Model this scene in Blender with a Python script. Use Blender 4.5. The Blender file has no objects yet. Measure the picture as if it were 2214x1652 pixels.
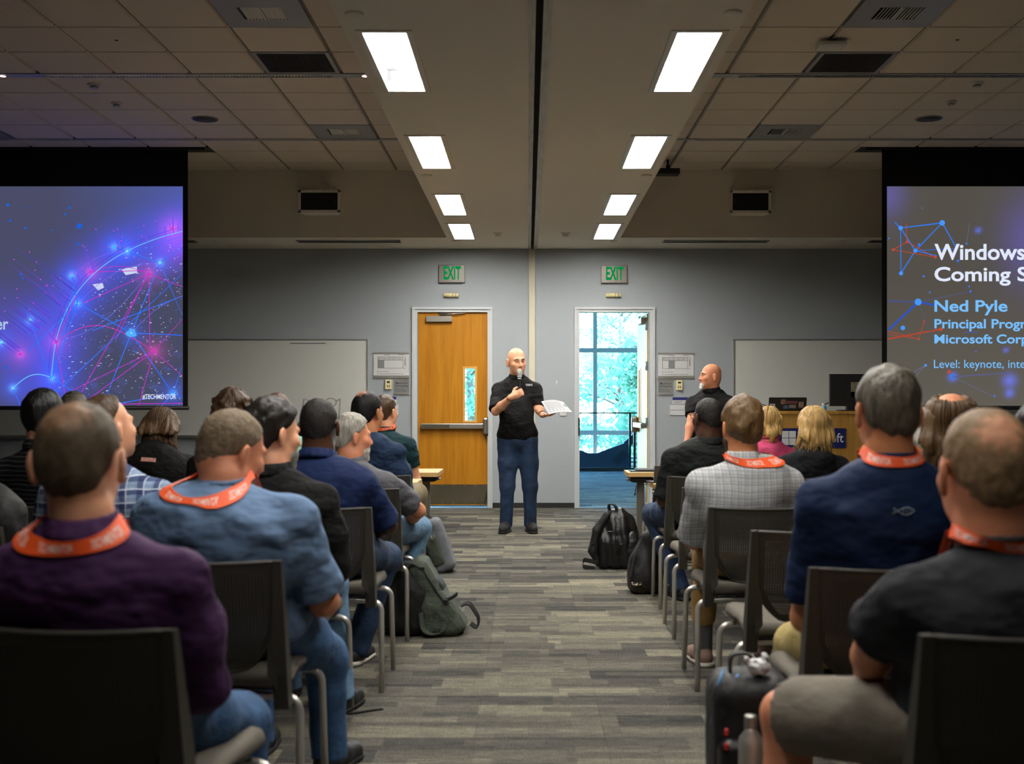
import bpy, bmesh, math, random
import numpy as np
from mathutils import Vector, Matrix

# ------------------------------------------------------------------ camera, world, light, exposure
SC = bpy.context.scene
COL = SC.collection
F = 2649.0            # focal length in pixels of a 2214 px wide frame
CX, CY, CZ = 1141.0, 867.0, 1.314   # vanishing point and eye height

cam_d = bpy.data.cameras.new('camera')
cam = bpy.data.objects.new('camera', cam_d)
COL.objects.link(cam)
cam.location = (0, 0, CZ)
cam.rotation_euler = (math.pi / 2, 0, 0)
cam_d.sensor_width = 36.0
cam_d.lens = 36.0 * F / 2214.0
cam_d.shift_x = -(CX - 1107.0) / 2214.0
cam_d.shift_y = (CY - 826.0) / 2214.0
cam_d.clip_start = 0.05
cam_d.clip_end = 300
cam_d.dof.use_dof = True
cam_d.dof.focus_distance = 12.0
cam_d.dof.aperture_fstop = 3.4
SC.camera = cam

SC.view_settings.view_transform = 'Standard'
SC.view_settings.look = 'None'
SC.view_settings.gamma = 1.0
SC.view_settings.exposure = 0.0
SC.view_settings.use_curve_mapping = False

world = bpy.data.worlds.new('daylight')
SC.world = world
world.use_nodes = True
wn = world.node_tree
wn.nodes.clear()
_sky = wn.nodes.new('ShaderNodeTexSky')
_sky.sky_type = 'NISHITA'
_sky.sun_disc = False
_sky.sun_elevation = math.radians(48)
_sky.sun_rotation = math.radians(120)
_sky.air_density = 1.0
_sky.dust_density = 0.4
_bg = wn.nodes.new('ShaderNodeBackground')
_bg.inputs['Strength'].default_value = 4.6
_wo = wn.nodes.new('ShaderNodeOutputWorld')
_tint = wn.nodes.new('ShaderNodeMix')      # indoor white balance: daylight reads blue
_tint.data_type = 'RGBA'; _tint.blend_type = 'MULTIPLY'
_tint.inputs[0].default_value = 1.0
_tint.inputs[7].default_value = (0.70, 0.93, 1.10, 1)
wn.links.new(_sky.outputs[0], _tint.inputs[6])
wn.links.new(_tint.outputs[2], _bg.inputs[0])
wn.links.new(_bg.outputs[0], _wo.inputs[0])

sun_d = bpy.data.lights.new('sun', 'SUN')
sun_d.energy = 10.0
sun_d.angle = math.radians(0.6)
sun_d.color = (0.86, 0.97, 1.0)
sun = bpy.data.objects.new('sun', sun_d)
COL.objects.link(sun)
sun.location = (-12, -20, 30)
sun.rotation_euler = (math.radians(46), 0, math.radians(24))

LAMP = 66.0           # strength of the ceiling troffers
LAMP_COL = (1.0, 0.965, 0.90)

# ------------------------------------------------------------------ small helpers
def PX(px, Y): return (px - CX) * Y / F
def PZ(py, Y): return CZ - (py - CY) * Y / F
def P(px, py, Y): return Vector((PX(px, Y), Y, PZ(py, Y)))

def lin(c):
    c = c / 255.0
    return c / 12.92 if c <= 0.04045 else ((c + 0.055) / 1.055) ** 2.4
def C(r, g, b): return (lin(r), lin(g), lin(b), 1.0)

def tag(o, label=None, cat=None, group=None, kind=None):
    if label: o['label'] = label
    if cat: o['category'] = cat
    if group: o['group'] = group
    if kind: o['kind'] = kind
    return o

def empty(name, loc=(0, 0, 0), rz=0.0):
    o = bpy.data.objects.new(name, None)
    o.empty_display_size = 0.1
    o.location = loc
    o.rotation_euler = (0, 0, rz)
    COL.objects.link(o)
    return o

def thing(name, label, cat, loc=(0, 0, 0), rz=0.0, group=None):
    return tag(empty(name, loc, rz), label, cat, group)

def link(name, me, mat=None, parent=None, loc=None, rot=None):
    o = bpy.data.objects.new(name, me)
    COL.objects.link(o)
    if mat is not None and len(me.materials) == 0:
        for m in (mat if isinstance(mat, (list, tuple)) else [mat]):
            me.materials.append(m)
    if parent is not None: o.parent = parent
    if loc is not None: o.location = loc
    if rot is not None: o.rotation_euler = rot
    return o

def copy_tree(o, parent=None):
    c = o.copy()
    COL.objects.link(c)
    c.parent = parent
    for ch in list(o.children):
        copy_tree(ch, c)
    return c

class MB:
    """collects shapes into one mesh"""
    def __init__(s):
        s.v, s.f, s.mi, s.sm = [], [], [], []
        s.cur, s.smooth = 0, False
    def add(s, vs, fs, smooth=None):
        b = len(s.v)
        s.v.extend([tuple(v) for v in vs])
        for f in fs:
            s.f.append([i + b for i in f])
            s.mi.append(s.cur)
            s.sm.append(s.smooth if smooth is None else smooth)
        return s
    def box(s, x0, x1, y0, y1, z0, z1, M=None, bev=0.0):
        if bev > 0:
            return s.bbox(x0, x1, y0, y1, z0, z1, bev, M)
        vs = [(x, y, z) for z in (z0, z1) for y in (y0, y1) for x in (x0, x1)]
        if M is not None: vs = [M @ Vector(v) for v in vs]
        return s.add(vs, [(0, 2, 3, 1), (4, 5, 7, 6), (0, 1, 5, 4), (2, 6, 7, 3), (0, 4, 6, 2), (1, 3, 7, 5)], False)
    def bbox(s, x0, x1, y0, y1, z0, z1, b, M=None):
        bm = bmesh.new()
        bmesh.ops.create_cube(bm, size=1)
        for v in bm.verts:
            v.co = Vector(((x0 + x1) / 2 + v.co.x * (x1 - x0), (y0 + y1) / 2 + v.co.y * (y1 - y0), (z0 + z1) / 2 + v.co.z * (z1 - z0)))
        bmesh.ops.bevel(bm, geom=list(bm.edges), offset=b, segments=2, affect='EDGES', profile=0.5)
        bm.verts.index_update()
        vs = [(M @ v.co) if M is not None else v.co for v in bm.verts]
        fs = [[v.index for v in f.verts] for f in bm.faces]
        bm.free()
        return s.add(vs, fs)
    def prism(s, pts, y0, y1, axis='y', M=None):
        """pts are 2d; extruded along axis"""
        n = len(pts)
        def mk(p, t):
            if axis == 'y': q = (p[0], t, p[1])
            elif axis == 'x': q = (t, p[0], p[1])
            else: q = (p[0], p[1], t)
            return M @ Vector(q) if M is not None else q
        vs = [mk(p, y0) for p in pts] + [mk(p, y1) for p in pts]
        fs = [list(range(n)), list(range(2 * n - 1, n - 1, -1))]
        for i in range(n):
            j = (i + 1) % n
            fs.append([i, i + n, j + n, j])
        return s.add(vs, fs, False)
    def tube(s, pts, r, n=8, closed=False, caps=True, rend=None):
        pts = [Vector(p) for p in pts]
        m = len(pts)
        rad = r if isinstance(r, (list, tuple)) else [r] * m
        vs, fs = [], []
        up = None
        for i, p in enumerate(pts):
            if closed: d = pts[(i + 1) % m] - pts[i - 1]
            else: d = pts[min(i + 1, m - 1)] - pts[max(i - 1, 0)]
            d.normalize()
            if up is None:
                a = Vector((0, 0, 1)) if abs(d.z) < 0.9 else Vector((1, 0, 0))
                up = d.cross(a).normalized()
            else:
                up = (up - d * up.dot(d))
                if up.length < 1e-6: up = d.cross(Vector((0, 0, 1)))
                up.normalize()
            w = d.cross(up)
            for k in range(n):
                t = 2 * math.pi * k / n
                vs.append(p + (up * math.cos(t) + w * math.sin(t)) * rad[i])
        rng = m if closed else m - 1
        for i in range(rng):
            for k in range(n):
                a, b = i * n + k, i * n + (k + 1) % n
                j = ((i + 1) % m) * n
                fs.append([a, b, j + (k + 1) % n, j + k])
        if caps and not closed:
            fs.append(list(range(n - 1, -1, -1)))
            fs.append([(m - 1) * n + k for k in range(n)])
        return s.add(vs, fs, True)
    def lathe(s, prof, n=20, M=None, smooth=True):
        """prof list of (r, z), around z"""
        vs, fs = [], []
        for r, z in prof:
            for k in range(n):
                t = 2 * math.pi * k / n
                q = Vector((r * math.cos(t), r * math.sin(t), z))
                vs.append(M @ q if M is not None else q)
        m = len(prof)
        for i in range(m - 1):
            for k in range(n):
                fs.append([i * n + k, i * n + (k + 1) % n, (i + 1) * n + (k + 1) % n, (i + 1) * n + k])
        fs.append(list(range(n - 1, -1, -1)))
        fs.append([(m - 1) * n + k for k in range(n)])
        return s.add(vs, fs, smooth)
    def ribbon(s, pts, sides, w, th=0.002):
        """flat band along pts, width vectors sides"""
        vs, fs = [], []
        m = len(pts)
        for i in range(m):
            p = Vector(pts[i]); d = Vector(pts[min(i + 1, m - 1)]) - Vector(pts[max(i - 1, 0)])
            sd = Vector(sides[i] if isinstance(sides, list) else sides).normalized()
            nn = d.cross(sd)
            if nn.length > 1e-9: nn.normalize()
            for a, b in ((-1, -1), (1, -1), (1, 1), (-1, 1)):
                vs.append(p + sd * (a * w / 2) + nn * (b * th / 2))
        for i in range(m - 1):
            for k in range(4):
                fs.append([i * 4 + k, i * 4 + (k + 1) % 4, (i + 1) * 4 + (k + 1) % 4, (i + 1) * 4 + k])
        fs.append([3, 2, 1, 0]); fs.append([(m - 1) * 4 + k for k in range(4)])
        return s.add(vs, fs, False)
    def mesh(s, name):
        me = bpy.data.meshes.new(name)
        me.from_pydata(s.v, [], s.f)
        me.polygons.foreach_set('material_index', s.mi)
        me.polygons.foreach_set('use_smooth', s.sm)
        me.update()
        bm = bmesh.new(); bm.from_mesh(me)
        bmesh.ops.recalc_face_normals(bm, faces=bm.faces)
        bm.to_mesh(me); bm.free()
        return me
    def build(s, name, mat=None, parent=None, loc=None, rot=None):
        return link(name, s.mesh(name), mat, parent, loc, rot)

def arc_pts(pts, r, n=5):
    """round the corners of a polyline"""
    pts = [Vector(p) for p in pts]
    out = [pts[0]]
    for i in range(1, len(pts) - 1):
        a, b, c = pts[i - 1], pts[i], pts[i + 1]
        d0, d1 = (a - b), (c - b)
        rr = min(r, d0.length * .49, d1.length * .49)
        p0, p1 = b + d0.normalized() * rr, b + d1.normalized() * rr
        for k in range(n + 1):
            t = k / n
            out.append(p0 * (1 - t) ** 2 + b * 2 * t * (1 - t) + p1 * t * t)
    out.append(pts[-1])
    return out

# ------------------------------------------------------------------ materials
MATS = {}
def mat(name, col, rough=0.6, metal=0.0, spec=0.5, var=None, bump=None, emit=None, emit_s=1.0, coat=0.0, sheen=0.0, trans=0.0, alpha=None):
    """var=(scale, amount, (sx,sy,sz)) value variation; bump=(scale, strength, (sx,sy,sz), distance)"""
    if name in MATS: return MATS[name]
    m = bpy.data.materials.new(name)
    m.use_nodes = True
    nt = m.node_tree
    b = nt.nodes['Principled BSDF']
    if len(col) == 3: col = (*col, 1)
    b.inputs['Base Color'].default_value = col
    b.inputs['Roughness'].default_value = rough
    b.inputs['Metallic'].default_value = metal
    b.inputs['Specular IOR Level'].default_value = spec
    if coat: b.inputs['Coat Weight'].default_value = coat
    if sheen:
        b.inputs['Sheen Weight'].default_value = sheen
        b.inputs['Sheen Roughness'].default_value = 0.5
    if trans: b.inputs['Transmission Weight'].default_value = trans
    if emit is not None:
        b.inputs['Emission Color'].default_value = (*emit[:3], 1)
        b.inputs['Emission Strength'].default_value = emit_s
    def mapped(sc):
        tc = nt.nodes.new('ShaderNodeTexCoord')
        mp = nt.nodes.new('ShaderNodeMapping')
        mp.inputs['Scale'].default_value = sc
        nt.links.new(tc.outputs['Object'], mp.inputs[0])
        return mp.outputs[0]
    if var:
        s, a = var[0], var[1]
        st = var[2] if len(var) > 2 else (1, 1, 1)
        no = nt.nodes.new('ShaderNodeTexNoise')
        no.inputs['Scale'].default_value = s
        no.inputs['Detail'].default_value = 4
        nt.links.new(mapped(st), no.inputs['Vector'])
        hs = nt.nodes.new('ShaderNodeHueSaturation')
        hs.inputs['Color'].default_value = col
        mr = nt.nodes.new('ShaderNodeMapRange')
        mr.inputs[1].default_value = 0.25; mr.inputs[2].default_value = 0.75
        mr.inputs[3].default_value = 1 - a; mr.inputs[4].default_value = 1 + a
        nt.links.new(no.outputs[0], mr.inputs[0])
        nt.links.new(mr.outputs[0], hs.inputs['Value'])
        nt.links.new(hs.outputs[0], b.inputs['Base Color'])
    if bump:
        s, a = bump[0], bump[1]
        st = bump[2] if len(bump) > 2 else (1, 1, 1)
        no = nt.nodes.new('ShaderNodeTexNoise')
        no.inputs['Scale'].default_value = s
        no.inputs['Detail'].default_value = bump[4] if len(bump) > 4 else 5
        nt.links.new(mapped(st), no.inputs['Vector'])
        bp = nt.nodes.new('ShaderNodeBump')
        bp.inputs['Strength'].default_value = a
        bp.inputs['Distance'].default_value = bump[3] if len(bump) > 3 else 0.01
        nt.links.new(no.outputs[0], bp.inputs['Height'])
        nt.links.new(bp.outputs[0], b.inputs['Normal'])
    MATS[name] = m
    return m

def emat(name, col, s=1.0):
    if name in MATS: return MATS[name]
    m = bpy.data.materials.new(name)
    m.use_nodes = True
    nt = m.node_tree
    nt.nodes.clear()
    e = nt.nodes.new('ShaderNodeEmission')
    e.inputs[0].default_value = (*col[:3], 1)
    e.inputs[1].default_value = s
    o = nt.nodes.new('ShaderNodeOutputMaterial')
    nt.links.new(e.outputs[0], o.inputs[0])
    MATS[name] = m
    return m

def vcol_emat(name, s=1.0):
    """a lit picture whose colours are stored per vertex (slides)"""
    m = emat(name, (1, 1, 1), s)
    nt = m.node_tree
    a = nt.nodes.new('ShaderNodeAttribute')
    a.attribute_name = 'Col'
    nt.links.new(a.outputs['Color'], [n for n in nt.nodes if n.type == 'EMISSION'][0].inputs[0])
    return m

_txt_cache = {}
def text_mesh(body, size=1.0, bold=0.0, extrude=0.0, align='LEFT', shear=0.0):
    cu = bpy.data.curves.new('lettering', 'FONT')
    cu.body = body
    cu.size = size
    cu.offset = bold * size
    cu.extrude = extrude
    cu.align_x = align
    cu.resolution_u = 4
    ob = bpy.data.objects.new('lettering', cu)
    COL.objects.link(ob)
    me = bpy.data.meshes.new_from_object(ob)
    COL.objects.unlink(ob)
    bpy.data.objects.remove(ob)
    bpy.data.curves.remove(cu)
    return me

def text_fit(name, body, x0, x1, z0, z1, y, matr, parent, bold=0.0, th=0.002):
    """upright lettering (facing -Y) whose bounds fill x0..x1, z0..z1"""
    me = text_mesh(body, 1.0, bold, 0.0)
    n = len(me.vertices)
    co = np.zeros(n * 3); me.vertices.foreach_get('co', co); co = co.reshape(-1, 3)
    mn, mx = co.min(0), co.max(0)
    out = np.zeros_like(co)
    out[:, 0] = x0 + (co[:, 0] - mn[0]) / (mx[0] - mn[0]) * (x1 - x0)
    out[:, 2] = z0 + (co[:, 1] - mn[1]) / (mx[1] - mn[1]) * (z1 - z0)
    out[:, 1] = y
    me.vertices.foreach_set('co', out.ravel())
    me.update()
    o = link(name, me, matr, parent)
    o['kind'] = 'stuff'
    return o

M_wall = mat('wall_paint', C(158, 164, 168), 0.75, bump=(220, .06))
M_soffit = mat('soffit_paint', C(222, 215, 200), 0.85, bump=(160, .05))
M_tile = mat('ceiling_tile', C(218, 205, 188), 0.95, var=(60, .05), bump=(300, .25))
M_grid = mat('ceiling_grid', C(120, 112, 100), 0.7)
M_white = mat('white_metal', C(215, 212, 202), 0.5)
M_alu = mat('aluminium', C(170, 168, 160), 0.38, 0.85, var=(8, .12, (1, 1, 6)))
M_steel = mat('brushed_steel', C(176, 172, 162), 0.3, 0.95, var=(20, .1, (1, 1, 8)))
M_black = mat('black_plastic', C(20, 20, 20), 0.5)
M_blackvoid = mat('black_matte', C(8, 8, 8), 0.9)
M_dark = mat('dark_metal', C(45, 43, 40), 0.5, 0.4)

def nodes_of(name, rough=0.6, spec=0.3):
    m = bpy.data.materials.new(name)
    m.use_nodes = True
    nt = m.node_tree
    b = nt.nodes['Principled BSDF']
    b.inputs['Roughness'].default_value = rough
    b.inputs['Specular IOR Level'].default_value = spec
    MATS[name] = m
    return m, nt, b

def ramp(nt, fac, stops, interp='LINEAR'):
    r = nt.nodes.new('ShaderNodeValToRGB')
    r.color_ramp.interpolation = interp
    els = r.color_ramp.elements
    while len(els) < len(stops): els.new(0.5)
    for e, (p, c) in zip(els, stops):
        e.position = p; e.color = c
    nt.links.new(fac, r.inputs[0])
    return r.outputs[0]

def mixc(nt, f, a, b, mode='MIX'):
    n = nt.nodes.new('ShaderNodeMix')
    n.data_type = 'RGBA'; n.blend_type = mode
    for i, v in ((0, f), (6, a), (7, b)):
        if hasattr(v, 'node'): nt.links.new(v, n.inputs[i])
        else: n.inputs[i].default_value = v
    return n.outputs[2]

def math_n(nt, op, a, b=0.0):
    n = nt.nodes.new('ShaderNodeMath'); n.operation = op
    for i, v in ((0, a), (1, b)):
        if hasattr(v, 'node'): nt.links.new(v, n.inputs[i])
        else: n.inputs[i].default_value = v
    return n.outputs[0]

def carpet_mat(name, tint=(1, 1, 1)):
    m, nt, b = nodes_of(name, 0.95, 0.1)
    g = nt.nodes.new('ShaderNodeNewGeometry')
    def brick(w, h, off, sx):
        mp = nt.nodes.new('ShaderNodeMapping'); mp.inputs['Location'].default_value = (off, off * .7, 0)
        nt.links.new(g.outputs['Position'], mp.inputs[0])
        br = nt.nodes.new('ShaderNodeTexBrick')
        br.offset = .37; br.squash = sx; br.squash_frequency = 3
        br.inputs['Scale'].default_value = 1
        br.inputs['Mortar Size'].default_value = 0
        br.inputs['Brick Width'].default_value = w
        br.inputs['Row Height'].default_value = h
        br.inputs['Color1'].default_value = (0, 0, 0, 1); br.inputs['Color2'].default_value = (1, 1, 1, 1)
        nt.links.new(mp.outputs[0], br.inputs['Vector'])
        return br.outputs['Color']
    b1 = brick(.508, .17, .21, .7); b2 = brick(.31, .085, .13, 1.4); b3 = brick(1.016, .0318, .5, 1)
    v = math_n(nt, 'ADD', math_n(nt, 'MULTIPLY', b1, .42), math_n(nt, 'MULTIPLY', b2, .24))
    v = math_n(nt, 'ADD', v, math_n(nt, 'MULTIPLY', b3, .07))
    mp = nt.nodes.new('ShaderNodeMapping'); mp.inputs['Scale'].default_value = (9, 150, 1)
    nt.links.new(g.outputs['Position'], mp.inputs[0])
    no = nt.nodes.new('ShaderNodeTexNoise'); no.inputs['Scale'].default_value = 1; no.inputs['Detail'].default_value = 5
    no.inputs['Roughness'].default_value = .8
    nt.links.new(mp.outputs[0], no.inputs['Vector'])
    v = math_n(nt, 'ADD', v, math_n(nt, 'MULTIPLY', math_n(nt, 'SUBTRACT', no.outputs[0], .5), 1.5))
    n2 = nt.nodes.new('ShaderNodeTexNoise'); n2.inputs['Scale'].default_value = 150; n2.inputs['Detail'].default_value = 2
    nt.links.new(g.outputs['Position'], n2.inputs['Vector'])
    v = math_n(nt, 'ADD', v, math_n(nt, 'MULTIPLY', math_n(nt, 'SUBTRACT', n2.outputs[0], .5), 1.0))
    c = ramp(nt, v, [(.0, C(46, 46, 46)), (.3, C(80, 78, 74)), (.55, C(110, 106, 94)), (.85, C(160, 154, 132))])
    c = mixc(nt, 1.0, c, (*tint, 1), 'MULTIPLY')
    nt.links.new(c, b.inputs['Base Color'])
    bp = nt.nodes.new('ShaderNodeBump'); bp.inputs['Strength'].default_value = .5; bp.inputs['Distance'].default_value = .004
    nt.links.new(v, bp.inputs['Height']); nt.links.new(bp.outputs[0], b.inputs['Normal'])
    return m

def wood_mat(name, c0, c1, sc=(14, 14, .9), rough=.35, spec=.5):
    m, nt, b = nodes_of(name, rough, spec)
    tc = nt.nodes.new('ShaderNodeTexCoord')
    mp = nt.nodes.new('ShaderNodeMapping'); mp.inputs['Scale'].default_value = sc
    nt.links.new(tc.outputs['Object'], mp.inputs[0])
    no = nt.nodes.new('ShaderNodeTexNoise'); no.inputs['Scale'].default_value = 1.3; no.inputs['Detail'].default_value = 6
    no.inputs['Distortion'].default_value = 1.2
    nt.links.new(mp.outputs[0], no.inputs['Vector'])
    nt.links.new(ramp(nt, no.outputs[0], [(.3, c0), (.7, c1)]), b.inputs['Base Color'])
    return m

M_carpet = carpet_mat('carpet')
M_carpet2 = carpet_mat('hall_carpet_daylit', (.85, 1.35, 1.9))  # blue daylight on the hall floor is put into this tint
M_door = wood_mat('door_veneer', C(170, 108, 18), C(190, 130, 32), (14, 14, .9), .45, .18)
M_dooredge = wood_mat('door_edge_wood', C(205, 150, 70), C(222, 172, 96))
M_desk = wood_mat('lectern_wood', C(158, 116, 52), C(180, 136, 66))
M_maple = wood_mat('maple_top', C(206, 178, 128), C(220, 194, 146), (.9, 14, 14))

# ================================================================== setting: room shell
YW, YB = 15.07, 14.04          # rear wall face and bulkhead face
ZS, ZT = 3.186, 3.953          # soffit underside and tile ceiling
XSL, XSR = -0.93, 1.065        # soffit edges
TRK = 0.057                    # partition track
XL, XR, YR = -9.0, 9.2, -5.0

def struct(name, mb, m, parent=None):
    o = mb.build(name, m, parent)
    if parent is None: o['kind'] = 'structure'
    return o

# ---- floor with carpet tiles laid one by one along the aisle
TS = 0.508
tx0, ty0 = -0.205 - TS * 4, 4.1
ncx, ncy = 9, 22
floor = struct('floor', MB().box(XL, XR, YR, YW + .14, -.12, -.008), mat('floor_screed', C(90, 90, 88), .9))
_t = MB().box(-TS / 2 + .0006, TS / 2 - .0006, -TS / 2 + .0006, TS / 2 - .0006, -.008, 0).mesh('carpet_tile')
_t.materials.append(M_carpet)
for i in range(ncx):
    for j in range(ncy):
        yy = ty0 + TS * (j + .5)
        if yy + TS / 2 > YW + .1: continue
        link('carpet_tile', _t, None, floor, (tx0 + TS * (i + .5), yy, 0))
tx1, ty1 = tx0 + TS * ncx, ty0 + TS * 21
o = MB().box(XL, tx0, YR, YW + .14, -.008, 0).box(tx1, XR, YR, YW + .14, -.008, 0).box(tx0, tx1, YR, ty0, -.008, 0).box(tx0, tx1, ty1, YW + .14, -.008, 0).build('carpet_field', M_carpet, floor)
o['kind'] = 'stuff'

# ---- walls
DLx = (PX(903, YW), PX(1057, YW)); DRx = (PX(1250, YW), PX(1404, YW)); DZ = PZ(673, YW)
wb = MB()
for x0, x1, z0, z1 in ((XL, DLx[0], 0, ZS + .9), (DLx[1], DRx[0], 0, ZS + .9), (DRx[1], XR, 0, ZS + .9), (DLx[0], DLx[1], DZ, ZS + .9), (DRx[0], DRx[1], DZ, ZS + .9)):
    wb.box(x0, x1, YW, YW + .14, z0, z1)
struct('wall_back', wb, M_wall)
struct('wall_left', MB().box(XL - .1, XL, YR, YW + .14, 0, 4.1), M_wall)
struct('wall_right', MB().box(XR, XR + .1, YR, YW + .14, 0, 4.1), M_wall)
struct('wall_rear', MB().box(XL - .1, XR + .1, YR - .1, YR, 0, 4.1), M_wall)
bbm = mat('rubber_base', C(30, 30, 28), .55)
for k, (x0, x1) in enumerate(((XL, PX(891, YW)), (PX(1065, YW), PX(1242, YW)), (PX(1416, YW), XR))):
    struct(['baseboard_left', 'baseboard_middle', 'baseboard_right'][k], MB().box(x0, x1, YW - .012, YW, 0, .062), bbm)
# partition jamb on the wall between the doors
pj = MB()
x0, x1 = PX(1143.5, YW), PX(1157, YW)
pj.box(x0, x1, YW - .02, YW, 0, ZS).box(x0 + .008, x0 + .022, YW - .034, YW - .02, 0, ZS).box(x1 - .03, x1 - .01, YW - .034, YW - .02, 0, ZS)
struct('trim_1', pj, mat('cream_trim', C(206, 200, 178), .55))

# ---- ceiling: soffit with openings for lamps, partition track, bulkheads, tile ceiling
LW = 0.118                                     # half opening
LXL, LXR = -0.728, 0.873
LY = [(6.18, 7.42), (8.62, 9.87), (11.07, 12.33), (12.91, 14.16)]
LYall = [(1.30, 2.54), (3.74, 4.98)] + LY  # first pair is out of view, added to fill the front rows
sof = MB()
def soff_side(xa, xb, lx):
    sof.box(xa, lx - LW, YR, YW, ZS, ZS + .06); sof.box(lx + LW, xb, YR, YW, ZS, ZS + .06)
    ys = [YR]
    for a, b in LYall: ys += [a + .035, b - .035]
    ys.append(YW)
    for a, b in zip(ys[::2], ys[1::2]): sof.box(lx - LW, lx + LW, a, b, ZS, ZS + .06)
soff_side(XSL, TRK - .05, LXL); soff_side(TRK + .06, XSR, LXR)
sof.box(XSL, XSL + .04, YR, YW, ZS + .06, 4.0).box(XSR - .04, XSR, YR, YW, ZS + .06, 4.0)
struct('ceiling_soffit', sof, M_soffit)
for nm, xa, xb in (('ceiling_bulkhead_left', XL, XSL), ('ceiling_bulkhead_right', XSR, XR)):
    struct(nm, MB().box(xa, xb, YB, YW, ZS, 4.0), M_soffit)
ceil = struct('ceiling', MB().box(XL, XSL, YR, YB, ZT + .018, 4.05).box(XSR, XR, YR, YB, ZT + .018, 4.05).box(XSL, XSR, YR, YW, 4.0, 4.05), M_grid)
# tiles row by row
YG = [(8.04, 8.64), (8.655, 9.26), (9.275, 9.865), (9.99, 10.485), (10.495, 11.095), (11.105, 11.705), (11.715, 12.315), (12.4, 12.94), (12.95, 13.545), (13.555, 14.035)]
YG = [(7.42, 8.025), (6.80, 7.405)] + YG
holes = {}      # (side, col, row) -> replaced by a fitting
def tile_cols(side):
    out = []
    if side < 0:
        out.append((-1.50 + .012, XSL))
        k = 0
        while -1.50 - .6096 * k > -6.9:
            out.append((-1.50 - .6096 * (k + 1) + .012, -1.50 - .6096 * k - .012)); k += 1
    else:
        out.append((XSR, 1.603 - .012))
        k = 0
        while 1.603 + .6096 * k < 6.6:
            out.append((1.603 + .6096 * k + .012, 1.603 + .6096 * (k + 1) - .012)); k += 1
    return out
FIT = {}        # fitting boxes: list per side of (xmin,xmax,ymin,ymax)
_tm = {}
def tile_mesh(w, d):
    k = (round(w, 3), round(d, 3))
    if k not in _tm:
        b = .006
        mb = MB()
        vs = [(-w/2, -d/2, .018), (w/2, -d/2, .018), (w/2, d/2, .018), (-w/2, d/2, .018), (-w/2 + b, -d/2 + b, 0), (w/2 - b, -d/2 + b, 0), (w/2 - b, d/2 - b, 0), (-w/2 + b, d/2 - b, 0)]
        mb.add(vs, [(4, 7, 6, 5), (0, 4, 5, 1), (1, 5, 6, 2), (2, 6, 7, 3), (3, 7, 4, 0), (0, 1, 2, 3)])
        _tm[k] = mb.mesh('ceiling_tile'); _tm[k].materials.append(M_tile)
    return _tm[k]
SKIP = {(-1, 1, 2), (-1, 1, 4), (-1, 1, 8), (1, 2, 2), (1, 2, 4), (1, 2, 8), (-1, 7, 8)}
GRIDCELL = {}
for side in (-1, 1):
    cols = tile_cols(side)
    for ci, (xa, xb) in enumerate(cols):
        for ri, (ya, yb) in enumerate(YG):
            GRIDCELL[(side, ci, ri)] = (xa, xb, ya, yb)
            if (side, ci, ri) in SKIP: continue
            link('ceiling_tile', tile_mesh(xb - xa, yb - ya), None, ceil, ((xa + xb) / 2, (ya + yb) / 2, ZT))
o = MB().box(XL, XSL, YR, 6.79, ZT, ZT + .018).box(XSR, XR, YR, 6.79, ZT, ZT + .018).box(XL, cols[0][0] - 9, 6.79, YB, ZT, ZT + .018).build('ceiling_field', M_tile, ceil)
o['kind'] = 'stuff'

# partition track in the soffit
trk = thing('partition_track', 'long metal track with dark slot along the middle of the ceiling', 'track', (TRK, 0, ZS))
M_trk = mat('track_metal', C(160, 156, 142), .5, .45, var=(6, .25, (6, .6, 1)))
MB().box(-.052, -.018, YR, YW, -.006, .05).box(-.03, -.018, YR, YW, -.012, .0).build('rail', M_trk, trk)
MB().box(.018, .062, YR, YW, -.006, .05).box(.018, .03, YR, YW, -.012, .0).build('rail', M_trk, trk)
MB().box(-.018, .018, YR, YW, .045, .06).build('slot', M_blackvoid, trk)

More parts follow.
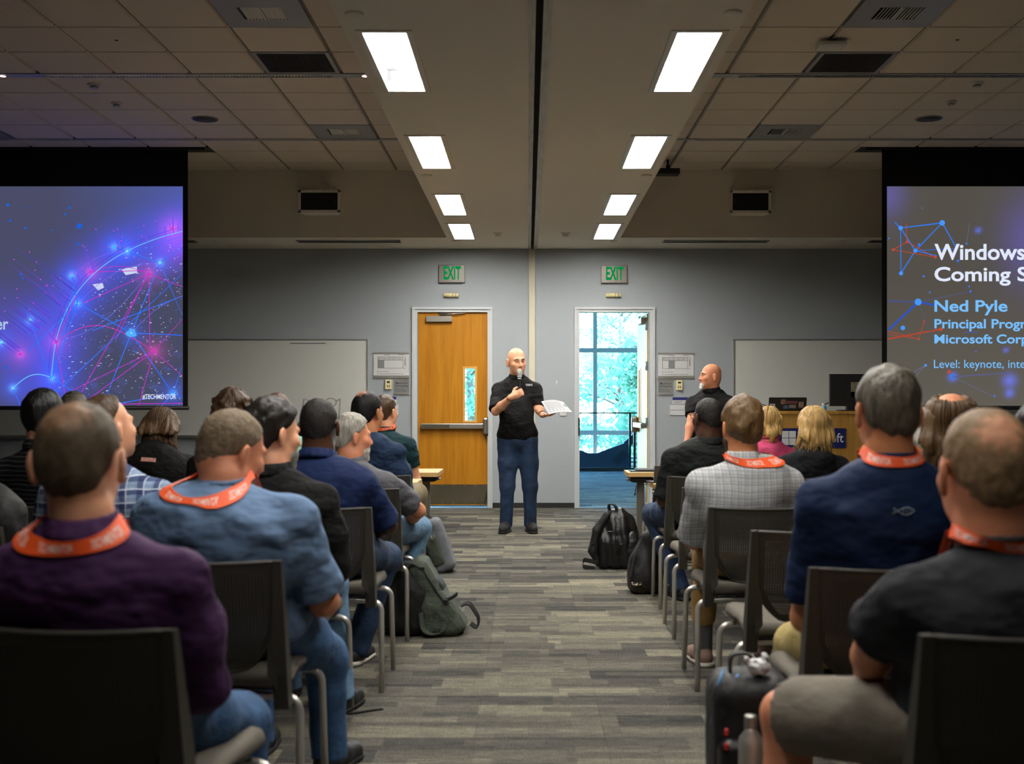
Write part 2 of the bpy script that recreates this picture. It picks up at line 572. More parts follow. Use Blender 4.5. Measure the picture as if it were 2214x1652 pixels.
# ---- recessed troffers
M_lens = emat('lamp_lens', LAMP_COL, LAMP)
M_refl = mat('lamp_reflector', C(225, 224, 218), .45)
M_frame = mat('lamp_frame', C(196, 192, 180), .45, .2)
_lf = {}
M_lensfill = emat('fill_lens_dim', LAMP_COL, LAMP * .42)  # weaker lens for the added fill pair
def troffer(lx, ya, yb, label, kind=0):
    L = yb - ya
    t = thing('ceiling_light', label, 'ceiling light', (lx, (ya + yb) / 2, ZS), 0, 'recessed ceiling lights along the soffit')
    hw, hl = .145, L / 2
    k = (round(L, 2), kind)
    if k not in _lf:
        fr = MB().box(-hw, -hw + .034, -hl, hl, -.006, .004).box(hw - .034, hw, -hl, hl, -.006, .004).box(-hw + .034, hw - .034, -hl, -hl + .034, -.006, .004).box(-hw + .034, hw - .034, hl - .034, hl, -.006, .004)
        iw, il, dp = LW - .004, hl - .036, .12
        rc = MB().box(-iw - .004, -iw, -il, il, 0, dp).box(iw, iw + .004, -il, il, 0, dp).box(-iw, iw, -il - .004, -il, 0, dp).box(-iw, iw, il, il + .004, 0, dp).box(-iw, iw, -il, il, dp, dp + .004)
        if kind == 0:
            ln = MB().box(-iw + .002, iw - .002, -il + .002, il - .002, .02, .024)
        else:
            ln = MB()
            pr = [(-iw + .005, .03), (-iw + .06, .012), (-iw + .095, .03), (-iw + .095, .06), (-iw + .005, .06)]
            ln.prism(pr, -il + .02, il * .25)
            ln.prism([(-.01, .045), (.035, .028), (.075, .045), (.08, .075), (-.012, .075)], -il * .2, il - .03)
        _lf[k] = (fr.mesh('frame'), rc.mesh('reflector'), ln.mesh('lens'))
    for nm, me, m in zip(('frame', 'reflector', 'lens'), _lf[k], (M_frame, M_refl if kind == 0 else mat('lamp_reflector_grey', C(112, 114, 118), .35, .3, var=(9, .3)), M_lens)):
        if nm == 'lens' and ya < 3:
            me = me.copy(); me.materials.clear(); m = M_lensfill
        link(nm, me, m, t)
    s = 1 if lx < 0 else -1
    MB().tube(arc_pts([(s * -.11, -hl * .55, .0), (s * -.085, -hl * .57, -.028), (s * -.06, -hl * .53, -.004)], .02), .004, 6).build('latch_hook', M_trk, t)
    return t
_ord = ['added unseen as dim fill', 'over the second row of chairs', 'nearest visible', 'second nearest visible', 'third nearest visible', 'farthest, next to the rear wall']
for i, (ya, yb) in enumerate(LYall):
    troffer(LXL, ya, yb, 'recessed ceiling light %s, on the left of the ceiling track' % _ord[i] if i != 2 else 'recessed ceiling light with exposed lamp and reflector left of the ceiling track', 1 if i == 2 else 0)
    troffer(LXR, ya, yb, 'white recessed ceiling light %s, right of the ceiling track' % _ord[i])

# ================================================================== fittings on the rear wall
def wbx(mb, px0, px1, py0, py1, d0, d1, Y=YW, bev=0.0):
    """box given by its place on the wall (photo plane Y) and depth d0..d1 towards the room"""
    return mb.box(PX(px0, Y), PX(px1, Y), Y - d1, Y - d0, PZ(py1, Y), PZ(py0, Y), None, bev)

M_jamb = mat('door_frame_paint', C(192, 195, 196), .45)
M_glass = mat('glass', (1, 1, 1, 1), 0.02, trans=1.0, spec=.5)
M_glass.node_tree.nodes['Principled BSDF'].inputs['IOR'].default_value = 1.15
M_exit = mat('exit_face', C(112, 108, 100), .4, .3)
M_green = emat('exit_green', C(0, 180, 90), 0.55)
M_paper = mat('paper_white', C(200, 201, 200), .7)
M_ink = mat('ink', C(36, 38, 42), .8)
M_cream = mat('cream_plastic', C(222, 210, 160), .5)
M_navy = mat('navy_print', C(28, 38, 110), .5)
M_signgrey = mat('sign_grey', C(128, 128, 126), .5)
M_whiteboard = mat('whiteboard_face', C(205, 206, 200), .35, spec=.4)

def door_frame(name, x0, x1, flip):
    f = MB()
    a, b, t = PX(x0, YW), PX(x1, YW), PZ(664, YW)
    w = .062
    def portal(ww, d0, d1, off):
        f.box(a + off, a + off + ww, d0, d1, 0, t - off - ww).box(b - off - ww, b - off, d0, d1, 0, t - off - ww).box(a + off, b - off, d0, d1, t - off - ww, t - off)
    portal(.028, YW - .03, YW - .012, 0)
    portal(w, YW - .012, YW + .17, 0)
    o = f.build(name, M_jamb)
    o['kind'] = 'structure'
    return o
fr1 = door_frame('door_1', 891, 1065, 1)
fr2 = door_frame('door_2', 1242, 1416, -1)

M_kick = mat('kick_plate', C(150, 142, 124), .22, .9, var=(5, .15))
def make_leaf(name, w, h):
    """door leaf in local space: hinge edge at x=0, leaf to +x, room face at y=0 (facing -y)"""
    t = empty(name)
    wz0, wz1 = PZ(910, YW), PZ(796, YW)
    wx1 = w - .165; wx0 = wx1 - .13
    th = .044
    lf = MB().box(0, wx0, 0, th, .03, h).box(wx1, w, 0, th, .03, h).box(wx0, wx1, 0, th, .03, wz0).box(wx0, wx1, 0, th, wz1, h)
    lf.build('leaf', [M_door], t)
    MB().box(wx0, wx1, .018, .026, wz0, wz1).build('pane', M_glass, t)
    fw = .022
    MB().box(wx0 - fw, wx0 + .004, -.006, th + .006, wz0 - fw, wz1 + fw).box(wx1 - .004, wx1 + fw, -.006, th + .006, wz0 - fw, wz1 + fw).box(wx0, wx1, -.006, th + .006, wz0 - fw, wz0 + .004).box(wx0, wx1, -.006, th + .006, wz1 - .004, wz1 + fw).build('window_frame', M_dooredge, t)
    kp = MB().box(.012, w - .012, -.003, 0, .045, .285).build('kick_plate', M_kick, t)
    sc = MB()
    for k in range(7):
        for z in (.06, .27):
            sc.lathe([(.005, 0), (.004, .002)], 8, Matrix.Translation((.03 + k * (w - .06) / 6, -.003, z)) @ Matrix.Rotation(math.pi / 2, 4, 'X'))
    sc.build('screw', M_steel, kp)
    zb = PZ(921.5, YW)
    pb = MB().box(.04, w - .06, -.07, -.03, zb - .033, zb + .033, None, .008).box(.04, .1, -.03, 0, zb - .028, zb + .028).build('push_bar', M_steel, t)
    MB().box(.055, w * .45, -.073, -.07, zb - .022, zb + .022).build('bar_pad', mat('bar_pad', C(120, 114, 100), .3, .8), pb)
    MB().box(w - .068, w - .006, -.085, 0, zb - .1, zb + .105, None, .02).build('latch_box', M_steel, t)
    zc = PZ(690, YW)
    cl = MB().box(.1, .42, -.06, -.001, zc - .035, zc + .038, None, .006).build('door_closer', mat('closer_grey', C(140, 136, 128), .4, .5), t)
    MB().tube([(.27, -.05, zc + .05), (.58, -.035, zc + .075)], .009, 6).tube([(.25, -.045, zc + .07), (.52, -.03, zc + .062)], .007, 6).build('closer_arm', M_steel, cl)
    MB().tube([(w - .03, -.02, .2), (w - .035, -.035, .09)], .006, 6).lathe([(.016, 0), (.014, .02)], 10, Matrix.Translation((w - .038, -.036, .075))).build('door_stop', M_dark, t)
    return t
lw = DLx[1] - DLx[0] - .008
lh = DZ - .012
door = make_leaf('wooden_door', lw, lh)
door.location = (DLx[0] + .004, YW + .03, 0)
tag(door, 'closed orange veneer door with narrow window and push bar', 'door')
d2 = make_leaf('wooden_door', lw, lh)
# second leaf: mirrored, hinged on the right jamb and swung out into the hall
for ch in d2.children_recursive:
    if ch.type == 'MESH':
        ch.data = ch.data.copy()
        ch.data.transform(Matrix.Diagonal((-1, 1, 1, 1)))
        ch.data.flip_normals()
d2.location = (DRx[1] - .012, YW + .19, 0)
d2.rotation_euler = (0, 0, math.radians(-87.2))
tag(d2, 'orange veneer door standing open into the bright hall', 'door')
ed = MB().box(-.001, .0015, 0, .044, .03, lh).build('edge_band', M_dooredge, d2)
for z in (.32, 1.05, 1.75, 2.25):
    MB().box(-.002, .004, -.012, .04, z - .055, z + .055).tube([(.004, -.012, z - .055), (.004, -.012, z + .055)], .008, 8).build('hinge', M_steel, d2)
MB().box(-.06, -.0, -.01, .05, -.0, .03).build('bottom_shoe', M_black, d2)
for fr, xx in ((fr1, 1053.5), (fr2, 1251.5)):
    zb = PZ(921.5, YW)
    MB().box(PX(xx - 1.5, YW), PX(xx + 2.0, YW), YW - .04, YW + .02, zb - .12, zb + .11, None, .01).build('strike_plate', M_dark, fr)

# exit signs and small sensors above the doors
for k, (x0, x1, nm) in enumerate(((949, 1005.5, 'above the closed wooden door'), (1299, 1356, 'above the open doorway'))):
    y0, y1 = 573.5 + k, 612 + k
    s = thing('exit_sign', 'grey exit sign with green letters ' + nm, 'exit sign', (PX((x0 + x1) / 2, YW), YW, PZ((y0 + y1) / 2, YW)), 0, 'exit signs over the doors')
    hw, hh = (x1 - x0) / 2 * YW / F, (y1 - y0) / 2 * YW / F
    MB().box(-hw, hw, -.05, 0, -hh, hh, None, .006).build('housing', M_exit, s)
    text_fit('lettering', 'EXIT', -hw * .62, hw * .7, -hh * .66, hh * .84, -.0515, M_green, s, .03)
    x0, x1, y0, y1 = ((960, 992, 634, 643), (1310, 1342, 633, 643))[k]
    m = thing('motion_sensor', 'small cream tube sensor under the exit sign ' + nm, 'sensor', (PX((x0 + x1) / 2, YW), YW, PZ(638.5, YW)), 0, 'sensors over the doors')
    hw = (x1 - x0) / 2 * YW / F
    MB().tube([(-hw, -.03, 0), (hw, -.03, 0)], .026, 12).build('housing', M_cream, m)
    MB().box(hw * .2, hw * .25, -.058, -.02, -.026, .026).box(hw * .6, hw * .64, -.058, -.02, -.026, .026).build('seam', M_dark, m)

# evacuation plans, thermostats, occupancy signs, notices, switches
def plan(x0, x1, y0, y1, shade, nm):
    t = thing('floor_plan', 'framed floor plan with grey room block, ' + nm, 'floor plan', (PX(x0, YW), YW, PZ(y1, YW)), 0, 'framed floor plans by the doors')
    w, h = (x1 - x0) * YW / F, (y1 - y0) * YW / F
    MB().box(0, w, -.012, 0, 0, h).build('sheet', M_paper, t)
    MB().box(-.002, w + .002, -.018, 0, h - .018, h + .004).box(-.002, w + .002, -.018, 0, -.004, .03).build('rail', M_alu, t)
    ink = MB()
    def ln(a, b, c, d, th=.0035):
        ax, az, bx, bz = a * w, b * h, c * w, d * h
        ink.box(min(ax, bx) - th / 2, max(ax, bx) + th / 2, -.0128, -.0118, min(az, bz) - th / 2, max(az, bz) + th / 2)
    rnd = random.Random(4)
    for a in ((.12, .38, .9, .38), (.12, .38, .12, .82), (.83, .38, .83, .7), (.12, .7, .83, .7), (.12, .82, .88, .82), (.9, .5, .9, .82)): ln(*a)
    for k in range(16):
        xx = .14 + k * .045
        ln(xx, .7, xx, .82)
        if k % 3 == 0: ln(xx, .76, xx + .05, .76)
    for k in range(9): ln(.87, .48 + k * .03, .9, .48 + k * .03)
    for z, n in ((.24, 4), (.15, 9)):
        for k in range(n): ln(.1 + k * .085, z, .1 + k * .085 + .05 + .02 * rnd.random(), z, .004)
    for k in range(2): ln(.3 + k * .4, .9, .45 + k * .4, .9, .004)
    ink.build('drawing', M_ink, t)
    MB().box(w * shade, w * (shade + .18), -.0126, -.0116, h * .39, h * .69).build('shaded_room', M_signgrey, t)
plan(808, 884.5, 762, 817, .12, 'beside the closed wooden door')
plan(1423, 1499.5, 763, 818, .29, 'beside the open doorway')
def thermo(x0, x1, y0, y1, nm):
    t = thing('thermostat', 'cream wall thermostat with small dark display ' + nm, 'thermostat', (PX(x0, YW), YW, PZ(y1, YW)), 0, 'wall thermostats')
    w, h = (x1 - x0) * YW / F, (y1 - y0) * YW / F
    MB().box(0, w, -.03, 0, 0, h, None, .005).build('case', M_cream, t)
    MB().box(w * .28, w * .74, -.031, -.029, h * .66, h * .84).build('display', M_black, t)
    MB().box(w * .3, w * .42, -.032, -.029, h * .22, h * .42).box(w * .58, w * .7, -.032, -.029, h * .22, h * .42).build('button', M_dark, t)
thermo(833, 847, 821, 842, 'left of the closed door'); thermo(1461.5, 1475.5, 822, 844, 'right of the open doorway')
def occ(x0, x1, y0, y1, nm):
    t = thing('occupancy_sign', 'grey square maximum occupancy sign ' + nm, 'sign', (PX(x0, YW), YW, PZ(y1, YW)), 0, 'occupancy signs')
    w, h = (x1 - x0) * YW / F, (y1 - y0) * YW / F
    MB().box(0, w, -.01, 0, 0, h).build('plate', M_signgrey, t)
    MB().box(-.002, w + .002, -.016, 0, h - .008, h + .002).box(-.002, w + .002, -.016, 0, -.003, .014).build('rail', M_alu, t)
    text_fit('lettering', 'Maximum', w * .12, w * .88, h * .7, h * .84, -.0112, M_ink, t, .01)
    text_fit('lettering', 'Occupancy', w * .06, w * .94, h * .48, h * .66, -.0112, M_ink, t, .01)
    text_fit('lettering', 'Partitions Open', w * .06, w * .7, h * .32, h * .41, -.0112, M_ink, t)
    text_fit('lettering', 'Partitions Closed', w * .06, w * .78, h * .2, h * .29, -.0112, M_ink, t)
occ(852, 884.5, 821, 852.5, 'beside the closed door'); occ(1423, 1454.5, 822, 853.5, 'beside the open doorway')
def notice(x0, x1, y0, y1, nm):
    t = thing('room_notice', 'small notice card with dark blue heading ' + nm, 'notice', (PX(x0, YW), YW, PZ(y1, YW)), 0, 'notice cards')
    w, h = (x1 - x0) * YW / F, (y1 - y0) * YW / F
    MB().box(0, w, -.004, 0, 0, h).build('card', M_paper, t)
    MB().box(0, w, -.005, -.003, h * .55, h).build('heading', M_navy, t)
    i = MB()
    for k in range(3): i.box(w * .08, w * (.5 + .1 * k), -.0048, -.0038, h * (.13 + .12 * k), h * (.17 + .12 * k))
    i.build('lettering', M_ink, t)
notice(825, 857, 857.5, 872, 'by the closed door'); notice(1454, 1487, 859, 873, 'by the open doorway')
def switches(x0, x1, y0, y1, nm):
    t = thing('switch_plate', 'white double wall switch plate ' + nm, 'switch plate', (PX(x0, YW), YW, PZ(y1, YW)), 0, 'switch plates')
    w, h = (x1 - x0) * YW / F, (y1 - y0) * YW / F
    MB().box(0, w, -.012, 0, 0, h * .48, None, .003).build('plate', M_paper, t)
    MB().box(0, w, -.012, 0, h * .52, h, None, .003).build('plate', M_paper, t)
switches(818, 861.5, 875, 896.5, 'by the closed door'); switches(1448, 1491, 876, 898, 'beside the person in black polo by the lectern')
t = thing('switch_plate', 'white wall switch plate behind the sheet of paper', 'switch plate', (PX(1210, YW), YW, PZ(899, YW)))
MB().box(0, .085, -.012, 0, 0, .13, None, .003).build('plate', M_paper, t)
MB().box(.03, .055, -.016, -.01, .045, .085).build('rocker', M_white, t)
t = thing('wall_hook', 'tiny white adhesive hook on grey wall between the doors', 'hook', (PX(1202, YW), YW, PZ(833, YW)))
MB().box(0, .022, -.006, 0, 0, .055, None, .002).build('plate', M_paper, t)
MB().tube([(.011, -.004, .02), (.011, -.02, .012), (.011, -.02, .028)], .004, 6).build('hook', M_paper, t)

# whiteboards
def whiteboard(x0, x1, nm, seam):
    t = thing('whiteboard', nm, 'whiteboard', (0, YW, 0))
    z0, z1 = PZ(941, YW), PZ(736, YW)
    MB().box(x0, seam - .002, -.022, 0, z0, z1).box(seam + .002, x1, -.022, 0, z0, z1).build('panel', M_whiteboard, t)
    f = MB().box(x0, x1, -.03, 0, z1, z1 + .014).box(x0 - .014, x0, -.03, 0, z0 - .014, z1 + .014).box(x1, x1 + .014, -.03, 0, z0 - .014, z1 + .014)
    f.build('frame', M_alu, t)
    MB().box(x0, x1, -.075, 0, z0 - .03, z0 - .004).build('tray', M_alu, t)
    return t
wbl = whiteboard(-7.2, PX(793, YW), 'wide whiteboard behind the screen with blue slide', PX(372, YW))
MB().box(PX(628, YW), PX(705, YW), -.0235, -.0225, PZ(743.5, YW), PZ(742, YW)).build('marker_line', M_ink, wbl)
whiteboard(PX(1588, YW), 7.2, 'wide whiteboard behind the lectern and slide with text', PX(1990, YW))

# ================================================================== hall behind the open door
YH = 23.0
struct('floor_hall', MB().box(-6, 9, YW + .14, YH, -.12, 0), M_carpet2)
struct('floor_threshold', MB().box(DRx[0], DRx[1], YW, YW + .14, -.01, .002).box(DLx[0], DLx[1], YW, YW + .14, -.01, .002), M_dark)
M_hallwall = mat('hall_paint', C(190, 196, 200), .7)
struct('ceiling_hall', MB().box(-6, 9, YW + .14, YH + 4.2, 3.6, 3.75), M_hallwall)
struct('wall_hall_left', MB().box(-6.1, -6, YW + .14, YH + 4.2, -4, 3.75), M_hallwall)
struct('wall_hall_right', MB().box(9, 9.1, YW + .14, YH + 4.2, -4, 3.75), M_hallwall)
struct('floor_lower', MB().box(-6, 9, YH, YH + 4.2, -4.1, -4), M_carpet2)
# window wall: mullions and panes
YG2 = 26.5
win = MB()
mx = [PX(1286.5, YG2) + 1.5 * k for k in range(-4, 5)]
mz = [-4.0, -2.6, -1.2, PZ(975, YG2) - .9, PZ(935.5, YG2), PZ(757.5, YG2), 3.62]
wo = empty('window_1', (0, YG2, 0)); wo['kind'] = 'structure'
M_mull = mat('mullion', C(205, 218, 226), .5)  # pale blue haze of the bright window put into the paint colour
for x in mx: MB().box(x - .045, x + .045, -.06, .06, -4, 3.65).build('mullion', M_mull, wo)
for z in mz[1:-1]: MB().box(mx[0], mx[-1], -.05, .05, z - .05, z + .05).build('transom', M_mull, wo)
M_pane = mat('window_pane', (.86, .97, 1.0, 1), 0.0, trans=1.0)
M_pane.node_tree.nodes['Principled BSDF'].inputs['IOR'].default_value = 1.02
for i in range(len(mx) - 1):
    for j in range(len(mz) - 1):
        MB().box(mx[i] + .04, mx[i + 1] - .04, -.006, .006, mz[j] + .045, mz[j + 1] - .045).build('pane', M_pane, wo)
# glass balustrade with rail
bl = thing('glass_balustrade', 'glass balustrade with slim dark handrail at the hall edge', 'balustrade', (0, YH, 0))
M_rail = mat('rail_dark', C(40, 48, 56), .4, .6)
zr = PZ(893, YH)
MB().box(PX(1200, YH), PX(1379, YH), -.02, .02, zr - .012, zr + .012).build('handrail', M_rail, bl)
for x in (1362, 1372): MB().box(PX(x, YH) - .02, PX(x, YH) + .02, -.03, .03, -.1, zr if x == 1362 else PZ(915, YH)).build('post', M_rail, bl)
for a, b in ((1200, 1290), (1292, 1361)): MB().box(PX(a, YH), PX(b, YH), -.006, .006, .05, PZ(905, YH)).build('pane', M_pane, bl)
MB().box(PX(1200, YH), PX(1379, YH), -.05, .05, -.1, .06).build('shoe', M_rail, bl)
# steel stair stringer
st = thing('stair_stringer', 'dark blue steel stair side plates seen beyond the balustrade', 'staircase', (0, 23.5, 0))
M_str = mat('stringer_paint', C(52, 84, 116), .5)
Y2 = 23.5
def poly(pts, y0, y1, nm, m):
    MB().prism([(PX(x, Y2), PZ(y, Y2)) for x, y in pts], y0, y1).build(nm, m, st)
poly([(1230, 965), (1250, 972), (1272, 980), (1291, 980), (1350, 958), (1358, 970), (1358, 1014), (1230, 1014)], 0, .12, 'plate', M_str)
poly([(1322, 996), (1347, 973), (1358, 985), (1336, 1008)], -.05, -.01, 'bracket', mat('stringer_paint_dark', C(40, 64, 90), .5))
poly([(1350, 957), (1376, 934), (1376, 955), (1362, 968), (1362, 1014), (1350, 1014)], .14, .26, 'upper_plate', M_str)
for k in range(5): poly([(1364, 990 + k * 9), (1380, 990 + k * 9), (1380, 994 + k * 9), (1364, 994 + k * 9)], .3, .9, 'step', mat('step_white', C(200, 205, 208), .5))

# trees outside, one by one
def leafmat(name, c):
    m, nt, b = nodes_of(name, .55, .4)
    b.inputs['Base Color'].default_value = c
    tr = nt.nodes.new('ShaderNodeBsdfTranslucent'); tr.inputs[0].default_value = c
    mx_ = nt.nodes.new('ShaderNodeMixShader'); mx_.inputs[0].default_value = .45
    out = [n for n in nt.nodes if n.type == 'OUTPUT_MATERIAL'][0]
    nt.links.new(b.outputs[0], mx_.inputs[1]); nt.links.new(tr.outputs[0], mx_.inputs[2]); nt.links.new(mx_.outputs[0], out.inputs[0])
    return m
LEAF = [leafmat('leaf_a', C(112, 160, 132)), leafmat('leaf_b', C(84, 136, 116)), leafmat('leaf_c', C(136, 176, 152))]
M_bark = mat('bark', C(110, 96, 84), .9, bump=(20, .6))
struct('ground_outside', MB().box(-30, 40, YG2 + .2, 80, -4.3, -4.1), mat('lawn', C(110, 140, 80), .95, var=(3, .2)))
def tree(x, y, h, r, seed, label, mi, n=5200, ls=.16):
    rnd = np.random.default_rng(seed)
    t = thing('tree', label, 'tree', (x, y, -4.1), 0, 'trees outside the hall window')
    tk = MB().tube([(0, 0, 0), (.06, 0, h * .3), (-.05, .05, h * .6), (0, 0, h * .9)], [.22, .17, .11, .03], 8)
    rr = random.Random(seed)
    cl = []
    for k in range(46):
        z = h * (.22 + .78 * rr.random())
        a = rr.random() * 6.28
        ext = r * (1.12 - (z / h) * .8) * (.35 + .65 * rr.random())
        tip = Vector((math.cos(a) * ext, math.sin(a) * ext, z + .2))
        tk.tube([(0, 0, z - .25), tip * .5 + Vector((0, 0, z * .5 - .05)), tip], [.05, .03, .012], 5)
        cl.append(tip); cl.append(tip * .62 + Vector((0, 0, z * .38)))
    tk.build('trunk', M_bark, t)
    cl = np.array([list(c) for c in cl])
    ci = rnd.integers(0, len(cl), n)
    pos = cl[ci] + rnd.normal(0, .26, (n, 3)) * np.array([1, 1, .7])
    u = rnd.normal(0, 1, (n, 3)); u /= np.linalg.norm(u, axis=1)[:, None]
    v = np.cross(u, rnd.normal(0, 1, (n, 3))); v /= np.linalg.norm(v, axis=1)[:, None]
    s = (ls * (.5 + rnd.random(n)))[:, None]
    V = np.stack([pos - u * s * .5, pos + v * s * .16, pos + u * s * .5, pos - v * s * .16], 1).reshape(-1, 3)
    me = bpy.data.meshes.new('foliage')
    me.vertices.add(4 * n); me.vertices.foreach_set('co', V.ravel())
    me.loops.add(4 * n); me.loops.foreach_set('vertex_index', np.arange(4 * n, dtype=np.int32))
    me.polygons.add(n); me.polygons.foreach_set('loop_start', np.arange(0, 4 * n, 4, dtype=np.int32))
    me.update(calc_edges=True); me.validate()
    link('foliage', me, LEAF[mi], t)
tree(3.0, 30.5, 6.8, 1.6, 3, 'pale green young tree right of the window mullion', 0, 9000)
tree(.2, 33.5, 9.5, 1.9, 5, 'tall leafy tree left of the window mullion', 1, 9000, .2)
tree(2.9, 37.5, 10.5, 2.6, 8, 'taller pale tree farther behind the young tree', 2, 9000, .22)
tree(6.6, 33.0, 8.0, 1.9, 12, 'leafy tree hidden behind the open door', 1, 5000, .2)
tree(-1.75, 38.0, 11.0, 1.7, 15, 'leafy tree seen through the narrow door window', 0, 9000, .22)

# ================================================================== ceiling fittings
def cell(side, ci, ri): return GRIDCELL[(side, ci, ri)]
M_diff = mat('diffuser_metal', C(150, 150, 150), .45, .3)
def diffuser(side, ci, ri, nm, mirror=1):
    xa, xb, ya, yb = cell(side, ci, ri)
    t = thing('air_diffuser', 'square metal air diffuser plate with slatted core ' + nm, 'air vent', ((xa + xb) / 2, (ya + yb) / 2, ZT), 0, 'air diffusers in the ceiling')
    w, d = (xb - xa) / 2, (yb - ya) / 2
    c, cd = .15, .13
    MB().box(-w, -c, -d, d, -.002, .012).box(c, w, -d, d, -.002, .012).box(-c, c, -d, -cd, -.002, .012).box(-c, c, cd, d, -.002, .012).build('plate', M_diff, t)
    MB().box(-c, c, -cd, cd, .012, .016).build('duct', M_blackvoid, t)
    for k in range(6):
        x = -c + .022 + k * .023
        MB().prism([(x, -.004), (x + .006, -.004), (x + .02, .012), (x + .014, .012)], -cd, cd).build('slat', M_white, t)
    for k in range(6):
        x = .012 + k * .023
        MB().prism([(x + .006, -.004), (x, -.004), (x - .014 + .02, .012), (x + .02, .012)], -cd, cd).build('slat', M_white, t)
    MB().box(-.004, .004, -cd, cd, -.004, .012).build('divider', M_white, t)
diffuser(-1, 1, 2, 'above the left rows, nearest the camera'); diffuser(-1, 1, 8, 'left of the soffit, near the bulkhead'); diffuser(-1, 7, 8, 'over the screen with the blue slide')
diffuser(1, 2, 2, 'above the right rows, nearest the camera'); diffuser(1, 2, 8, 'right of the soffit, near the bulkhead')
M_egg = mat('grille_dark', C(58, 54, 48), .7)
def grille(side, ci, ri, nm):
    xa, xb, ya, yb = cell(side, ci, ri)
    t = thing('return_grille', 'dark return air grille in a pale frame ' + nm, 'air vent', ((xa + xb) / 2, (ya + yb) / 2, ZT), 0, 'return air grilles')
    w, d, f = (xb - xa) / 2, (yb - ya) / 2, .03
    MB().box(-w, -w + f, -d, d, -.002, .012).box(w - f, w, -d, d, -.002, .012).box(-w + f, w - f, -d, -d + f, -.002, .012).box(-w + f, w - f, d - f, d, -.002, .012).build('frame', M_diff, t)
    e = MB()
    n = 38
    for k in range(n):
        x = -w + f + (k + .5) * (2 * w - 2 * f) / n
        e.box(x - .0015, x + .0015, -d + f, d - f, 0, .012)
        y = -d + f + (k + .5) * (2 * d - 2 * f) / n
        e.box(-w + f, w - f, y - .0015, y + .0015, 0, .012)
    o = e.build('mesh', M_egg, t); o['kind'] = 'stuff'
    MB().box(-w + f, w - f, -d + f, d - f, .014, .018).build('backing', M_blackvoid, t)
grille(-1, 1, 4, 'left of the soffit'); grille(1, 2, 4, 'right of the soffit')

M_lin = mat('linear_metal', C(205, 204, 198), .5, .4)
def linear(x0, x1, ya, yb, nm):
    t = thing('linear_diffuser', 'long slim slotted ceiling strip ' + nm, 'ceiling strip', ((x0 + x1) / 2, (ya + yb) / 2, ZT), 0, 'slotted strips between the ceiling tiles')
    h, d = (x1 - x0) / 2, (yb - ya) / 2
    MB().box(-h, h, -d + .004, -d + .018, -.008, .016).box(-h, h, d - .018, d - .004, -.008, .016).build('rail', M_lin, t)
    MB().box(-h, h, -d + .018, d - .018, .010, .016).build('channel', M_blackvoid, t)
    e = MB()
    n = int((x1 - x0) / .026)
    for k in range(n):
        x = -h + (k + .5) * (x1 - x0) / n
        e.prism([(x - .006, -.006), (x - .003, -.006), (x + .008, .008), (x + .005, .008)], -d + .018, d - .018)
    o = e.build('louver_fins', M_lin, t); o['kind'] = 'stuff'
YA, YBb = (9.87, 9.988), (12.318, 12.398)
def at_t(px, Y): return PX(px, Y)
linear(at_t(92, 9.93), at_t(716, 9.93), *YA, 'left of the soffit, nearer the camera')
linear(at_t(1598, 9.93), at_t(2330, 9.93), *YA, 'right of the soffit, nearer the camera')
linear(at_t(296, 12.36), at_t(815, 12.36), *YBb, 'left of the soffit, before the screen')
linear(at_t(-150, 12.36), at_t(160, 12.36), *YBb, 'over the screen with the blue slide')
linear(at_t(1506, 12.36), at_t(1990, 12.36), *YBb, 'right of the soffit, before the screen')
linear(at_t(2140, 12.36), at_t(2330, 12.36), *YBb, 'over the screen with the text slide')
bl_ = MB()
for a, b, ys in ((-2.9, at_t(92, 9.93), YA), ):
    pass
plate = [(at_t(-60, 9.93), at_t(92, 9.93), YA), (at_t(716, 9.93), XSL, YA), (XSR, at_t(1598, 9.93), YA), (at_t(160, 12.36), at_t(296, 12.36), YBb), (at_t(815, 12.36), XSL, YBb), (XSR, at_t(1506, 12.36), YBb), (at_t(1990, 12.36), at_t(2140, 12.36), YBb)]
for a, b, ys in plate:
    MB().box(a, b, ys[0] + .004, ys[1] - .004, -.004, .016).build('strip_plate', M_diff, ceil, (0, 0, ZT))
M_pink = emat('spot_glow', (1.0, .62, .6), 5.0)
for px, nm in ((6, 'at the picture edge by the slotted strip'), (789, 'beside the soffit at the end of the slotted strip')):
    t = thing('spot_lamp', 'tiny glowing pinkish ceiling spot ' + nm, 'spot lamp', (PX(px, 9.93), 9.93, ZT))
    MB().lathe([(.024, 0), (.024, -.003)], 14, Matrix.Translation((0, 0, -.006))).build('lens', M_pink, t)
    MB().lathe([(.034, -.004), (.034, 0)], 16).build('bezel', M_white, t)

def sprinkler(px, py, nm, s=1.0):
    Y = F * (ZT - CZ) / (CY - py)
    t = thing('sprinkler', 'small round white sprinkler head on ceiling tile ' + nm, 'sprinkler', (PX(px, Y), Y, ZT))
    MB().lathe([(.055 * s, 0), (.052 * s, -.01), (.03 * s, -.014)], 18).build('rosette', M_white, t)
    MB().lathe([(.036 * s, -.022), (.034 * s, -.034)], 14).lathe([(.01, -.012), (.01, -.024)], 8).build('deflector', M_alu, t)
sprinkler(203, 182, 'left of the slotted strip, nearer'); sprinkler(252, 222, 'left, beside the round speaker', .9)
sprinkler(2112, 179, 'right, just past the slotted strip'); sprinkler(2057, 219, 'right, beside the round speaker', .9)
def rspk(px, py, nm):
    Y = F * (ZT - CZ) / (CY - py)
    t = thing('ceiling_speaker', 'round grey ceiling speaker grille ' + nm, 'ceiling speaker', (PX(px, Y), Y, ZT), 0, 'round ceiling speakers')
    MB().lathe([(.125, .0), (.123, -.008), (.112, -.008)], 28).build('rim', M_diff, t)
    MB().lathe([(.112, -.006), (.112, -.009)], 28).build('grille', M_egg, t)
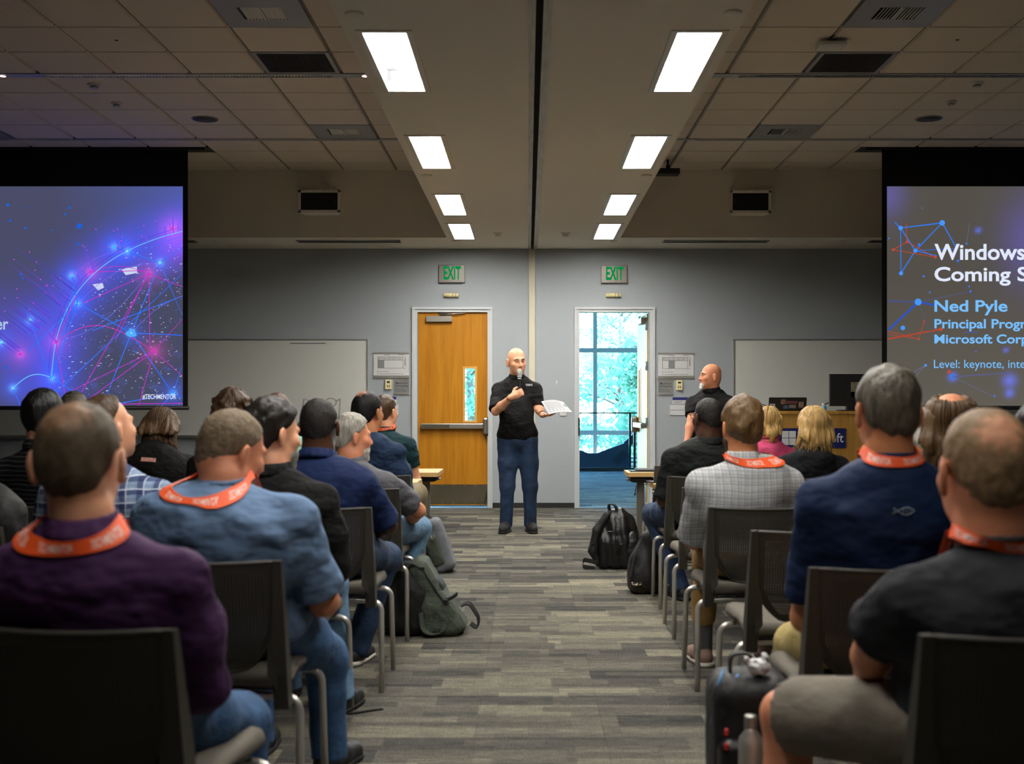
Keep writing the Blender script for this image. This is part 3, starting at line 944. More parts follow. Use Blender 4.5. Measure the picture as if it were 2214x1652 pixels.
rspk(443, 257, 'left of the soffit'); rspk(2008, 256, 'right of the soffit')
for px, py, nm in ((252, 87, 'left'), (2070, 86, 'right')):
    Y = F * (ZT - CZ) / (CY - py)
    o = MB().lathe([(.014, .0), (.012, -.004)], 10).build('ceiling_pinhole', M_black, None, (PX(px, Y), Y, ZT))
    tag(o, 'tiny black ceiling pinhole far %s of the soffit' % nm, 'pinhole', 'pinholes in the ceiling tiles')
Y = 8.98
t = thing('wireless_access_point', 'white rounded access point hanging below the ceiling grid', 'access point', (PX(1797, Y), Y, ZT))
MB().box(-.1, .1, -.1, .1, -.058, -.018, None, .03).build('case', mat('ap_white', C(200, 198, 192), .5), t)
MB().box(-.03, .03, -.03, .03, -.02, .0).build('bracket', M_dark, t)
# round blank covers on the soffit
for px, py, nm in ((766, 29, 'left, before the first light'), (1585, 26, 'right, before the first light'), (923, 379, 'left, after the second light'), (1398, 379, 'right, after the second light'), (985, 521, 'left, after the last light'), (1326, 521, 'right, after the last light')):
    Y = F * (ZS - CZ) / (CY - py)
    o = MB().lathe([(.045, 0), (.044, -.008), (.04, -.01)], 24).build('sprinkler_cover', M_soffit, None, (PX(px, Y), Y, ZS))
    tag(o, 'flat round sprinkler cover on the soffit, ' + nm, 'sprinkler cover', 'round covers on the soffit')
for px, nm in ((1077, 'left'), (1222.5, 'right')):
    Y = F * (ZS - CZ) / (CY - 504)
    t = thing('soffit_sensor', 'small white box sensor under the soffit %s of the track' % nm, 'sensor', (PX(px, Y), Y, ZS), 0, 'box sensors under the soffit')
    MB().box(-.055, .055, -.04, .04, -.008, 0).build('plate', M_white, t)
    MB().box(-.034, .034, -.03, .03, -.045, -.008, None, .004).build('case', M_white, t)
# wall washers in the low ceiling
def washer(x0, x1, nm):
    Ya, Yb_ = 14.25, 14.42
    t = thing('wall_washer', 'slim recessed linear light, switched off, ' + nm, 'ceiling light', ((x0 + x1) / 2, (Ya + Yb_) / 2, ZS), 0, 'linear recesses by the rear wall')
    h, d = (x1 - x0) / 2, .085
    MB().box(-h, h, -d, -d + .012, -.012, 0).box(-h, h, d - .012, d, -.012, 0).box(-h, -h + .012, -d, d, -.012, 0).box(h - .012, h, -d, d, -.012, 0).build('frame', M_alu, t)
    MB().box(-h + .012, h - .012, -d + .012, d - .012, -.003, -.001).build('recess', M_black, t)
washer(PX(642, 14.33), PX(867, 14.33), 'left of the soffit'); washer(PX(1434, 14.33), PX(1661, 14.33), 'right of the soffit')
washer(PX(190, 14.33), PX(423, 14.33), 'behind the screen with the blue slide'); washer(PX(1880, 14.33), PX(2110, 14.33), 'behind the screen with the text slide')
for px, nm in ((463, 'left'), (1822, 'right')):
    o = MB().lathe([(.045, 0), (.042, -.008)], 20).build('sprinkler_cover', M_white, None, (PX(px, 14.35), 14.35, ZS))
    tag(o, 'flat round cover in the low ceiling near the %s screen' % nm, 'sprinkler cover')
# speakers on the bulkhead
def wspk(x0, x1, y0, y1, side, nm):
    Y = YB - .2
    t = thing('wall_speaker', 'white framed wall speaker with black grille ' + nm, 'speaker', (PX((x0 + x1) / 2, Y), YB, PZ((y0 + y1) / 2, Y)), 0, 'speakers on the bulkhead')
    w, h = (x1 - x0) / 2 * Y / F, (y1 - y0) / 2 * Y / F
    M_sp = mat('speaker_white', C(236, 232, 220), .6)
    MB().prism([(-w, -.2), (w, -.2), (w * .8, 0), (-w * .8, 0)], -h, h, 'z').build('cabinet', M_sp, t)
    f = .03
    MB().box(-w, -w + f, -.212, -.2, -h, h).box(w - f, w, -.212, -.2, -h, h).box(-w, w, -.212, -.2, -h, -h + f).box(-w, w, -.212, -.2, h - f, h).build('bezel', M_sp, t)
    MB().box(-w + f, w - f, -.206, -.2, -h + f, h - f).build('grille', mat('speaker_black', C(26, 26, 24), .8), t)
    xb = (w - f - .03) * side
    MB().lathe([(.012, 0), (.012, .003)], 12, Matrix.Translation((xb, -.206, 0)) @ Matrix.Rotation(math.pi / 2, 4, 'X') @ Matrix.Diagonal((1, 2, 1, 1))).build('badge', mat('badge_red', C(70, 24, 20), .5), t)
    for sx in (-1, 1):
        for kx in (.96, .3):
            for sz in (-1, 1):
                MB().lathe([(.004, 0), (.004, .002)], 6, Matrix.Translation((sx * kx * (w - f / 2), -.212, sz * (h - f / 2))) @ Matrix.Rotation(math.pi / 2, 4, 'X')).build('screw', M_dark, t)
wspk(645, 736, 411, 460, 1, 'left of the soffit'); wspk(1578, 1667, 412, 461, -1, 'right of the soffit')
# small projector below the tile ceiling beside the soffit
Y = 13.4
t = thing('ceiling_camera', 'flat black ceiling camera on a short mount by the soffit', 'camera', (PX(1444, Y), Y, ZT))
MB().tube([(0, 0, 0), (0, 0, -.09)], .012, 8).box(-.02, .02, -.02, .02, -.11, -.06).build('mount', M_black, t)
MB().box(-.125, .125, -.08, .08, -.17, -.105, None, .01).build('body', M_black, t)
MB().lathe([(.022, 0), (.018, .01)], 14, Matrix.Translation((.09, -.08, -.137)) @ Matrix.Rotation(math.pi / 2, 4, 'X')).build('lens', M_dark, t)

# ================================================================== projection screens
YS = 12.83
def vc_mesh(name, V, Fc, cols):
    me = bpy.data.meshes.new(name)
    me.from_pydata([tuple(v) for v in V], [], Fc)
    a = me.color_attributes.new('Col', 'FLOAT_COLOR', 'POINT')
    c = np.ones((len(V), 4)); c[:, :3] = cols
    a.data.foreach_set('color', c.ravel())
    me.update()
    return me
M_slide = vcol_emat('slide_light', 1.0)
M_scrblack = mat('screen_black', C(9, 9, 9), .85)
def L3(r, g, b): return np.array([lin(r), lin(g), lin(b)])

def screen_body(x0, x1, nm, edge):
    """x0,x1: black cloth edges"""
    t = thing('projection_screen', nm, 'projection screen', (0, YS, 0))
    z1, z0 = ZT - .01, PZ(878, YS)
    pt, pb = PZ(403, YS), PZ(877.5, YS)
    bw = .052
    MB().box(x0, x1, .002, .006, z0, z1).build('cloth', M_scrblack, t)
    MB().tube([(x0 - .01, 0, z0 - .02), (x1 + .01, 0, z0 - .02)], .022, 10).build('weight_bar', M_black, t)
    MB().box(x0 - .25, x1 + .25, -.1, .16, ZT - .004, ZT + .03).box(x0 - .2, x1 + .2, -.1, -.09, ZT - .03, ZT).build('case', M_dark, t)
    return t, (x0 + bw, x1 - bw, pb, pt)

def slide_base(t, rect, fn, nx, nz):
    xs = np.linspace(rect[0], rect[1], nx); zs = np.linspace(rect[2], rect[3], nz)
    X, Z = np.meshgrid(xs, zs)
    V = np.stack([X.ravel(), np.zeros(X.size), Z.ravel()], 1)
    px = V[:, 0] * F / YS + CX; py = CY - (V[:, 2] - CZ) * F / YS
    Fc = [(j * nx + i, j * nx + i + 1, (j + 1) * nx + i + 1, (j + 1) * nx + i) for j in range(nz - 1) for i in range(nx - 1)]
    return link('slide', vc_mesh('slide', V, Fc, fn(px, py)), M_slide, t)

class Ink:
    def __init__(s): s.V, s.Fc, s.c = [], [], []
    xmax = 394.6
    def pt(s, x, y):
        if s.xmax: x = min(x, s.xmax)
        return (PX(x, YS), -.002 - .00002 * (len(s.Fc) % 20), PZ(y, YS))
    def line(s, x0, y0, x1, y1, w, c0, c1=None):
        d = np.array([x1 - x0, y1 - y0], float); L = np.hypot(*d)
        if L < 1e-6: return
        n = np.array([-d[1], d[0]]) / L * w / 2
        b = len(s.V)
        for (x, y), c in (((x0 + n[0], y0 + n[1]), c0), ((x0 - n[0], y0 - n[1]), c0), ((x1 - n[0], y1 - n[1]), c1 if c1 is not None else c0), ((x1 + n[0], y1 + n[1]), c1 if c1 is not None else c0)):
            s.V.append(s.pt(x, y)); s.c.append(c)
        s.Fc.append((b, b + 1, b + 2, b + 3))
    def curve(s, pts, w, c):
        for a, b in zip(pts[:-1], pts[1:]): s.line(*a, *b, w, c)
    def dot(s, x, y, r, c, n=10):
        b = len(s.V)
        for k in range(n):
            a = 6.2832 * k / n
            s.V.append(s.pt(x + r * math.cos(a), y + r * math.sin(a))); s.c.append(c)
        s.Fc.append(tuple(range(b, b + n)))
    def build(s, name, parent): return link(name, vc_mesh(name, s.V, s.Fc, np.array(s.c)), M_slide, parent)

# ---- slide on the left: glowing network globe
xr = PX(406, YS)
ts, rect = screen_body(xr - 4.2, xr, 'projection screen showing a blue and magenta network globe', 1)
CYN = [(168, 656), (284, 720), (346, 568), (275, 543), (247, 534), (65, 692), (114, 818), (28, 839), (374, 851), (155, 596), (3, 740)]
MAG = [(322, 592), (333, 759), (196, 588), (121, 740), (44, 766), (373, 494)]
def arc_globe(t):
    # limb of the globe, t 0..1
    P0, P1, P2, P3 = np.array([112, 815.]), np.array([118, 640.]), np.array([210, 545.]), np.array([395, 500.])
    return P0 * (1 - t) ** 3 + 3 * P1 * t * (1 - t) ** 2 + 3 * P2 * t * t * (1 - t) + P3 * t ** 3
_limb = np.array([arc_globe(t) for t in np.linspace(-.25, 1, 40)])
def left_fn(px, py):
    n = len(px)
    c = np.tile(L3(74, 76, 104), (n, 1))
    c += np.outer(np.clip((560 - py) / 200, 0, 1) * np.clip((px - 120) / 280, 0, 1), L3(30, 60, 140))
    d = np.min(np.hypot(px[:, None] - _limb[None, :, 0], py[:, None] - _limb[None, :, 1]), axis=1)
    inside = (py - 560) * .55 + (px - 120) * .75 - 60
    c += np.outer(np.exp(-(d / 60) ** 2), L3(30, 46, 200)) * .9
    c -= np.outer(np.clip(inside / 200, 0, 1) * np.exp(-(d / 300) ** 2), L3(30, 20, 60)) * .4
    c += np.outer(np.exp(-((px - 20) ** 2 + (py - 740) ** 2) / 95 ** 2), L3(50, 40, 190)) * .7
    for x, y in CYN:
        r2 = (px - x) ** 2 + (py - y) ** 2
        c += np.outer(np.exp(-r2 / 26 ** 2), L3(0, 70, 220)) * .5 + np.outer(np.exp(-r2 / 8 ** 2), L3(110, 200, 255)) * .5
    for x, y in MAG:
        r2 = (px - x) ** 2 + (py - y) ** 2
        c += np.outer(np.exp(-r2 / 26 ** 2), L3(170, 40, 130)) * .4 + np.outer(np.exp(-r2 / 9 ** 2), L3(240, 60, 160)) * .4
    c += np.outer(np.exp(-((px - 385) ** 2 / 40 ** 2 + (py - 520) ** 2 / 50 ** 2)), L3(150, 40, 220)) * .6
    return np.clip(c, .02, 1)
sl = slide_base(ts, rect, left_fn, 170, 130)
k = Ink()
BL, CY_, MG, PU = L3(40, 110, 255), L3(110, 200, 255), L3(190, 50, 200), L3(80, 40, 200)
rnd = random.Random(7)
for i in range(44):       # rays leaving the globe
    t = rnd.random() ** .8
    p = arc_globe(t)
    ang = math.radians(222 + 46 * t + rnd.uniform(-3, 3)); Lr = rnd.uniform(25, 120) * (1.3 - t)
    q = p + np.array([math.cos(ang), math.sin(ang)]) * Lr
    if q[0] < -60 or q[1] < 410: continue
    k.line(p[0], p[1], q[0], q[1], rnd.choice([.7, 1, 1.6]), L3(120, 84, 245), L3(90, 76, 190))
    if rnd.random() < .6: k.dot(q[0], q[1], 1.3, L3(220, 80, 230), 6)
for i in range(34):       # parallel streaks left of the globe
    a = rnd.uniform(20, 165); y0 = 770 - (a - 20) * .95 + rnd.uniform(-14, 14); Lr = rnd.uniform(60, 170)
    c_ = rnd.choice([L3(96, 60, 236), L3(78, 62, 200), L3(110, 70, 225)])
    k.line(a, y0, a - Lr * .80, y0 - Lr * .60, rnd.choice([.7, 1.0, 1.6, 2.2]), c_, L3(76, 76, 122))
    if i % 3 == 0: k.dot(a - Lr * .80, y0 - Lr * .60, 1.4, L3(205, 90, 235), 6)
for off, w_, cc in ((0, 1.6, CY_), (9, .8, BL), (-7, .7, PU)):
    k.curve([tuple(arc_globe(t) + np.array([off, off])) for t in np.linspace(0, 1, 30)], w_, cc)
blines = [(168, 656, 284, 720), (284, 720, 395, 725), (284, 720, 374, 851), (284, 720, 346, 568), (346, 568, 395, 682), (284, 720, 228, 862), (168, 656, 112, 818), (114, 818, 205, 876), (65, 692, 110, 818), (346, 568, 247, 534), (155, 596, 168, 656), (168, 656, 60, 760), (120, 850, 395, 592), (374, 851, 395, 790), (374, 851, 395, 860), (28, 839, 45, 877), (255, 873, 374, 851), (346, 568, 395, 535), (200, 715, 395, 640), (374, 851, 350, 877)]
for a in blines: k.line(*a, 1.8, BL + L3(30, 60, 60), BL)
mlines = [(322, 592, 324, 759), (333, 759, 395, 690), (333, 759, 395, 813), (333, 759, 155, 845), (333, 759, 180, 872), (333, 759, 300, 877), (322, 592, 180, 655), (196, 588, 322, 585), (322, 592, 175, 850), (322, 592, 395, 620), (240, 874, 395, 872), (121, 740, 140, 850), (121, 740, 165, 640), (250, 735, 320, 592)]
for a in mlines: k.line(*a, 1.5, MG)
k.curve([(121 + (333 - 121) * t, 740 + 19 * t - 55 * math.sin(math.pi * t) * (1 - .4 * t)) for t in np.linspace(0, 1, 16)], 1.5, L3(210, 50, 170))
k.curve([(28 + 86 * t, 839 - 21 * t - 18 * math.sin(math.pi * t)) for t in np.linspace(0, 1, 12)], 1.8, CY_)
k.curve([(196 + 126 * t, 588 + 4 * t - 14 * math.sin(math.pi * t)) for t in np.linspace(0, 1, 12)], 1.2, MG)
for i in range(620):      # city lights inside the globe
    x, y = rnd.uniform(110, 395), rnd.uniform(520, 876)
    if (x - 395) ** 2 / 285 ** 2 + (y - 876) ** 2 / 365 ** 2 > .97: continue
    s = rnd.choice([.6, .8, 1.2])
    v = rnd.random()
    k.line(x, y, x + s * rnd.choice([1.5, 2, 4]), y - s * 1.1, s, L3(210, 220, 255) if v < .5 else (L3(70, 130, 255) if v < .85 else L3(235, 150, 240)))
def blob(x, y, r, c, sd):
    rr = random.Random(sd); b = len(k.V); n = 14
    for q in range(n):
        a = 6.2832 * q / n; w = r * (.7 + .5 * rr.random())
        k.V.append(k.pt(x + w * math.cos(a), y + w * .8 * math.sin(a))); k.c.append(c)
    k.Fc.append(tuple(range(b, b + n)))
for i, (x, y) in enumerate(CYN):
    blob(x, y, 5.5 if (x, y) != (284, 720) else 12, L3(80, 175, 255), i)
    blob(x, y, 2.6, L3(170, 225, 255), i + 30)
for i, (x, y) in enumerate(MAG): blob(x, y, 4, L3(205, 60, 190), i + 60)
for i in range(36):      # street grids and arcs inside the globe
    x, y = rnd.uniform(150, 380), rnd.uniform(560, 860)
    if (x - 395) ** 2 / 285 ** 2 + (y - 876) ** 2 / 365 ** 2 > .9: continue
    for q in range(5): k.line(x + q * 3, y + q * 2, x + q * 3 + 12, y + q * 2 - 9, .5, L3(86, 104, 190))
for q in range(3): k.curve([(112 + 40 * t + 8 * q, 818 - 215 * t - 18 * q + 30 * t * t) for t in np.linspace(0, 1, 14)], .8, L3(70, 130, 250))
for a, b_, bow in (((168, 656), (346, 568), 26), ((155, 596), (275, 543), 14), ((284, 720), (395, 640), 12), ((121, 740), (322, 592), -30)):
    k.curve([(a[0] + (b_[0] - a[0]) * t, a[1] + (b_[1] - a[1]) * t - bow * math.sin(math.pi * t)) for t in np.linspace(0, 1, 14)], .9, L3(120, 110, 250))
for pts in ([(200, 615), (222, 612), (225, 622), (212, 628)], [(262, 582), (296, 576), (297, 590), (272, 595)]):
    b = len(k.V)
    for p in pts: k.V.append(k.pt(*p)); k.c.append(L3(205, 212, 240))
    k.Fc.append(tuple(range(b, b + 4)))
for x, y, r in ((17, 443, 3.5), (58, 449, 1.6), (22, 477, 2.6), (55, 493, 2.6), (150, 449, 2.8), (141, 463, 2.4), (172, 489, 6), (112, 498, 1.8), (169, 527, 2.8), (83, 626, 3), (45, 594, 3), (49, 602, 2.2), (13, 795, 3)): k.dot(x, y, r, L3(20, 100, 225), 8)
k.build('network_drawing', sl)
M_slw = emat('slide_white', C(225, 232, 250), 1.0); M_slb = emat('slide_blue', C(120, 190, 250), 1.0); M_slg = emat('slide_greyblue', C(170, 195, 230), 1.0)
def stext(body, px0, px1, py0, py1, m, parent, bold): return text_fit('lettering', body, PX(px0, YS), PX(px1, YS), PZ(py1, YS), PZ(py0, YS), -.004, m, parent, bold)
stext('#TECHMENTOR', 308, 381, 852.5, 864, M_slw, sl, .012)
stext('er', -8, 18.5, 695, 713, M_slg, sl, .02)

# ---- slide on the right: title text on grey
xl = PX(1907, YS)
ts2, rect2 = screen_body(xl, xl + 4.2, 'projection screen showing a grey title slide with white and blue text', -1)
def right_fn(px, py):
    n = len(px)
    c = np.tile(L3(84, 80, 73), (n, 1))
    c += np.outer(np.clip((py - 600) / 280, 0, 1), L3(50, 48, 42))
    c += np.outer(np.exp(-((px - 1917) ** 2 / 40 ** 2 + (py - 420) ** 2 / 50 ** 2)), L3(50, 45, 130))
    c += np.outer(np.exp(-((px - 2230) ** 2 / 60 ** 2 + (py - 520) ** 2 / 90 ** 2)), L3(50, 40, 130))
    for x, y, r in ((2060, 815, 9), (2183, 823, 14), (2183, 850, 9), (2175, 757, 5), (2115, 498, 6)):
        c += np.outer(np.exp(-((px - x) ** 2 + (py - y) ** 2) / r ** 2), L3(60, 90, 225)) * .8
    return np.clip(c, 0, 1)
sr = slide_base(ts2, rect2, right_fn, 150, 110)
k = Ink(); k.xmax = None
B1, B2, R1 = L3(52, 120, 232), L3(70, 80, 140), L3(176, 70, 52)
nb = {'a': (1947, 493), 'b': (2037, 482), 'c': (1979, 542), 'd': (1948, 591), 'e': (1985, 653), 'f': (1952, 709), 'g': (2001, 790), 'h': (2071, 564)}
for a, b_, w_ in (('a', 'b', 2.6), ('a', 'c', 2.6), ('a', 'd', 2), ('b', 'c', 2.2), ('c', 'd', 2.4)): k.line(*nb[a], *nb[b_], w_, B1)
k.line(1935, 481, 1947, 493, 2.4, B1); k.line(2037, 482, 2067, 535, 2.4, B1); k.line(2067, 535, 2071, 564, 1.2, B2); k.line(1979, 542, 2062, 538, 1.6, B1 * .8); k.line(1979, 542, 2025, 553, 2, B1)
k.line(1985, 653, 1920, 714, 4.5, L3(48, 84, 190)); k.line(1985, 653, 2022, 660, 4, L3(48, 84, 190)); k.line(1985, 653, 1920, 651, 5, L3(78, 82, 120)); k.line(1985, 653, 2090, 632, 2.5, L3(84, 86, 112)); k.line(1985, 653, 2035, 775, 2, L3(86, 86, 104))
k.line(2001, 790, 1960, 813, .9, L3(110, 120, 170)); k.line(2001, 790, 1972, 822, .8, L3(110, 120, 170)); k.line(2060, 815, 2180, 806, 2.5, L3(92, 94, 140)); k.line(2060, 815, 2145, 856, 1, L3(100, 104, 150))
k.line(2071, 564, 2096, 630, 1, B2); k.line(2096, 630, 2110, 645, 1, B2); k.line(2090, 527, 2096, 482, .9, L3(104, 104, 150)); k.line(2083, 719, 2115, 718, 1.4, L3(70, 90, 190))
for a in ((1931, 540, 1961, 523), (1961, 523, 2020, 556), (1931, 540, 2022, 556), (1959, 483, 1961, 523)): k.line(*a, 1.8, R1)
for a in ((1919, 733, 2034, 712, 3.5), (1919, 716, 1986, 733, 1.6), (1986, 733, 1998, 695, 1.6), (1919, 723, 1986, 733, 1.2)): k.line(*a[:4], a[4], R1)
for n_, r in (('a', 5), ('b', 6), ('c', 4.5), ('d', 4.5), ('e', 7.5), ('f', 5), ('g', 3)): k.dot(*nb[n_], r, L3(72, 150, 250), 12)
for x, y, r in ((1922, 515.5, 2), (1994, 450, 1.4), (1987, 529, 3), (1997, 597.5, 2.6), (2010, 632, 2), (2089.5, 527, 2.4), (2095, 619.5, 2), (2098, 630, 2.6), (2060, 815, 7), (2071, 564, 3), (2110, 760, 1.6), (2150, 856, 2.4)): k.dot(x, y, r, L3(66, 120, 225), 10)
for x, y, r in ((1931, 540, 3), (1961, 523, 3), (2022, 556, 3), (1986, 733, 2.4), (2034, 712, 3.6), (1949, 801, 2.6), (1998, 695, 2), (2052, 804, 4)): k.dot(x, y, r, L3(200, 74, 54), 10)
k.build('network_drawing', sr)
stext('Windows', 2020, 2216, 527.5, 562.5, M_slw, sr, .022)
stext('Coming S', 2020, 2222, 577, 618, M_slw, sr, .022)
stext('Ned Pyle', 2020, 2178, 649, 682, M_slb, sr, .022)
stext('Principal Progr', 2020, 2219, 690, 716.5, M_slb, sr, .022)
stext('Microsoft Corp', 2020, 2223, 723, 749, M_slb, sr, .022)
stext('Level: keynote, inte', 2019, 2216, 778, 801.5, M_slb, sr, .002)

# ================================================================== lectern desk with equipment
YD = 12.5
lt = thing('lectern', 'wide wooden presentation desk with dark blue sign panel', 'lectern', (PX(1752, YD), YD, 0))
zt = PZ(889, YD); hw = (1868 - 1636) / 2 * YD / F
MB().box(-hw, hw, 0, .04, .06, zt - .03).build('front_panel', M_desk, lt)
MB().box(-hw, -hw + .03, .04, .6, .06, zt - .03).build('side_panel', M_desk, lt)
MB().box(hw - .03, hw, .04, .6, .06, zt - .03).build('side_panel', M_desk, lt)
MB().box(-hw - .01, hw + .01, -.015, .62, zt - .03, zt).build('top', M_desk, lt)
MB().box(-hw + .03, hw - .03, .03, .55, 0, .06).build('plinth', M_black, lt)
sx0, sx1, sz0, sz1 = PX(1683, YD) - lt.location.x, PX(1828, YD) - lt.location.x, PZ(968, YD), PZ(926, YD)
M_sgn = mat('sign_navy', C(18, 30, 92), .4)
sg = MB().box(sx0, sx1, -.012, 0, sz0, sz1).build('sign_panel', M_sgn, lt)
q = MB(); hs = .068; x0 = PX(1690, YD) - lt.location.x; zc = (sz0 + sz1) / 2
for i in (0, 1):
    for j in (0, 1):
        q.box(x0 + i * (hs + .006), x0 + i * (hs + .006) + hs, -.015, -.012, zc - hs - .003 + j * (hs + .006), zc - .003 + j * (hs + .006))
q.build('window_logo', M_paper, sg)
text_fit('lettering', 'Microsoft', PX(1726, YD) - lt.location.x, PX(1823, YD) - lt.location.x, zc - .045, zc + .05, -.0145, M_paper, sg, .01)
# monitor
mo = thing('monitor', 'black computer monitor standing on the wooden lectern', 'monitor', (PX(1850, YD), YD + .28, zt))
mh = (880 - 809) * YD / F
MB().box(-.2, .27, -.02, .02, .05, .05 + mh, None, .006).build('bezel', M_black, mo)
MB().box(.02, .12, -.03, -.02, .14, .3).build('rear_label', mat('label_photo', C(120, 116, 96), .6, var=(30, .5)), mo)
MB().box(-.02, .06, -.03, .04, 0, .2).box(-.1, .14, -.1, .1, 0, .012).build('stand', M_black, mo)
# laptop, seen from behind the lid
lp = thing('laptop', 'open black laptop with stickers on its lid on the lectern', 'laptop', (PX(1711, YD), YD + .2, zt), .05)
lw_ = 84 / 2 * YD / F
ld = MB().box(-lw_, lw_, -.006, .006, 0, .135, Matrix.Rotation(.2, 4, 'X') @ Matrix.Translation((0, 0, .008)), .004).build('lid', M_black, lp)
MB().box(-lw_, lw_, .0, .22, 0, .014).build('keyboard_base', M_black, lp)
stk = [((-.16, .03), (.06, .06), C(170, 172, 168)), ((-.05, .08), (.05, .05), C(130, 100, 96)), ((.03, .075), (.14, .03), C(96, 60, 66)), ((.05, .03), (.07, .035), C(120, 116, 120)), ((-.02, .025), (.05, .035), C(60, 90, 120)), ((.14, .05), (.05, .06), C(140, 120, 110))]
for i, ((x, z), (w, h), c) in enumerate(stk):
    MB().box(x - w / 2, x + w / 2, -.008, -.0062, z - h / 2 + .01, z + h / 2 + .01, Matrix.Rotation(.2, 4, 'X') @ Matrix.Translation((0, 0, .008))).build('sticker', mat('sticker%d' % i, c, .5, var=(70, .6)), ld)
def pbottle(px, nm, c):
    t = thing('small_bottle', nm, 'bottle', (PX(px, YD), YD + .08, zt))
    MB().lathe([(.026, 0), (.028, .004), (.028, .045), (.02, .054)], 16).build('body', mat('bottle_' + nm[:6], c, .4), t)
    MB().lathe([(.018, .052), (.018, .076), (.016, .078)], 16).build('cap', M_paper, t)
pbottle(1785, 'small blue-white bottle beside the monitor on the lectern', C(80, 150, 190)); pbottle(1648, 'small white bottle at the lectern end by the pink top', C(210, 212, 210))
tag(MB().tube(arc_pts([(PX(1762, YD), YD + .1, zt + .006), (PX(1775, YD), YD + .12, zt + .03), (PX(1795, YD), YD + .2, zt + .07), (PX(1803, YD), YD + .22, zt + .085)], .05), .006, 6).build('display_cable', M_black), 'black display cable running up to the monitor', 'cable')
tag(MB().tube(arc_pts([(PX(1672, YD), YD + .06, zt + .006), (PX(1660, YD), YD + .07, zt + .055), (PX(1645, YD), YD + .08, zt + .08)], .06), .005, 6).build('laptop_cable', M_black), 'black cable looping left of the laptop on the lectern', 'cable')
tag(MB().box(PX(1626, YD), PX(1642, YD), YD + .2, YD + .3, zt, zt + .1, None, .004).build('paper_box', M_paper), 'small white box at the left end of the lectern', 'box')
tag(MB().box(PX(1652, YD), PX(1672, YD), YD + .12, YD + .24, zt, zt + .03, None, .006).build('docking_station', M_black), 'flat black docking box beside the laptop', 'box')

# ================================================================== implicit-surface modelling (bodies, clothes, bags)
_rs = np.random.default_rng(11)
_NT = _rs.random((32, 32, 32)).astype(np.float32)
def vnoise(p):
    i = np.floor(p).astype(np.int32); f = (p - i).astype(np.float32)
    f = f * f * (3 - 2 * f)
    a = i & 31; b = (i + 1) & 31
    x0, y0, z0 = a[:, 0], a[:, 1], a[:, 2]; x1, y1, z1 = b[:, 0], b[:, 1], b[:, 2]
    fx, fy, fz = f[:, 0], f[:, 1], f[:, 2]
    c00 = _NT[x0, y0, z0] * (1 - fx) + _NT[x1, y0, z0] * fx
    c10 = _NT[x0, y1, z0] * (1 - fx) + _NT[x1, y1, z0] * fx
    c01 = _NT[x0, y0, z1] * (1 - fx) + _NT[x1, y0, z1] * fx
    c11 = _NT[x0, y1, z1] * (1 - fx) + _NT[x1, y1, z1] * fx
    return (c00 * (1 - fy) + c10 * fy) * (1 - fz) + (c01 * (1 - fy) + c11 * fy) * fz - .5

def A(*v): return np.array(v, dtype=np.float64)
def nrm(v): return v / (np.linalg.norm(v) + 1e-12)

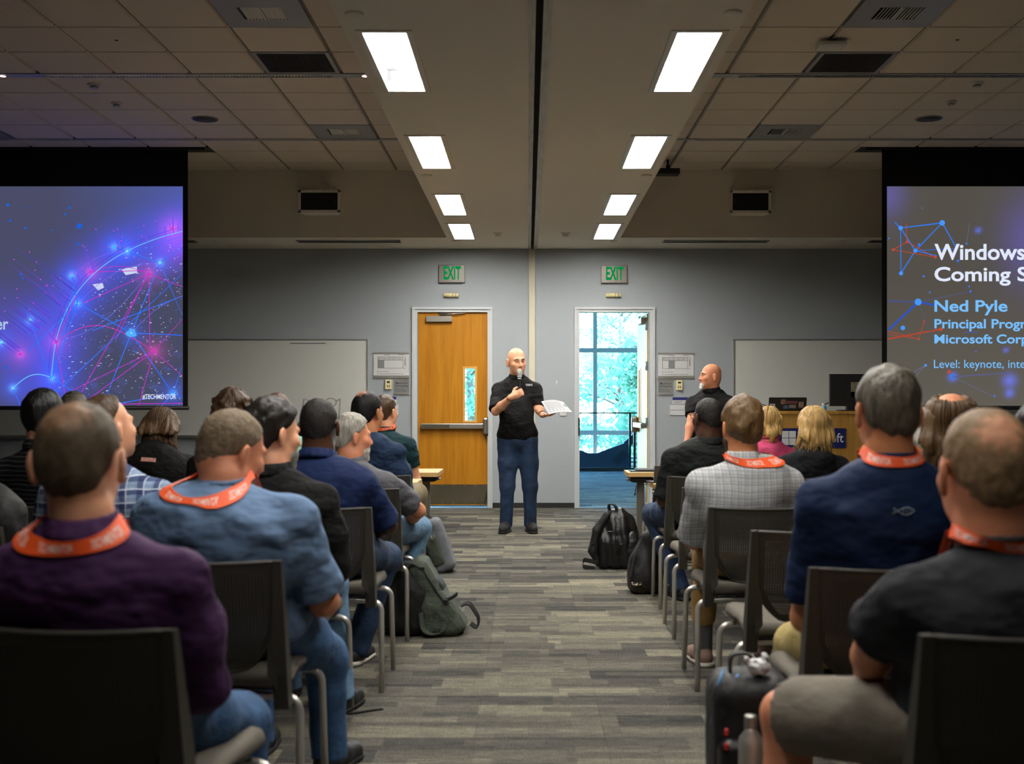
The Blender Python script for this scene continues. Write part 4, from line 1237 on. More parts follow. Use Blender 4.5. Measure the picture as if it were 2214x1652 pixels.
class SDF:
    def __init__(s): s.ops = []; s.disp = None; s.lo = None; s.hi = None
    def _grow(s, lo, hi):
        s.lo = lo if s.lo is None else np.minimum(s.lo, lo)
        s.hi = hi if s.hi is None else np.maximum(s.hi, hi)
    def cone(s, a, b, ra, rb, k=.02, op='add'):
        a, b = np.asarray(a, float), np.asarray(b, float)
        lo = np.minimum(a - ra, b - rb); hi = np.maximum(a + ra, b + rb)
        s.ops.append((op, 'cone', (a, b, ra, rb), k, lo, hi))
        if op == 'add': s._grow(lo, hi)
        return s
    def chain(s, pts, rads, k=.02, op='add'):
        for i in range(len(pts) - 1): s.cone(pts[i], pts[i + 1], rads[i], rads[i + 1], k, op)
        return s
    def ell(s, c, r, R=None, k=.02, op='add'):
        c = np.asarray(c, float); r = np.asarray(r, float)
        R = np.eye(3) if R is None else np.asarray(R, float)   # rows are the axes
        ext = np.sqrt(((R * r[:, None]) ** 2).sum(0))
        s.ops.append((op, 'ell', (c, r, R), k, c - ext, c + ext))
        if op == 'add': s._grow(c - ext, c + ext)
        return s
    def box(s, c, h, rad, R=None, k=.02, op='add'):
        c = np.asarray(c, float); h = np.asarray(h, float)
        R = np.eye(3) if R is None else np.asarray(R, float)
        ext = np.abs(R * h[:, None]).sum(0)
        s.ops.append((op, 'box', (c, h, rad, R), k, c - ext, c + ext))
        if op == 'add': s._grow(c - ext, c + ext)
        return s
    def cut(s, o, n, k=.004):
        """remove the side the normal points to"""
        s.ops.append(('cut', 'plane', (np.asarray(o, float), nrm(np.asarray(n, float))), k, None, None))
        return s
    @staticmethod
    def _prim(t, a, p):
        if t == 'cone':
            A0, B0, ra, rb = a
            ba = B0 - A0; l2 = max(ba @ ba, 1e-9)
            h = np.clip(((p - A0) @ ba) / l2, 0, 1)
            q = p - A0 - h[:, None] * ba
            return np.sqrt(np.einsum('ij,ij->i', q, q)) - (ra + (rb - ra) * h)
        if t == 'ell':
            c, r, R = a
            q = (p - c) @ R.T
            qa = q / r; qb = qa / r; k0 = np.sqrt(np.einsum('ij,ij->i', qa, qa)); k1 = np.sqrt(np.einsum('ij,ij->i', qb, qb))
            return np.where(k0 < 1e-4, -r.min(), k0 * (k0 - 1) / np.maximum(k1, 1e-9))
        if t == 'box':
            c, h, rad, R = a
            q = np.abs((p - c) @ R.T) - (h - rad)
            return np.sqrt((np.maximum(q, 0) ** 2).sum(1)) + np.minimum(q.max(1), 0) - rad
        if t == 'plane':
            return (p - a[0]) @ a[1]
    def ev(s, p, margin=.06):
        d = np.full(len(p), .5)
        for op, t, a, k, lo, hi in s.ops:
            if lo is not None:
                m = margin + k
                idx = np.nonzero(((p > lo - m) & (p < hi + m)).all(1))[0]
                if len(idx) == 0: continue
                q = s._prim(t, a, p[idx]); dd = d[idx]
            else:
                idx = slice(None); q = s._prim(t, a, p); dd = d
            if op == 'add':
                h = np.clip(.5 + .5 * (q - dd) / k, 0, 1)
                d[idx] = q * (1 - h) + dd * h - k * h * (1 - h)
            else:
                if op == 'sub': q = -q
                h = np.clip(.5 - .5 * (q - dd) / k, 0, 1)
                d[idx] = q * (1 - h) + dd * h + k * h * (1 - h)
        return d
    def ev_blocks(s, pb, cen, hb, margin=.03):
        d = np.full(pb.shape[:2], .5)
        for op, t, a, k, lo, hi in s.ops:
            if lo is not None:
                m = margin + k + hb
                bi = np.nonzero((cen[:, 0] > lo[0] - m) & (cen[:, 0] < hi[0] + m) & (cen[:, 1] > lo[1] - m) & (cen[:, 1] < hi[1] + m) & (cen[:, 2] > lo[2] - m) & (cen[:, 2] < hi[2] + m))[0]
                if len(bi) == 0: continue
            else: bi = np.arange(len(cen))
            q = s._prim(t, a, pb[bi].reshape(-1, 3)).reshape(len(bi), -1); dd = d[bi]
            if op == 'add':
                hh = np.clip(.5 + .5 * (q - dd) / k, 0, 1)
                d[bi] = q * (1 - hh) + dd * hh - k * hh * (1 - hh)
            else:
                if op == 'sub': q = -q
                hh = np.clip(.5 - .5 * (q - dd) / k, 0, 1)
                d[bi] = q * (1 - hh) + dd * hh + k * hh * (1 - hh)
        return d.reshape(-1)
    def mesh(s, name, h):
        lo = s.lo - 3 * h - .012; hi = s.hi + 3 * h + .012
        n = (np.ceil((hi - lo) / h / 4).astype(int) + 1) * 4
        nb = n // 4
        # coarse pass
        g = np.stack(np.meshgrid(*[np.arange(m) for m in nb], indexing='ij'), -1).reshape(-1, 3)
        pc = lo + (g * 4 + 1.5) * h
        dc = s.ev(pc, margin=.06 + 8 * h)
        if s.disp is not None: dc = dc + s.disp(pc)
        near = np.abs(dc) < 4 * h * .95 + .018
        V = np.repeat(np.repeat(np.repeat(np.where(dc > 0, 1., -1.).reshape(nb), 4, 0), 4, 1), 4, 2)
        off = np.stack(np.meshgrid(*[np.arange(4)] * 3, indexing='ij'), -1).reshape(-1, 3)
        gb = g[near]
        idx = (gb[:, None, :] * 4 + off[None]).reshape(-1, 3)
        pf = lo + idx * h
        df = s.ev_blocks(pf.reshape(-1, 64, 3), lo + (gb * 4 + 1.5) * h, 2.0 * h)
        if s.disp is not None: df = df + s.disp(pf)
        V[idx[:, 0], idx[:, 1], idx[:, 2]] = df
        return nets(V, lo, h, name)

def nets(V, lo, h, name):
    S = V < 0
    nx, ny, nz = V.shape
    cnt = np.zeros((nx - 1, ny - 1, nz - 1), np.int8)
    for dx in (0, 1):
        for dy in (0, 1):
            for dz in (0, 1):
                cnt += S[dx:nx - 1 + dx, dy:ny - 1 + dy, dz:nz - 1 + dz]
    act = np.argwhere((cnt > 0) & (cnt < 8))
    if len(act) == 0:
        me = bpy.data.meshes.new(name); return me
    vid = np.full(cnt.shape, -1, np.int32)
    vid[act[:, 0], act[:, 1], act[:, 2]] = np.arange(len(act))
    corner = {}
    for c in [(a, b, d) for a in (0, 1) for b in (0, 1) for d in (0, 1)]:
        corner[c] = V[act[:, 0] + c[0], act[:, 1] + c[1], act[:, 2] + c[2]]
    acc = np.zeros((len(act), 3)); num = np.zeros(len(act))
    for c0 in corner:
        for ax in range(3):
            if c0[ax] == 1: continue
            c1 = list(c0); c1[ax] = 1; c1 = tuple(c1)
            a, b = corner[c0], corner[c1]
            m = (a < 0) != (b < 0)
            t = np.where(m, a / np.where(m, a - b, 1), 0)
            p = np.zeros((len(act), 3)); p[:] = c0
            p[:, ax] = t
            acc += p * m[:, None]; num += m
    P_ = lo + (act + acc / num[:, None]) * h
    quads = []
    for ax in range(3):
        sl0 = [slice(1, -1)] * 3; sl1 = [slice(1, -1)] * 3
        sl0[ax] = slice(0, -1); sl1[ax] = slice(1, None)
        a, b = S[tuple(sl0)], S[tuple(sl1)]
        e = np.argwhere(a != b)
        if len(e) == 0: continue
        inside_first = a[e[:, 0], e[:, 1], e[:, 2]]
        base = e + 1; base[:, ax] -= 1       # grid index of edge start
        u, v = [i for i in range(3) if i != ax]
        def cell(du, dv):
            c = base.copy(); c[:, u] -= du; c[:, v] -= dv
            return vid[c[:, 0], c[:, 1], c[:, 2]]
        q = np.stack([cell(1, 1), cell(0, 1), cell(0, 0), cell(1, 0)], 1)
        flip = inside_first if ax != 1 else ~inside_first
        q[~flip] = q[~flip][:, ::-1]
        quads.append(q[(q >= 0).all(1)])
    Q = np.concatenate(quads)
    me = bpy.data.meshes.new(name)
    me.vertices.add(len(P_)); me.vertices.foreach_set('co', P_.ravel())
    me.loops.add(4 * len(Q)); me.loops.foreach_set('vertex_index', Q.ravel().astype(np.int32))
    me.polygons.add(len(Q)); me.polygons.foreach_set('loop_start', np.arange(0, 4 * len(Q), 4, dtype=np.int32))
    me.polygons.foreach_set('use_smooth', np.ones(len(Q), bool))
    me.update(calc_edges=True)
    return me

# ================================================================== chairs
M_shell = mat('chair_shell', C(47, 44, 36), .55, bump=(400, .15))
M_seat = mat('chair_seat', C(104, 98, 88), .9, bump=(350, .4), var=(120, .12))
M_leg = mat('chair_leg', C(204, 201, 194), .36, .75)
def back_y(z): return -.195 - .075 * (z - .45) / .395
def back_panel():
    mb = MB()
    z0, z1, NU, NV = .503, .842, 46, 36
    def hw(z):
        t = min(1, max(0, (z - .503) / .125))
        return .128 + (.222 - .128) * (t ** .85)
    def pt(i, j, s):
        u = -1 + 2 * i / NU; z = z0 + (z1 - z0) * j / NV
        zz = z + .014 * (u * u) * (1 - min(1, (z - z0) / .06)) if z < z0 + .06 else z
        y = back_y(z) - .022 * (1 - u * u) * 1.0 + .0
        return Vector((u * hw(z), y + s * .005, zz - .006 * (1 - u * u) * (j / NV)))
    def cell(i, j, s): return [pt(i, j, s), pt(i + 1, j, s), pt(i + 1, j + 1, s), pt(i, j + 1, s)]
    for j in range(NV):
        for i in range(NU):
            solid = i < 3 or i >= NU - 3 or j < 3 or j >= NV - 3
            fr = {}
            for s in (-1, 1):
                q = cell(i, j, s)
                if solid:
                    mb.add(q, [(0, 1, 2, 3) if s < 0 else (3, 2, 1, 0)], True)
                else:
                    c = sum(q, Vector()) / 4
                    inn = [c + (p - c) * .44 for p in q]
                    fr[s] = inn
                    fs = [(0, 1, 5, 4), (1, 2, 6, 5), (2, 3, 7, 6), (3, 0, 4, 7)]
                    mb.add(q + inn, fs if s < 0 else [f[::-1] for f in fs], True)
            if not solid:
                mb.add(fr[-1] + fr[1], [(0, 1, 5, 4), (1, 2, 6, 5), (2, 3, 7, 6), (3, 0, 4, 7)], False)
    # rim
    rim = [pt(0, j, 0) for j in range(NV, -1, -1)] + [pt(i, 0, 0) for i in range(1, NU)] + [pt(NU, j, 0) for j in range(NV + 1)] + [pt(i, NV, 0) for i in range(NU - 1, 0, -1)]
    mb.tube(rim[::2], .0075, 6, closed=True)
    me = bpy.data.meshes.new('backrest')
    me.from_pydata(mb.v, [], mb.f)
    me.polygons.foreach_set('use_smooth', mb.sm)
    me.update()
    return me
CH = {}
CH['backrest'] = (back_panel(), M_shell)
def upright(s):
    mb = MB()
    prof = []
    for z, w, d in ((.395, .022, .03), (.45, .022, .034), (.5, .022, .036), (.60, .02, .03), (.72, .016, .022), (.846, .012, .014)):
        y = back_y(z) + .004
        prof.append([Vector((s * (.232) + a * w, y + b * d, z)) for a, b in ((-1, -1), (1, -1), (1, 1), (-1, 1))])
    vs = [p for r in prof for p in r]; fs = []
    for i in range(len(prof) - 1):
        for k in range(4): fs.append([i * 4 + k, i * 4 + (k + 1) % 4, i * 4 + 4 + (k + 1) % 4, i * 4 + 4 + k])
    fs += [[3, 2, 1, 0], [len(vs) - 4 + k for k in range(4)]]
    mb.add(vs, fs)
    # gusset wing joining the shell
    z0, z1 = .56, .66
    y0 = back_y(.6)
    mb.prism([(s * .225, .655), (s * .198, .612), (s * .196, .50), (s * .225, .46)], y0 - .016, y0 + .012)
    return mb.mesh('back_upright')
for s, k in ((-1, 'ul'), (1, 'ur')): CH[k] = (upright(s), M_shell)
sb = SDF(); sb.box(A(0, .09, .462), A(.235, .235, .026), .024); sb.cut(A(0, 0, .448), A(0, 0, -1))
sb.disp = lambda p: -.012 * ((p[:, 0] / .235) ** 2) * ((p[:, 1] - .09) / .235) ** 2 + .006 * np.exp(-((p[:, 0] / .15) ** 2 + ((p[:, 1] - .06) / .15) ** 2))
CH['seat'] = (sb.mesh('seat', .012), M_seat)
CH['seat_pan'] = (MB().box(-.225, .225, -.135, .31, .432, .45, None, .008).box(-.06, .06, -.1, .25, .41, .432).mesh('seat_pan'), M_black)
def leg(sx, y, yb):
    pts = arc_pts([(sx * .272, yb, 0), (sx * .268, y, .402), (sx * .18, y, .412), (0, y, .416)], .06, 6)
    return MB().tube(pts, .0125, 10).mesh('leg')
for n_, sx, y, yb in (('l1', -1, -.105, -.13), ('l2', 1, -.105, -.13), ('l3', -1, .29, .345), ('l4', 1, .29, .345)): CH[n_] = (leg(sx, y, yb), M_leg)
for k_, (me, m) in CH.items():
    if len(me.materials) == 0: me.materials.append(m)
def chair(x, yback, label, yaw=0.0):
    """yback: distance of the backrest's top edge"""
    a = math.radians(-yaw)
    loc = (x - .27 * math.sin(math.radians(yaw)) * -1, yback + .27 * math.cos(a), 0)
    t = thing('conference_chair', label, 'chair', loc, a, 'conference chairs in the rows')
    for k_, nm in (('backrest', 'backrest'), ('ul', 'back_upright'), ('ur', 'back_upright'), ('seat', 'seat'), ('seat_pan', 'seat_pan'), ('l1', 'leg'), ('l2', 'leg'), ('l3', 'leg'), ('l4', 'leg')):
        link(nm, CH[k_][0], None, t)
    return t
CHAIRS = [
    (-.965, 2.535, 'chair under the person in the purple shirt', 6),
    (-.966, 3.59, 'chair under the person in the blue tee', 0),
    (-1.02, 4.58, 'chair under the person in black jacket and pale jeans', 0),
    (-.93, 5.38, 'chair under the person in navy polo with raised glasses', 0),
    (-.93, 6.55, 'chair under the person in grey polo', 0),
    (-.98, 7.7, 'chair under the person in the dark blue hooded jacket', 0),
    (-1.12, 9.12, 'chair under the person in the teal jersey', 0),
    (-1.62, 4.5, 'chair under the person in blue and white plaid', 0),
    (-2.20, 4.55, 'chair at the picture edge with a black bag on it', 0),
    (-1.52, 6.25, 'chair under the person in black just beyond the blue tee', 0),
    (-1.53, 7.5, 'chair under the person in the mint shirt', 0),
    (-2.10, 6.6, 'chair under the person in black bending forward', 0),
    (-2.2, 5.5, 'chair under the person in the striped black polo', 0),
    (1.03, 2.45, 'chair under the person in charcoal tee and shorts', 0),
    (1.035, 3.44, 'chair under the person in navy top with fish logo', 0),
    (1.05, 4.42, 'empty aisle chair with grey seat just behind the grey plaid shirt', 0),
    (1.04, 5.4, 'chair under the person in grey plaid shirt', 0),
    (1.08, 6.62, 'empty aisle chair with a black bag hanging on it', 0),
    (1.11, 7.6, 'chair under the person in dark olive polo', 0),
    (1.16, 8.85, 'empty chair behind the table near the open doorway', 0),
    (1.76, 7.45, 'chair under the person in the dark hoodie', 0),
    (1.62, 4.45, 'chair under the person in black beyond the navy top', 0),
    (1.78, 5.4, 'chair under the person in striped white shirt', 0),
    (1.80, 8.98, 'chair under the person in the pink top', 0),
    (1.72, 3.4, 'chair under the person at the right picture edge', 0),
    (-2.78, 7.2, 'chair under the person in black below the blue slide', 0),
]
for c in CHAIRS: chair(*c)

# ================================================================== tables
M_tleg = mat('table_leg', C(120, 116, 106), .45, .5)
def table(xe, side, y0, y1, w, label):
    t = thing('training_table', label, 'table', (xe, (y0 + y1) / 2, 0), 0, 'training tables')
    d = (y1 - y0) / 2
    a, b = (0, side * w)
    x0, x1 = min(a, b), max(a, b)
    MB().box(x0 + .004, x1 - .004, -d + .004, d - .004, .708, .74).build('top', M_maple, t)
    MB().box(x0, x0 + .004, -d, d, .706, .739).box(x1 - .004, x1, -d, d, .706, .739).box(x0, x1, -d, -d + .004, .706, .739).box(x0, x1, d - .004, d, .706, .739).build('edge_band', mat('table_edge', C(196, 160, 100), .5), t)
    for xx in (side * .12, side * (w - .12)):
        MB().box(xx - .1, xx + .1, -.16, .16, .655, .706, None, .03).build('bracket', M_black, t)
        MB().box(xx - .03, xx + .03, -.03, .03, .04, .66, None, .006).build('leg', M_tleg, t)
        MB().box(xx - .028, xx + .028, -d * .9, d * .9, .012, .042, None, .01).build('foot', M_tleg, t)
        MB().tube([(xx - side * .1, -.12, .68), (xx - side * .125, -.12, .68)], .01, 8).build('release_lever', M_alu, t)
table(-.715, -1, 9.81, 10.40, 1.8, 'maple training table in front of the person in the teal jersey')
table(-.78, -1, 8.62, 9.05, 1.0, 'maple table top between teal jersey and hooded jacket, nearer than the other')
table(.80, 1, 9.81, 10.2, 1.8, 'maple training table nearest the open doorway')
table(.87, 1, 8.45, 8.82, 1.2, 'maple training table just behind the person in dark olive polo')
def slab(name, px, py, Y, w, d, h, label, cat, rz=0.0, m=None, screen=True):
    p = P(px, py, Y)
    t = thing(name, label, cat, (p.x, Y, .7405), rz)
    MB().box(-w / 2, w / 2, -d / 2, d / 2, 0, h, None, min(.003, h / 3)).build('body', m or M_black, t)
    if screen: MB().box(-w / 2 + .004, w / 2 - .004, -d / 2 + .006, d / 2 - .006, h, h + .0008).build('screen', mat('phone_glass', C(10, 12, 16), .08), t)
slab('phone', 1372, 1020, 9.98, .085, .16, .009, 'black phone on the table by the open doorway', 'phone')
slab('laptop_closed', 1400, 1016, 10.03, .2, .24, .018, 'thin closed dark laptop on the table by the open doorway', 'laptop', screen=False, m=M_dark)
slab('phone', 1417, 1043, 8.62, .09, .16, .009, 'dark phone on the table behind the olive polo', 'phone', .2)

# ================================================================== people
def _ccone(a, p):
    A0, B0, ra, rb = a
    ba = B0 - A0; L = np.sqrt(ba @ ba); u = ba / L
    t = (p - A0) @ u
    q = p - A0 - np.maximum(t, 0)[:, None] * u
    h = np.clip(t / L, 0, 1)
    dr = np.sqrt(np.einsum('ij,ij->i', q, q)) - (ra + (rb - ra) * h)
    da = t - L          # round start, flat end
    return np.maximum(dr, da)
_old_prim = SDF._prim
SDF._prim = staticmethod(lambda t, a, p: _ccone(a, p) if t == 'ccone' else _old_prim(t, a, p))
def _add_cc(s, a, b, ra, rb, k=.01):
    a, b = np.asarray(a, float), np.asarray(b, float); m = max(ra, rb)
    s.ops.append(('add', 'ccone', (a, b, ra, rb), k, np.minimum(a, b) - m, np.maximum(a, b) + m))
    s._grow(np.minimum(a, b) - m, np.maximum(a, b) + m)
SDF.ccone = _add_cc

def skinmat(name, col, rough=.5):
    m = mat('skin_' + name, col, rough, spec=.4, var=(18, .10), bump=(120, .12, (1, 1, 1), .003))
    b = m.node_tree.nodes['Principled BSDF']
    b.inputs['Subsurface Weight'].default_value = .12
    b.inputs['Subsurface Radius'].default_value = (.012, .004, .002)
    return m
SK = {'fair': skinmat('fair', C(216, 156, 122)), 'pink': skinmat('pink', C(208, 138, 104)), 'tan': skinmat('tan', C(190, 126, 86)), 'dark': skinmat('dark', C(74, 46, 32), .42), 'brown': skinmat('brown', C(92, 58, 40), .42)}
def hairmat(name, c, st=(1, 1, .25), sc=90, amt=.45, rough=.45):
    return mat('hair_' + name, c, rough, spec=.35, var=(sc, amt, st), bump=(sc * 1.3, .8, st, .006))
HM = {
    'dark': hairmat('dark', C(26, 20, 16)), 'black': hairmat('black', C(14, 12, 12)), 'brown': hairmat('brown', C(66, 46, 28)), 'lightbrown': hairmat('lightbrown', C(96, 72, 42)),
    'grey': hairmat('grey', C(150, 146, 136), amt=.5), 'saltpepper': hairmat('saltpepper', C(86, 80, 68), amt=.6), 'white': hairmat('white', C(200, 196, 186)), 'blonde': hairmat('blonde', C(176, 142, 86), (1, 1, .12), 70, .5),
    'buzzgrey': hairmat('buzzgrey', C(112, 96, 76), (1, 1, 1), 60, .3, .7), 'buzzsand': hairmat('buzzsand', C(150, 122, 90), (1, 1, 1), 50, .25, .7), 'buzzblack': hairmat('buzzblack', C(20, 15, 13), (1, 1, 1), 120, .3, .6),
    'auburn': hairmat('auburn', C(78, 40, 24)), 'longbrown': hairmat('longbrown', C(84, 62, 38), (1, 1, .1), 80, .5), 'greybrown': hairmat('greybrown', C(96, 80, 58), amt=.5), 'fringebrown': hairmat('fringebrown', C(92, 70, 48), (1, 1, .6), 70, .4),
}
def hair_thin(name, hc, sc_, centre, rad):
    m, nt, b = nodes_of('hair_' + name, .6, .3)
    tc = nt.nodes.new('ShaderNodeTexCoord')
    vm = nt.nodes.new('ShaderNodeVectorMath'); vm.operation = 'DISTANCE'
    vm.inputs[1].default_value = tuple(centre)
    nt.links.new(tc.outputs['Object'], vm.inputs[0])
    no = nt.nodes.new('ShaderNodeTexNoise'); no.inputs['Scale'].default_value = 55; no.inputs['Detail'].default_value = 6
    nt.links.new(tc.outputs['Object'], no.inputs['Vector'])
    v = math_n(nt, 'ADD', math_n(nt, 'DIVIDE', vm.outputs['Value'], rad), math_n(nt, 'MULTIPLY', math_n(nt, 'SUBTRACT', no.outputs[0], .5), 1.3))
    hc2 = tuple(x * .55 for x in hc[:3]) + (1,)
    fine = ramp(nt, no.outputs[0], [(.3, hc2), (.7, hc)])
    f = ramp(nt, v, [(.55, (0, 0, 0, 1)), (1.1, (1, 1, 1, 1))])
    nt.links.new(mixc(nt, f, sc_, fine), b.inputs['Base Color'])
    return m
def cloth(name, c, rough=.85, fold=.55, sc=9, sheen=.0, var=.06):
    return mat('cloth_' + name, c, rough, spec=.25, var=(400, var), bump=(sc, min(1, fold * 1.2), (1, 1, 1.5), .05, 2.0), sheen=sheen)
def plaid(name, base, bands, weave=.2):
    """bands: list of (axis, period, duty, offset, colour, strength)"""
    m, nt, b = nodes_of('cloth_' + name, .9, .2)
    tc = nt.nodes.new('ShaderNodeTexCoord')
    no = nt.nodes.new('ShaderNodeTexNoise'); no.inputs['Scale'].default_value = 5
    nt.links.new(tc.outputs['Object'], no.inputs['Vector'])
    vm = nt.nodes.new('ShaderNodeVectorMath'); vm.operation = 'MULTIPLY_ADD'
    vm.inputs[1].default_value = (.03, .03, .03)
    nt.links.new(no.outputs['Color'], vm.inputs[0]); nt.links.new(tc.outputs['Object'], vm.inputs[2])
    sx = nt.nodes.new('ShaderNodeSeparateXYZ'); nt.links.new(vm.outputs[0], sx.inputs[0])
    col = base
    for ax, per, duty, off, c, st in bands:
        f = math_n(nt, 'FRACT', math_n(nt, 'ADD', math_n(nt, 'DIVIDE', sx.outputs['XYZ'.index(ax)], per), 50 + off))
        g = math_n(nt, 'MULTIPLY', math_n(nt, 'LESS_THAN', f, duty), st)
        col = mixc(nt, g, col, c)
    nt.links.new(col, b.inputs['Base Color'])
    n2 = nt.nodes.new('ShaderNodeTexNoise'); n2.inputs['Scale'].default_value = 9; n2.inputs['Detail'].default_value = 5
    nt.links.new(tc.outputs['Object'], n2.inputs['Vector'])
    bp = nt.nodes.new('ShaderNodeBump'); bp.inputs['Strength'].default_value = .5; bp.inputs['Distance'].default_value = .03
    nt.links.new(n2.outputs[0], bp.inputs['Height']); nt.links.new(bp.outputs[0], b.inputs['Normal'])
    return m
M_lany = mat('lanyard_orange', C(236, 84, 18), .6)
M_lanw = mat('lanyard_print', C(240, 214, 204), .6)
M_jean = mat('denim', C(50, 84, 124), .85, var=(14, .35), bump=(11, .6, (1, 1, 1.3), .025))
M_jeand = mat('denim_dark', C(27, 50, 80), .85, var=(9, .5), bump=(11, .6, (1, 1, 1.3), .025))
M_jeanl = mat('denim_light', C(96, 128, 158), .85, var=(14, .3), bump=(11, .6, (1, 1, 1.3), .025))
M_khaki = mat('khaki', C(150, 116, 62), .85, var=(10, .15), bump=(10, .6, (1, 1, 1.3), .025))
M_khakil = mat('khaki_light', C(168, 150, 92), .85, var=(10, .15), bump=(10, .6, (1, 1, 1.3), .025))
M_olivep = mat('olive_trousers', C(116, 104, 76), .85, var=(10, .15), bump=(10, .6, (1, 1, 1.3), .025))
M_shorts = mat('grey_shorts', C(112, 104, 92), .85, var=(10, .15), bump=(10, .6, (1, 1, 1.3), .025))
M_darkp = mat('dark_trousers', C(30, 32, 38), .85, bump=(10, .6, (1, 1, 1.3), .025))
M_sole = mat('sole_white', C(205, 200, 188), .6)
M_soleb = mat('sole_black', C(18, 18, 18), .7)

_lt_mesh = None
def lanyard_text():
    global _lt_mesh
    if _lt_mesh is None:
        me = text_mesh('TECHMENTOR', 1.0, .012)
        co = np.zeros(len(me.vertices) * 3); me.vertices.foreach_get('co', co); co = co.reshape(-1, 3)
        mn, mx = co.min(0), co.max(0)
        co = (co - mn) / np.maximum(mx - mn, 1e-6)
        _lt_mesh = (co[:, :2].copy(), [list(p.vertices) for p in me.polygons])
    return _lt_mesh

def frame_from(yaw, pitch=0, roll=0):
    """facing +Y turned by yaw towards +X, nodding down by pitch, tilting to own right by roll; rows r, f, u"""
    y, p, ro = [math.radians(a) for a in (yaw, pitch, roll)]
    r = A(math.cos(y), -math.sin(y), 0); f = A(math.sin(y), math.cos(y), 0); u = A(0, 0, 1)
    f2 = f * math.cos(p) - u * math.sin(p); u2 = u * math.cos(p) + f * math.sin(p)
    r3 = r * math.cos(ro) - u2 * math.sin(ro); u3 = u2 * math.cos(ro) + r * math.sin(ro)
    return np.stack([r3, f2, u3])

def head_ops(s, Cc, R, hs, ear=1.0, full=True, jaw=1.0):
    def W(x, y, z): return Cc + hs * (A(x, y, z) @ R)
    def E(c, r, k=.02, op='add', RR=None): s.ell(W(*c), A(*r) * hs, R if RR is None else RR, k * hs, op)
    E((0, -.014, .034), (.0765, .096, .086), .02)
    E((0, .03, -.03), (.064, .068, .075), .03)
    E((0, .035, -.065), (.054 * jaw, .058, .05), .03)
    s.cone(W(0, .06, -.085), W(0, .074, -.1), .03 * hs, .022 * hs, .03 * hs)
    E((0, -.06, -.02), (.056, .042, .055), .03)                 # occiput
    if full:
        E((0, .082, .024), (.05, .014, .011), .02)              # brow
        for sx in (-1, 1):
            E((sx * .043, .062, -.022), (.022, .026, .022), .02)
            E((sx * .031, .1, .003), (.016, .0145, .0085), .01, 'sub')
            E((sx * .011, .1, -.034), (.009, .011, .008), .01)
        s.cone(W(0, .088, .014), W(0, .112, -.028), .008 * hs, .0125 * hs, .012 * hs)
        E((0, .094, -.055), (.024, .009, .0055), .008)
        E((0, .093, -.068), (.022, .009, .006), .008)
        E((0, .108, -.0612), (.024, .012, .002), .004, 'sub')
    for sx in (-1, 1) if ear > 0 else ():
        a = math.radians(24) * sx
        Re = np.stack([A(math.cos(a), math.sin(a), 0), A(-math.sin(a), math.cos(a), 0), A(0, 0, 1)]) @ R
        # rows: thin axis, depth axis, height axis
        E((sx * (.079 + .006 * ear), -.012, -.006), (.0085, .02, .034), .006, 'add', Re)
        E((sx * (.077 + .006 * ear), -.012, -.036), (.008, .012, .014), .008, 'add', Re)
        E((sx * (.093 + .006 * ear), -.006, -.004), (.007, .011, .019), .005, 'sub', Re)

def hand_ops(s, w, d, n, t, curl=30, spread=1.0, sc=1.0, thumb_curl=20):
    """w wrist, d finger direction, n palm normal (towards palm side), t thumb side"""
    d, n, t = nrm(d), nrm(n), nrm(t)
    R = np.stack([t, n, d])
    s.ell(w + d * .048 * sc, A(.04, .017, .052) * sc, R, .015)
    s.cone(w - d * .02, w + d * .03 * sc, .026 * sc, .024 * sc, .02)
    for i, (off, ln) in enumerate(((.03, .9), (.0105, 1.0), (-.0095, .93), (-.028, .74))):
        p = w + d * .086 * sc + t * off * sc * spread
        a = math.radians(curl)
        dd = d + t * (off * 3 * (spread - .8))
        ang = 0
        for j, l in enumerate((.042, .027, .02)):
            ang += a * (1.0 if j == 0 else 1.1)
            q = p + (dd * math.cos(ang) + n * math.sin(ang)) * l * ln * sc
            s.cone(p, q, .0092 * sc * (1 - .1 * j), .0086 * sc * (1 - .12 * j), .006)
            p = q
    p = w + d * .022 * sc + t * .028 * sc
    a = math.radians(thumb_curl)
    for j, l in enumerate((.04, .032, .024)):
        q = p + (t * .75 * math.cos(a * (j + .4)) + d * .65 + n * math.sin(a * (j + .8)) * .9) * l * sc
        s.cone(p, q, (.0135 - .0018 * j) * sc, (.0118 - .0018 * j) * sc, .008)
        p = q

def ring(s, c, R, rx, ry, r, n=14, k=.008, tilt=0.0, gap=0.0):
    pts = []
    for i in range(n + 1):
        a = -math.pi / 2 + gap + (2 * math.pi - 2 * gap) * i / n + math.pi
        x, y = rx * math.cos(a), ry * math.sin(a)
        pts.append(c + A(x, y, -tilt * y) @ R)
    for a, b in zip(pts[:-1], pts[1:]): s.cone(a, b, r, r, k)

def fold_disp(amp, sc=(7, 7, 10), seed=0.0):
    sc = np.asarray(sc, float)
    def f(p):
        q = p * sc + seed
        return amp * (np.abs(vnoise(q)) * 4 - .9) * .7 + amp * .6 * vnoise(q * 2.1 + 7)
    return f

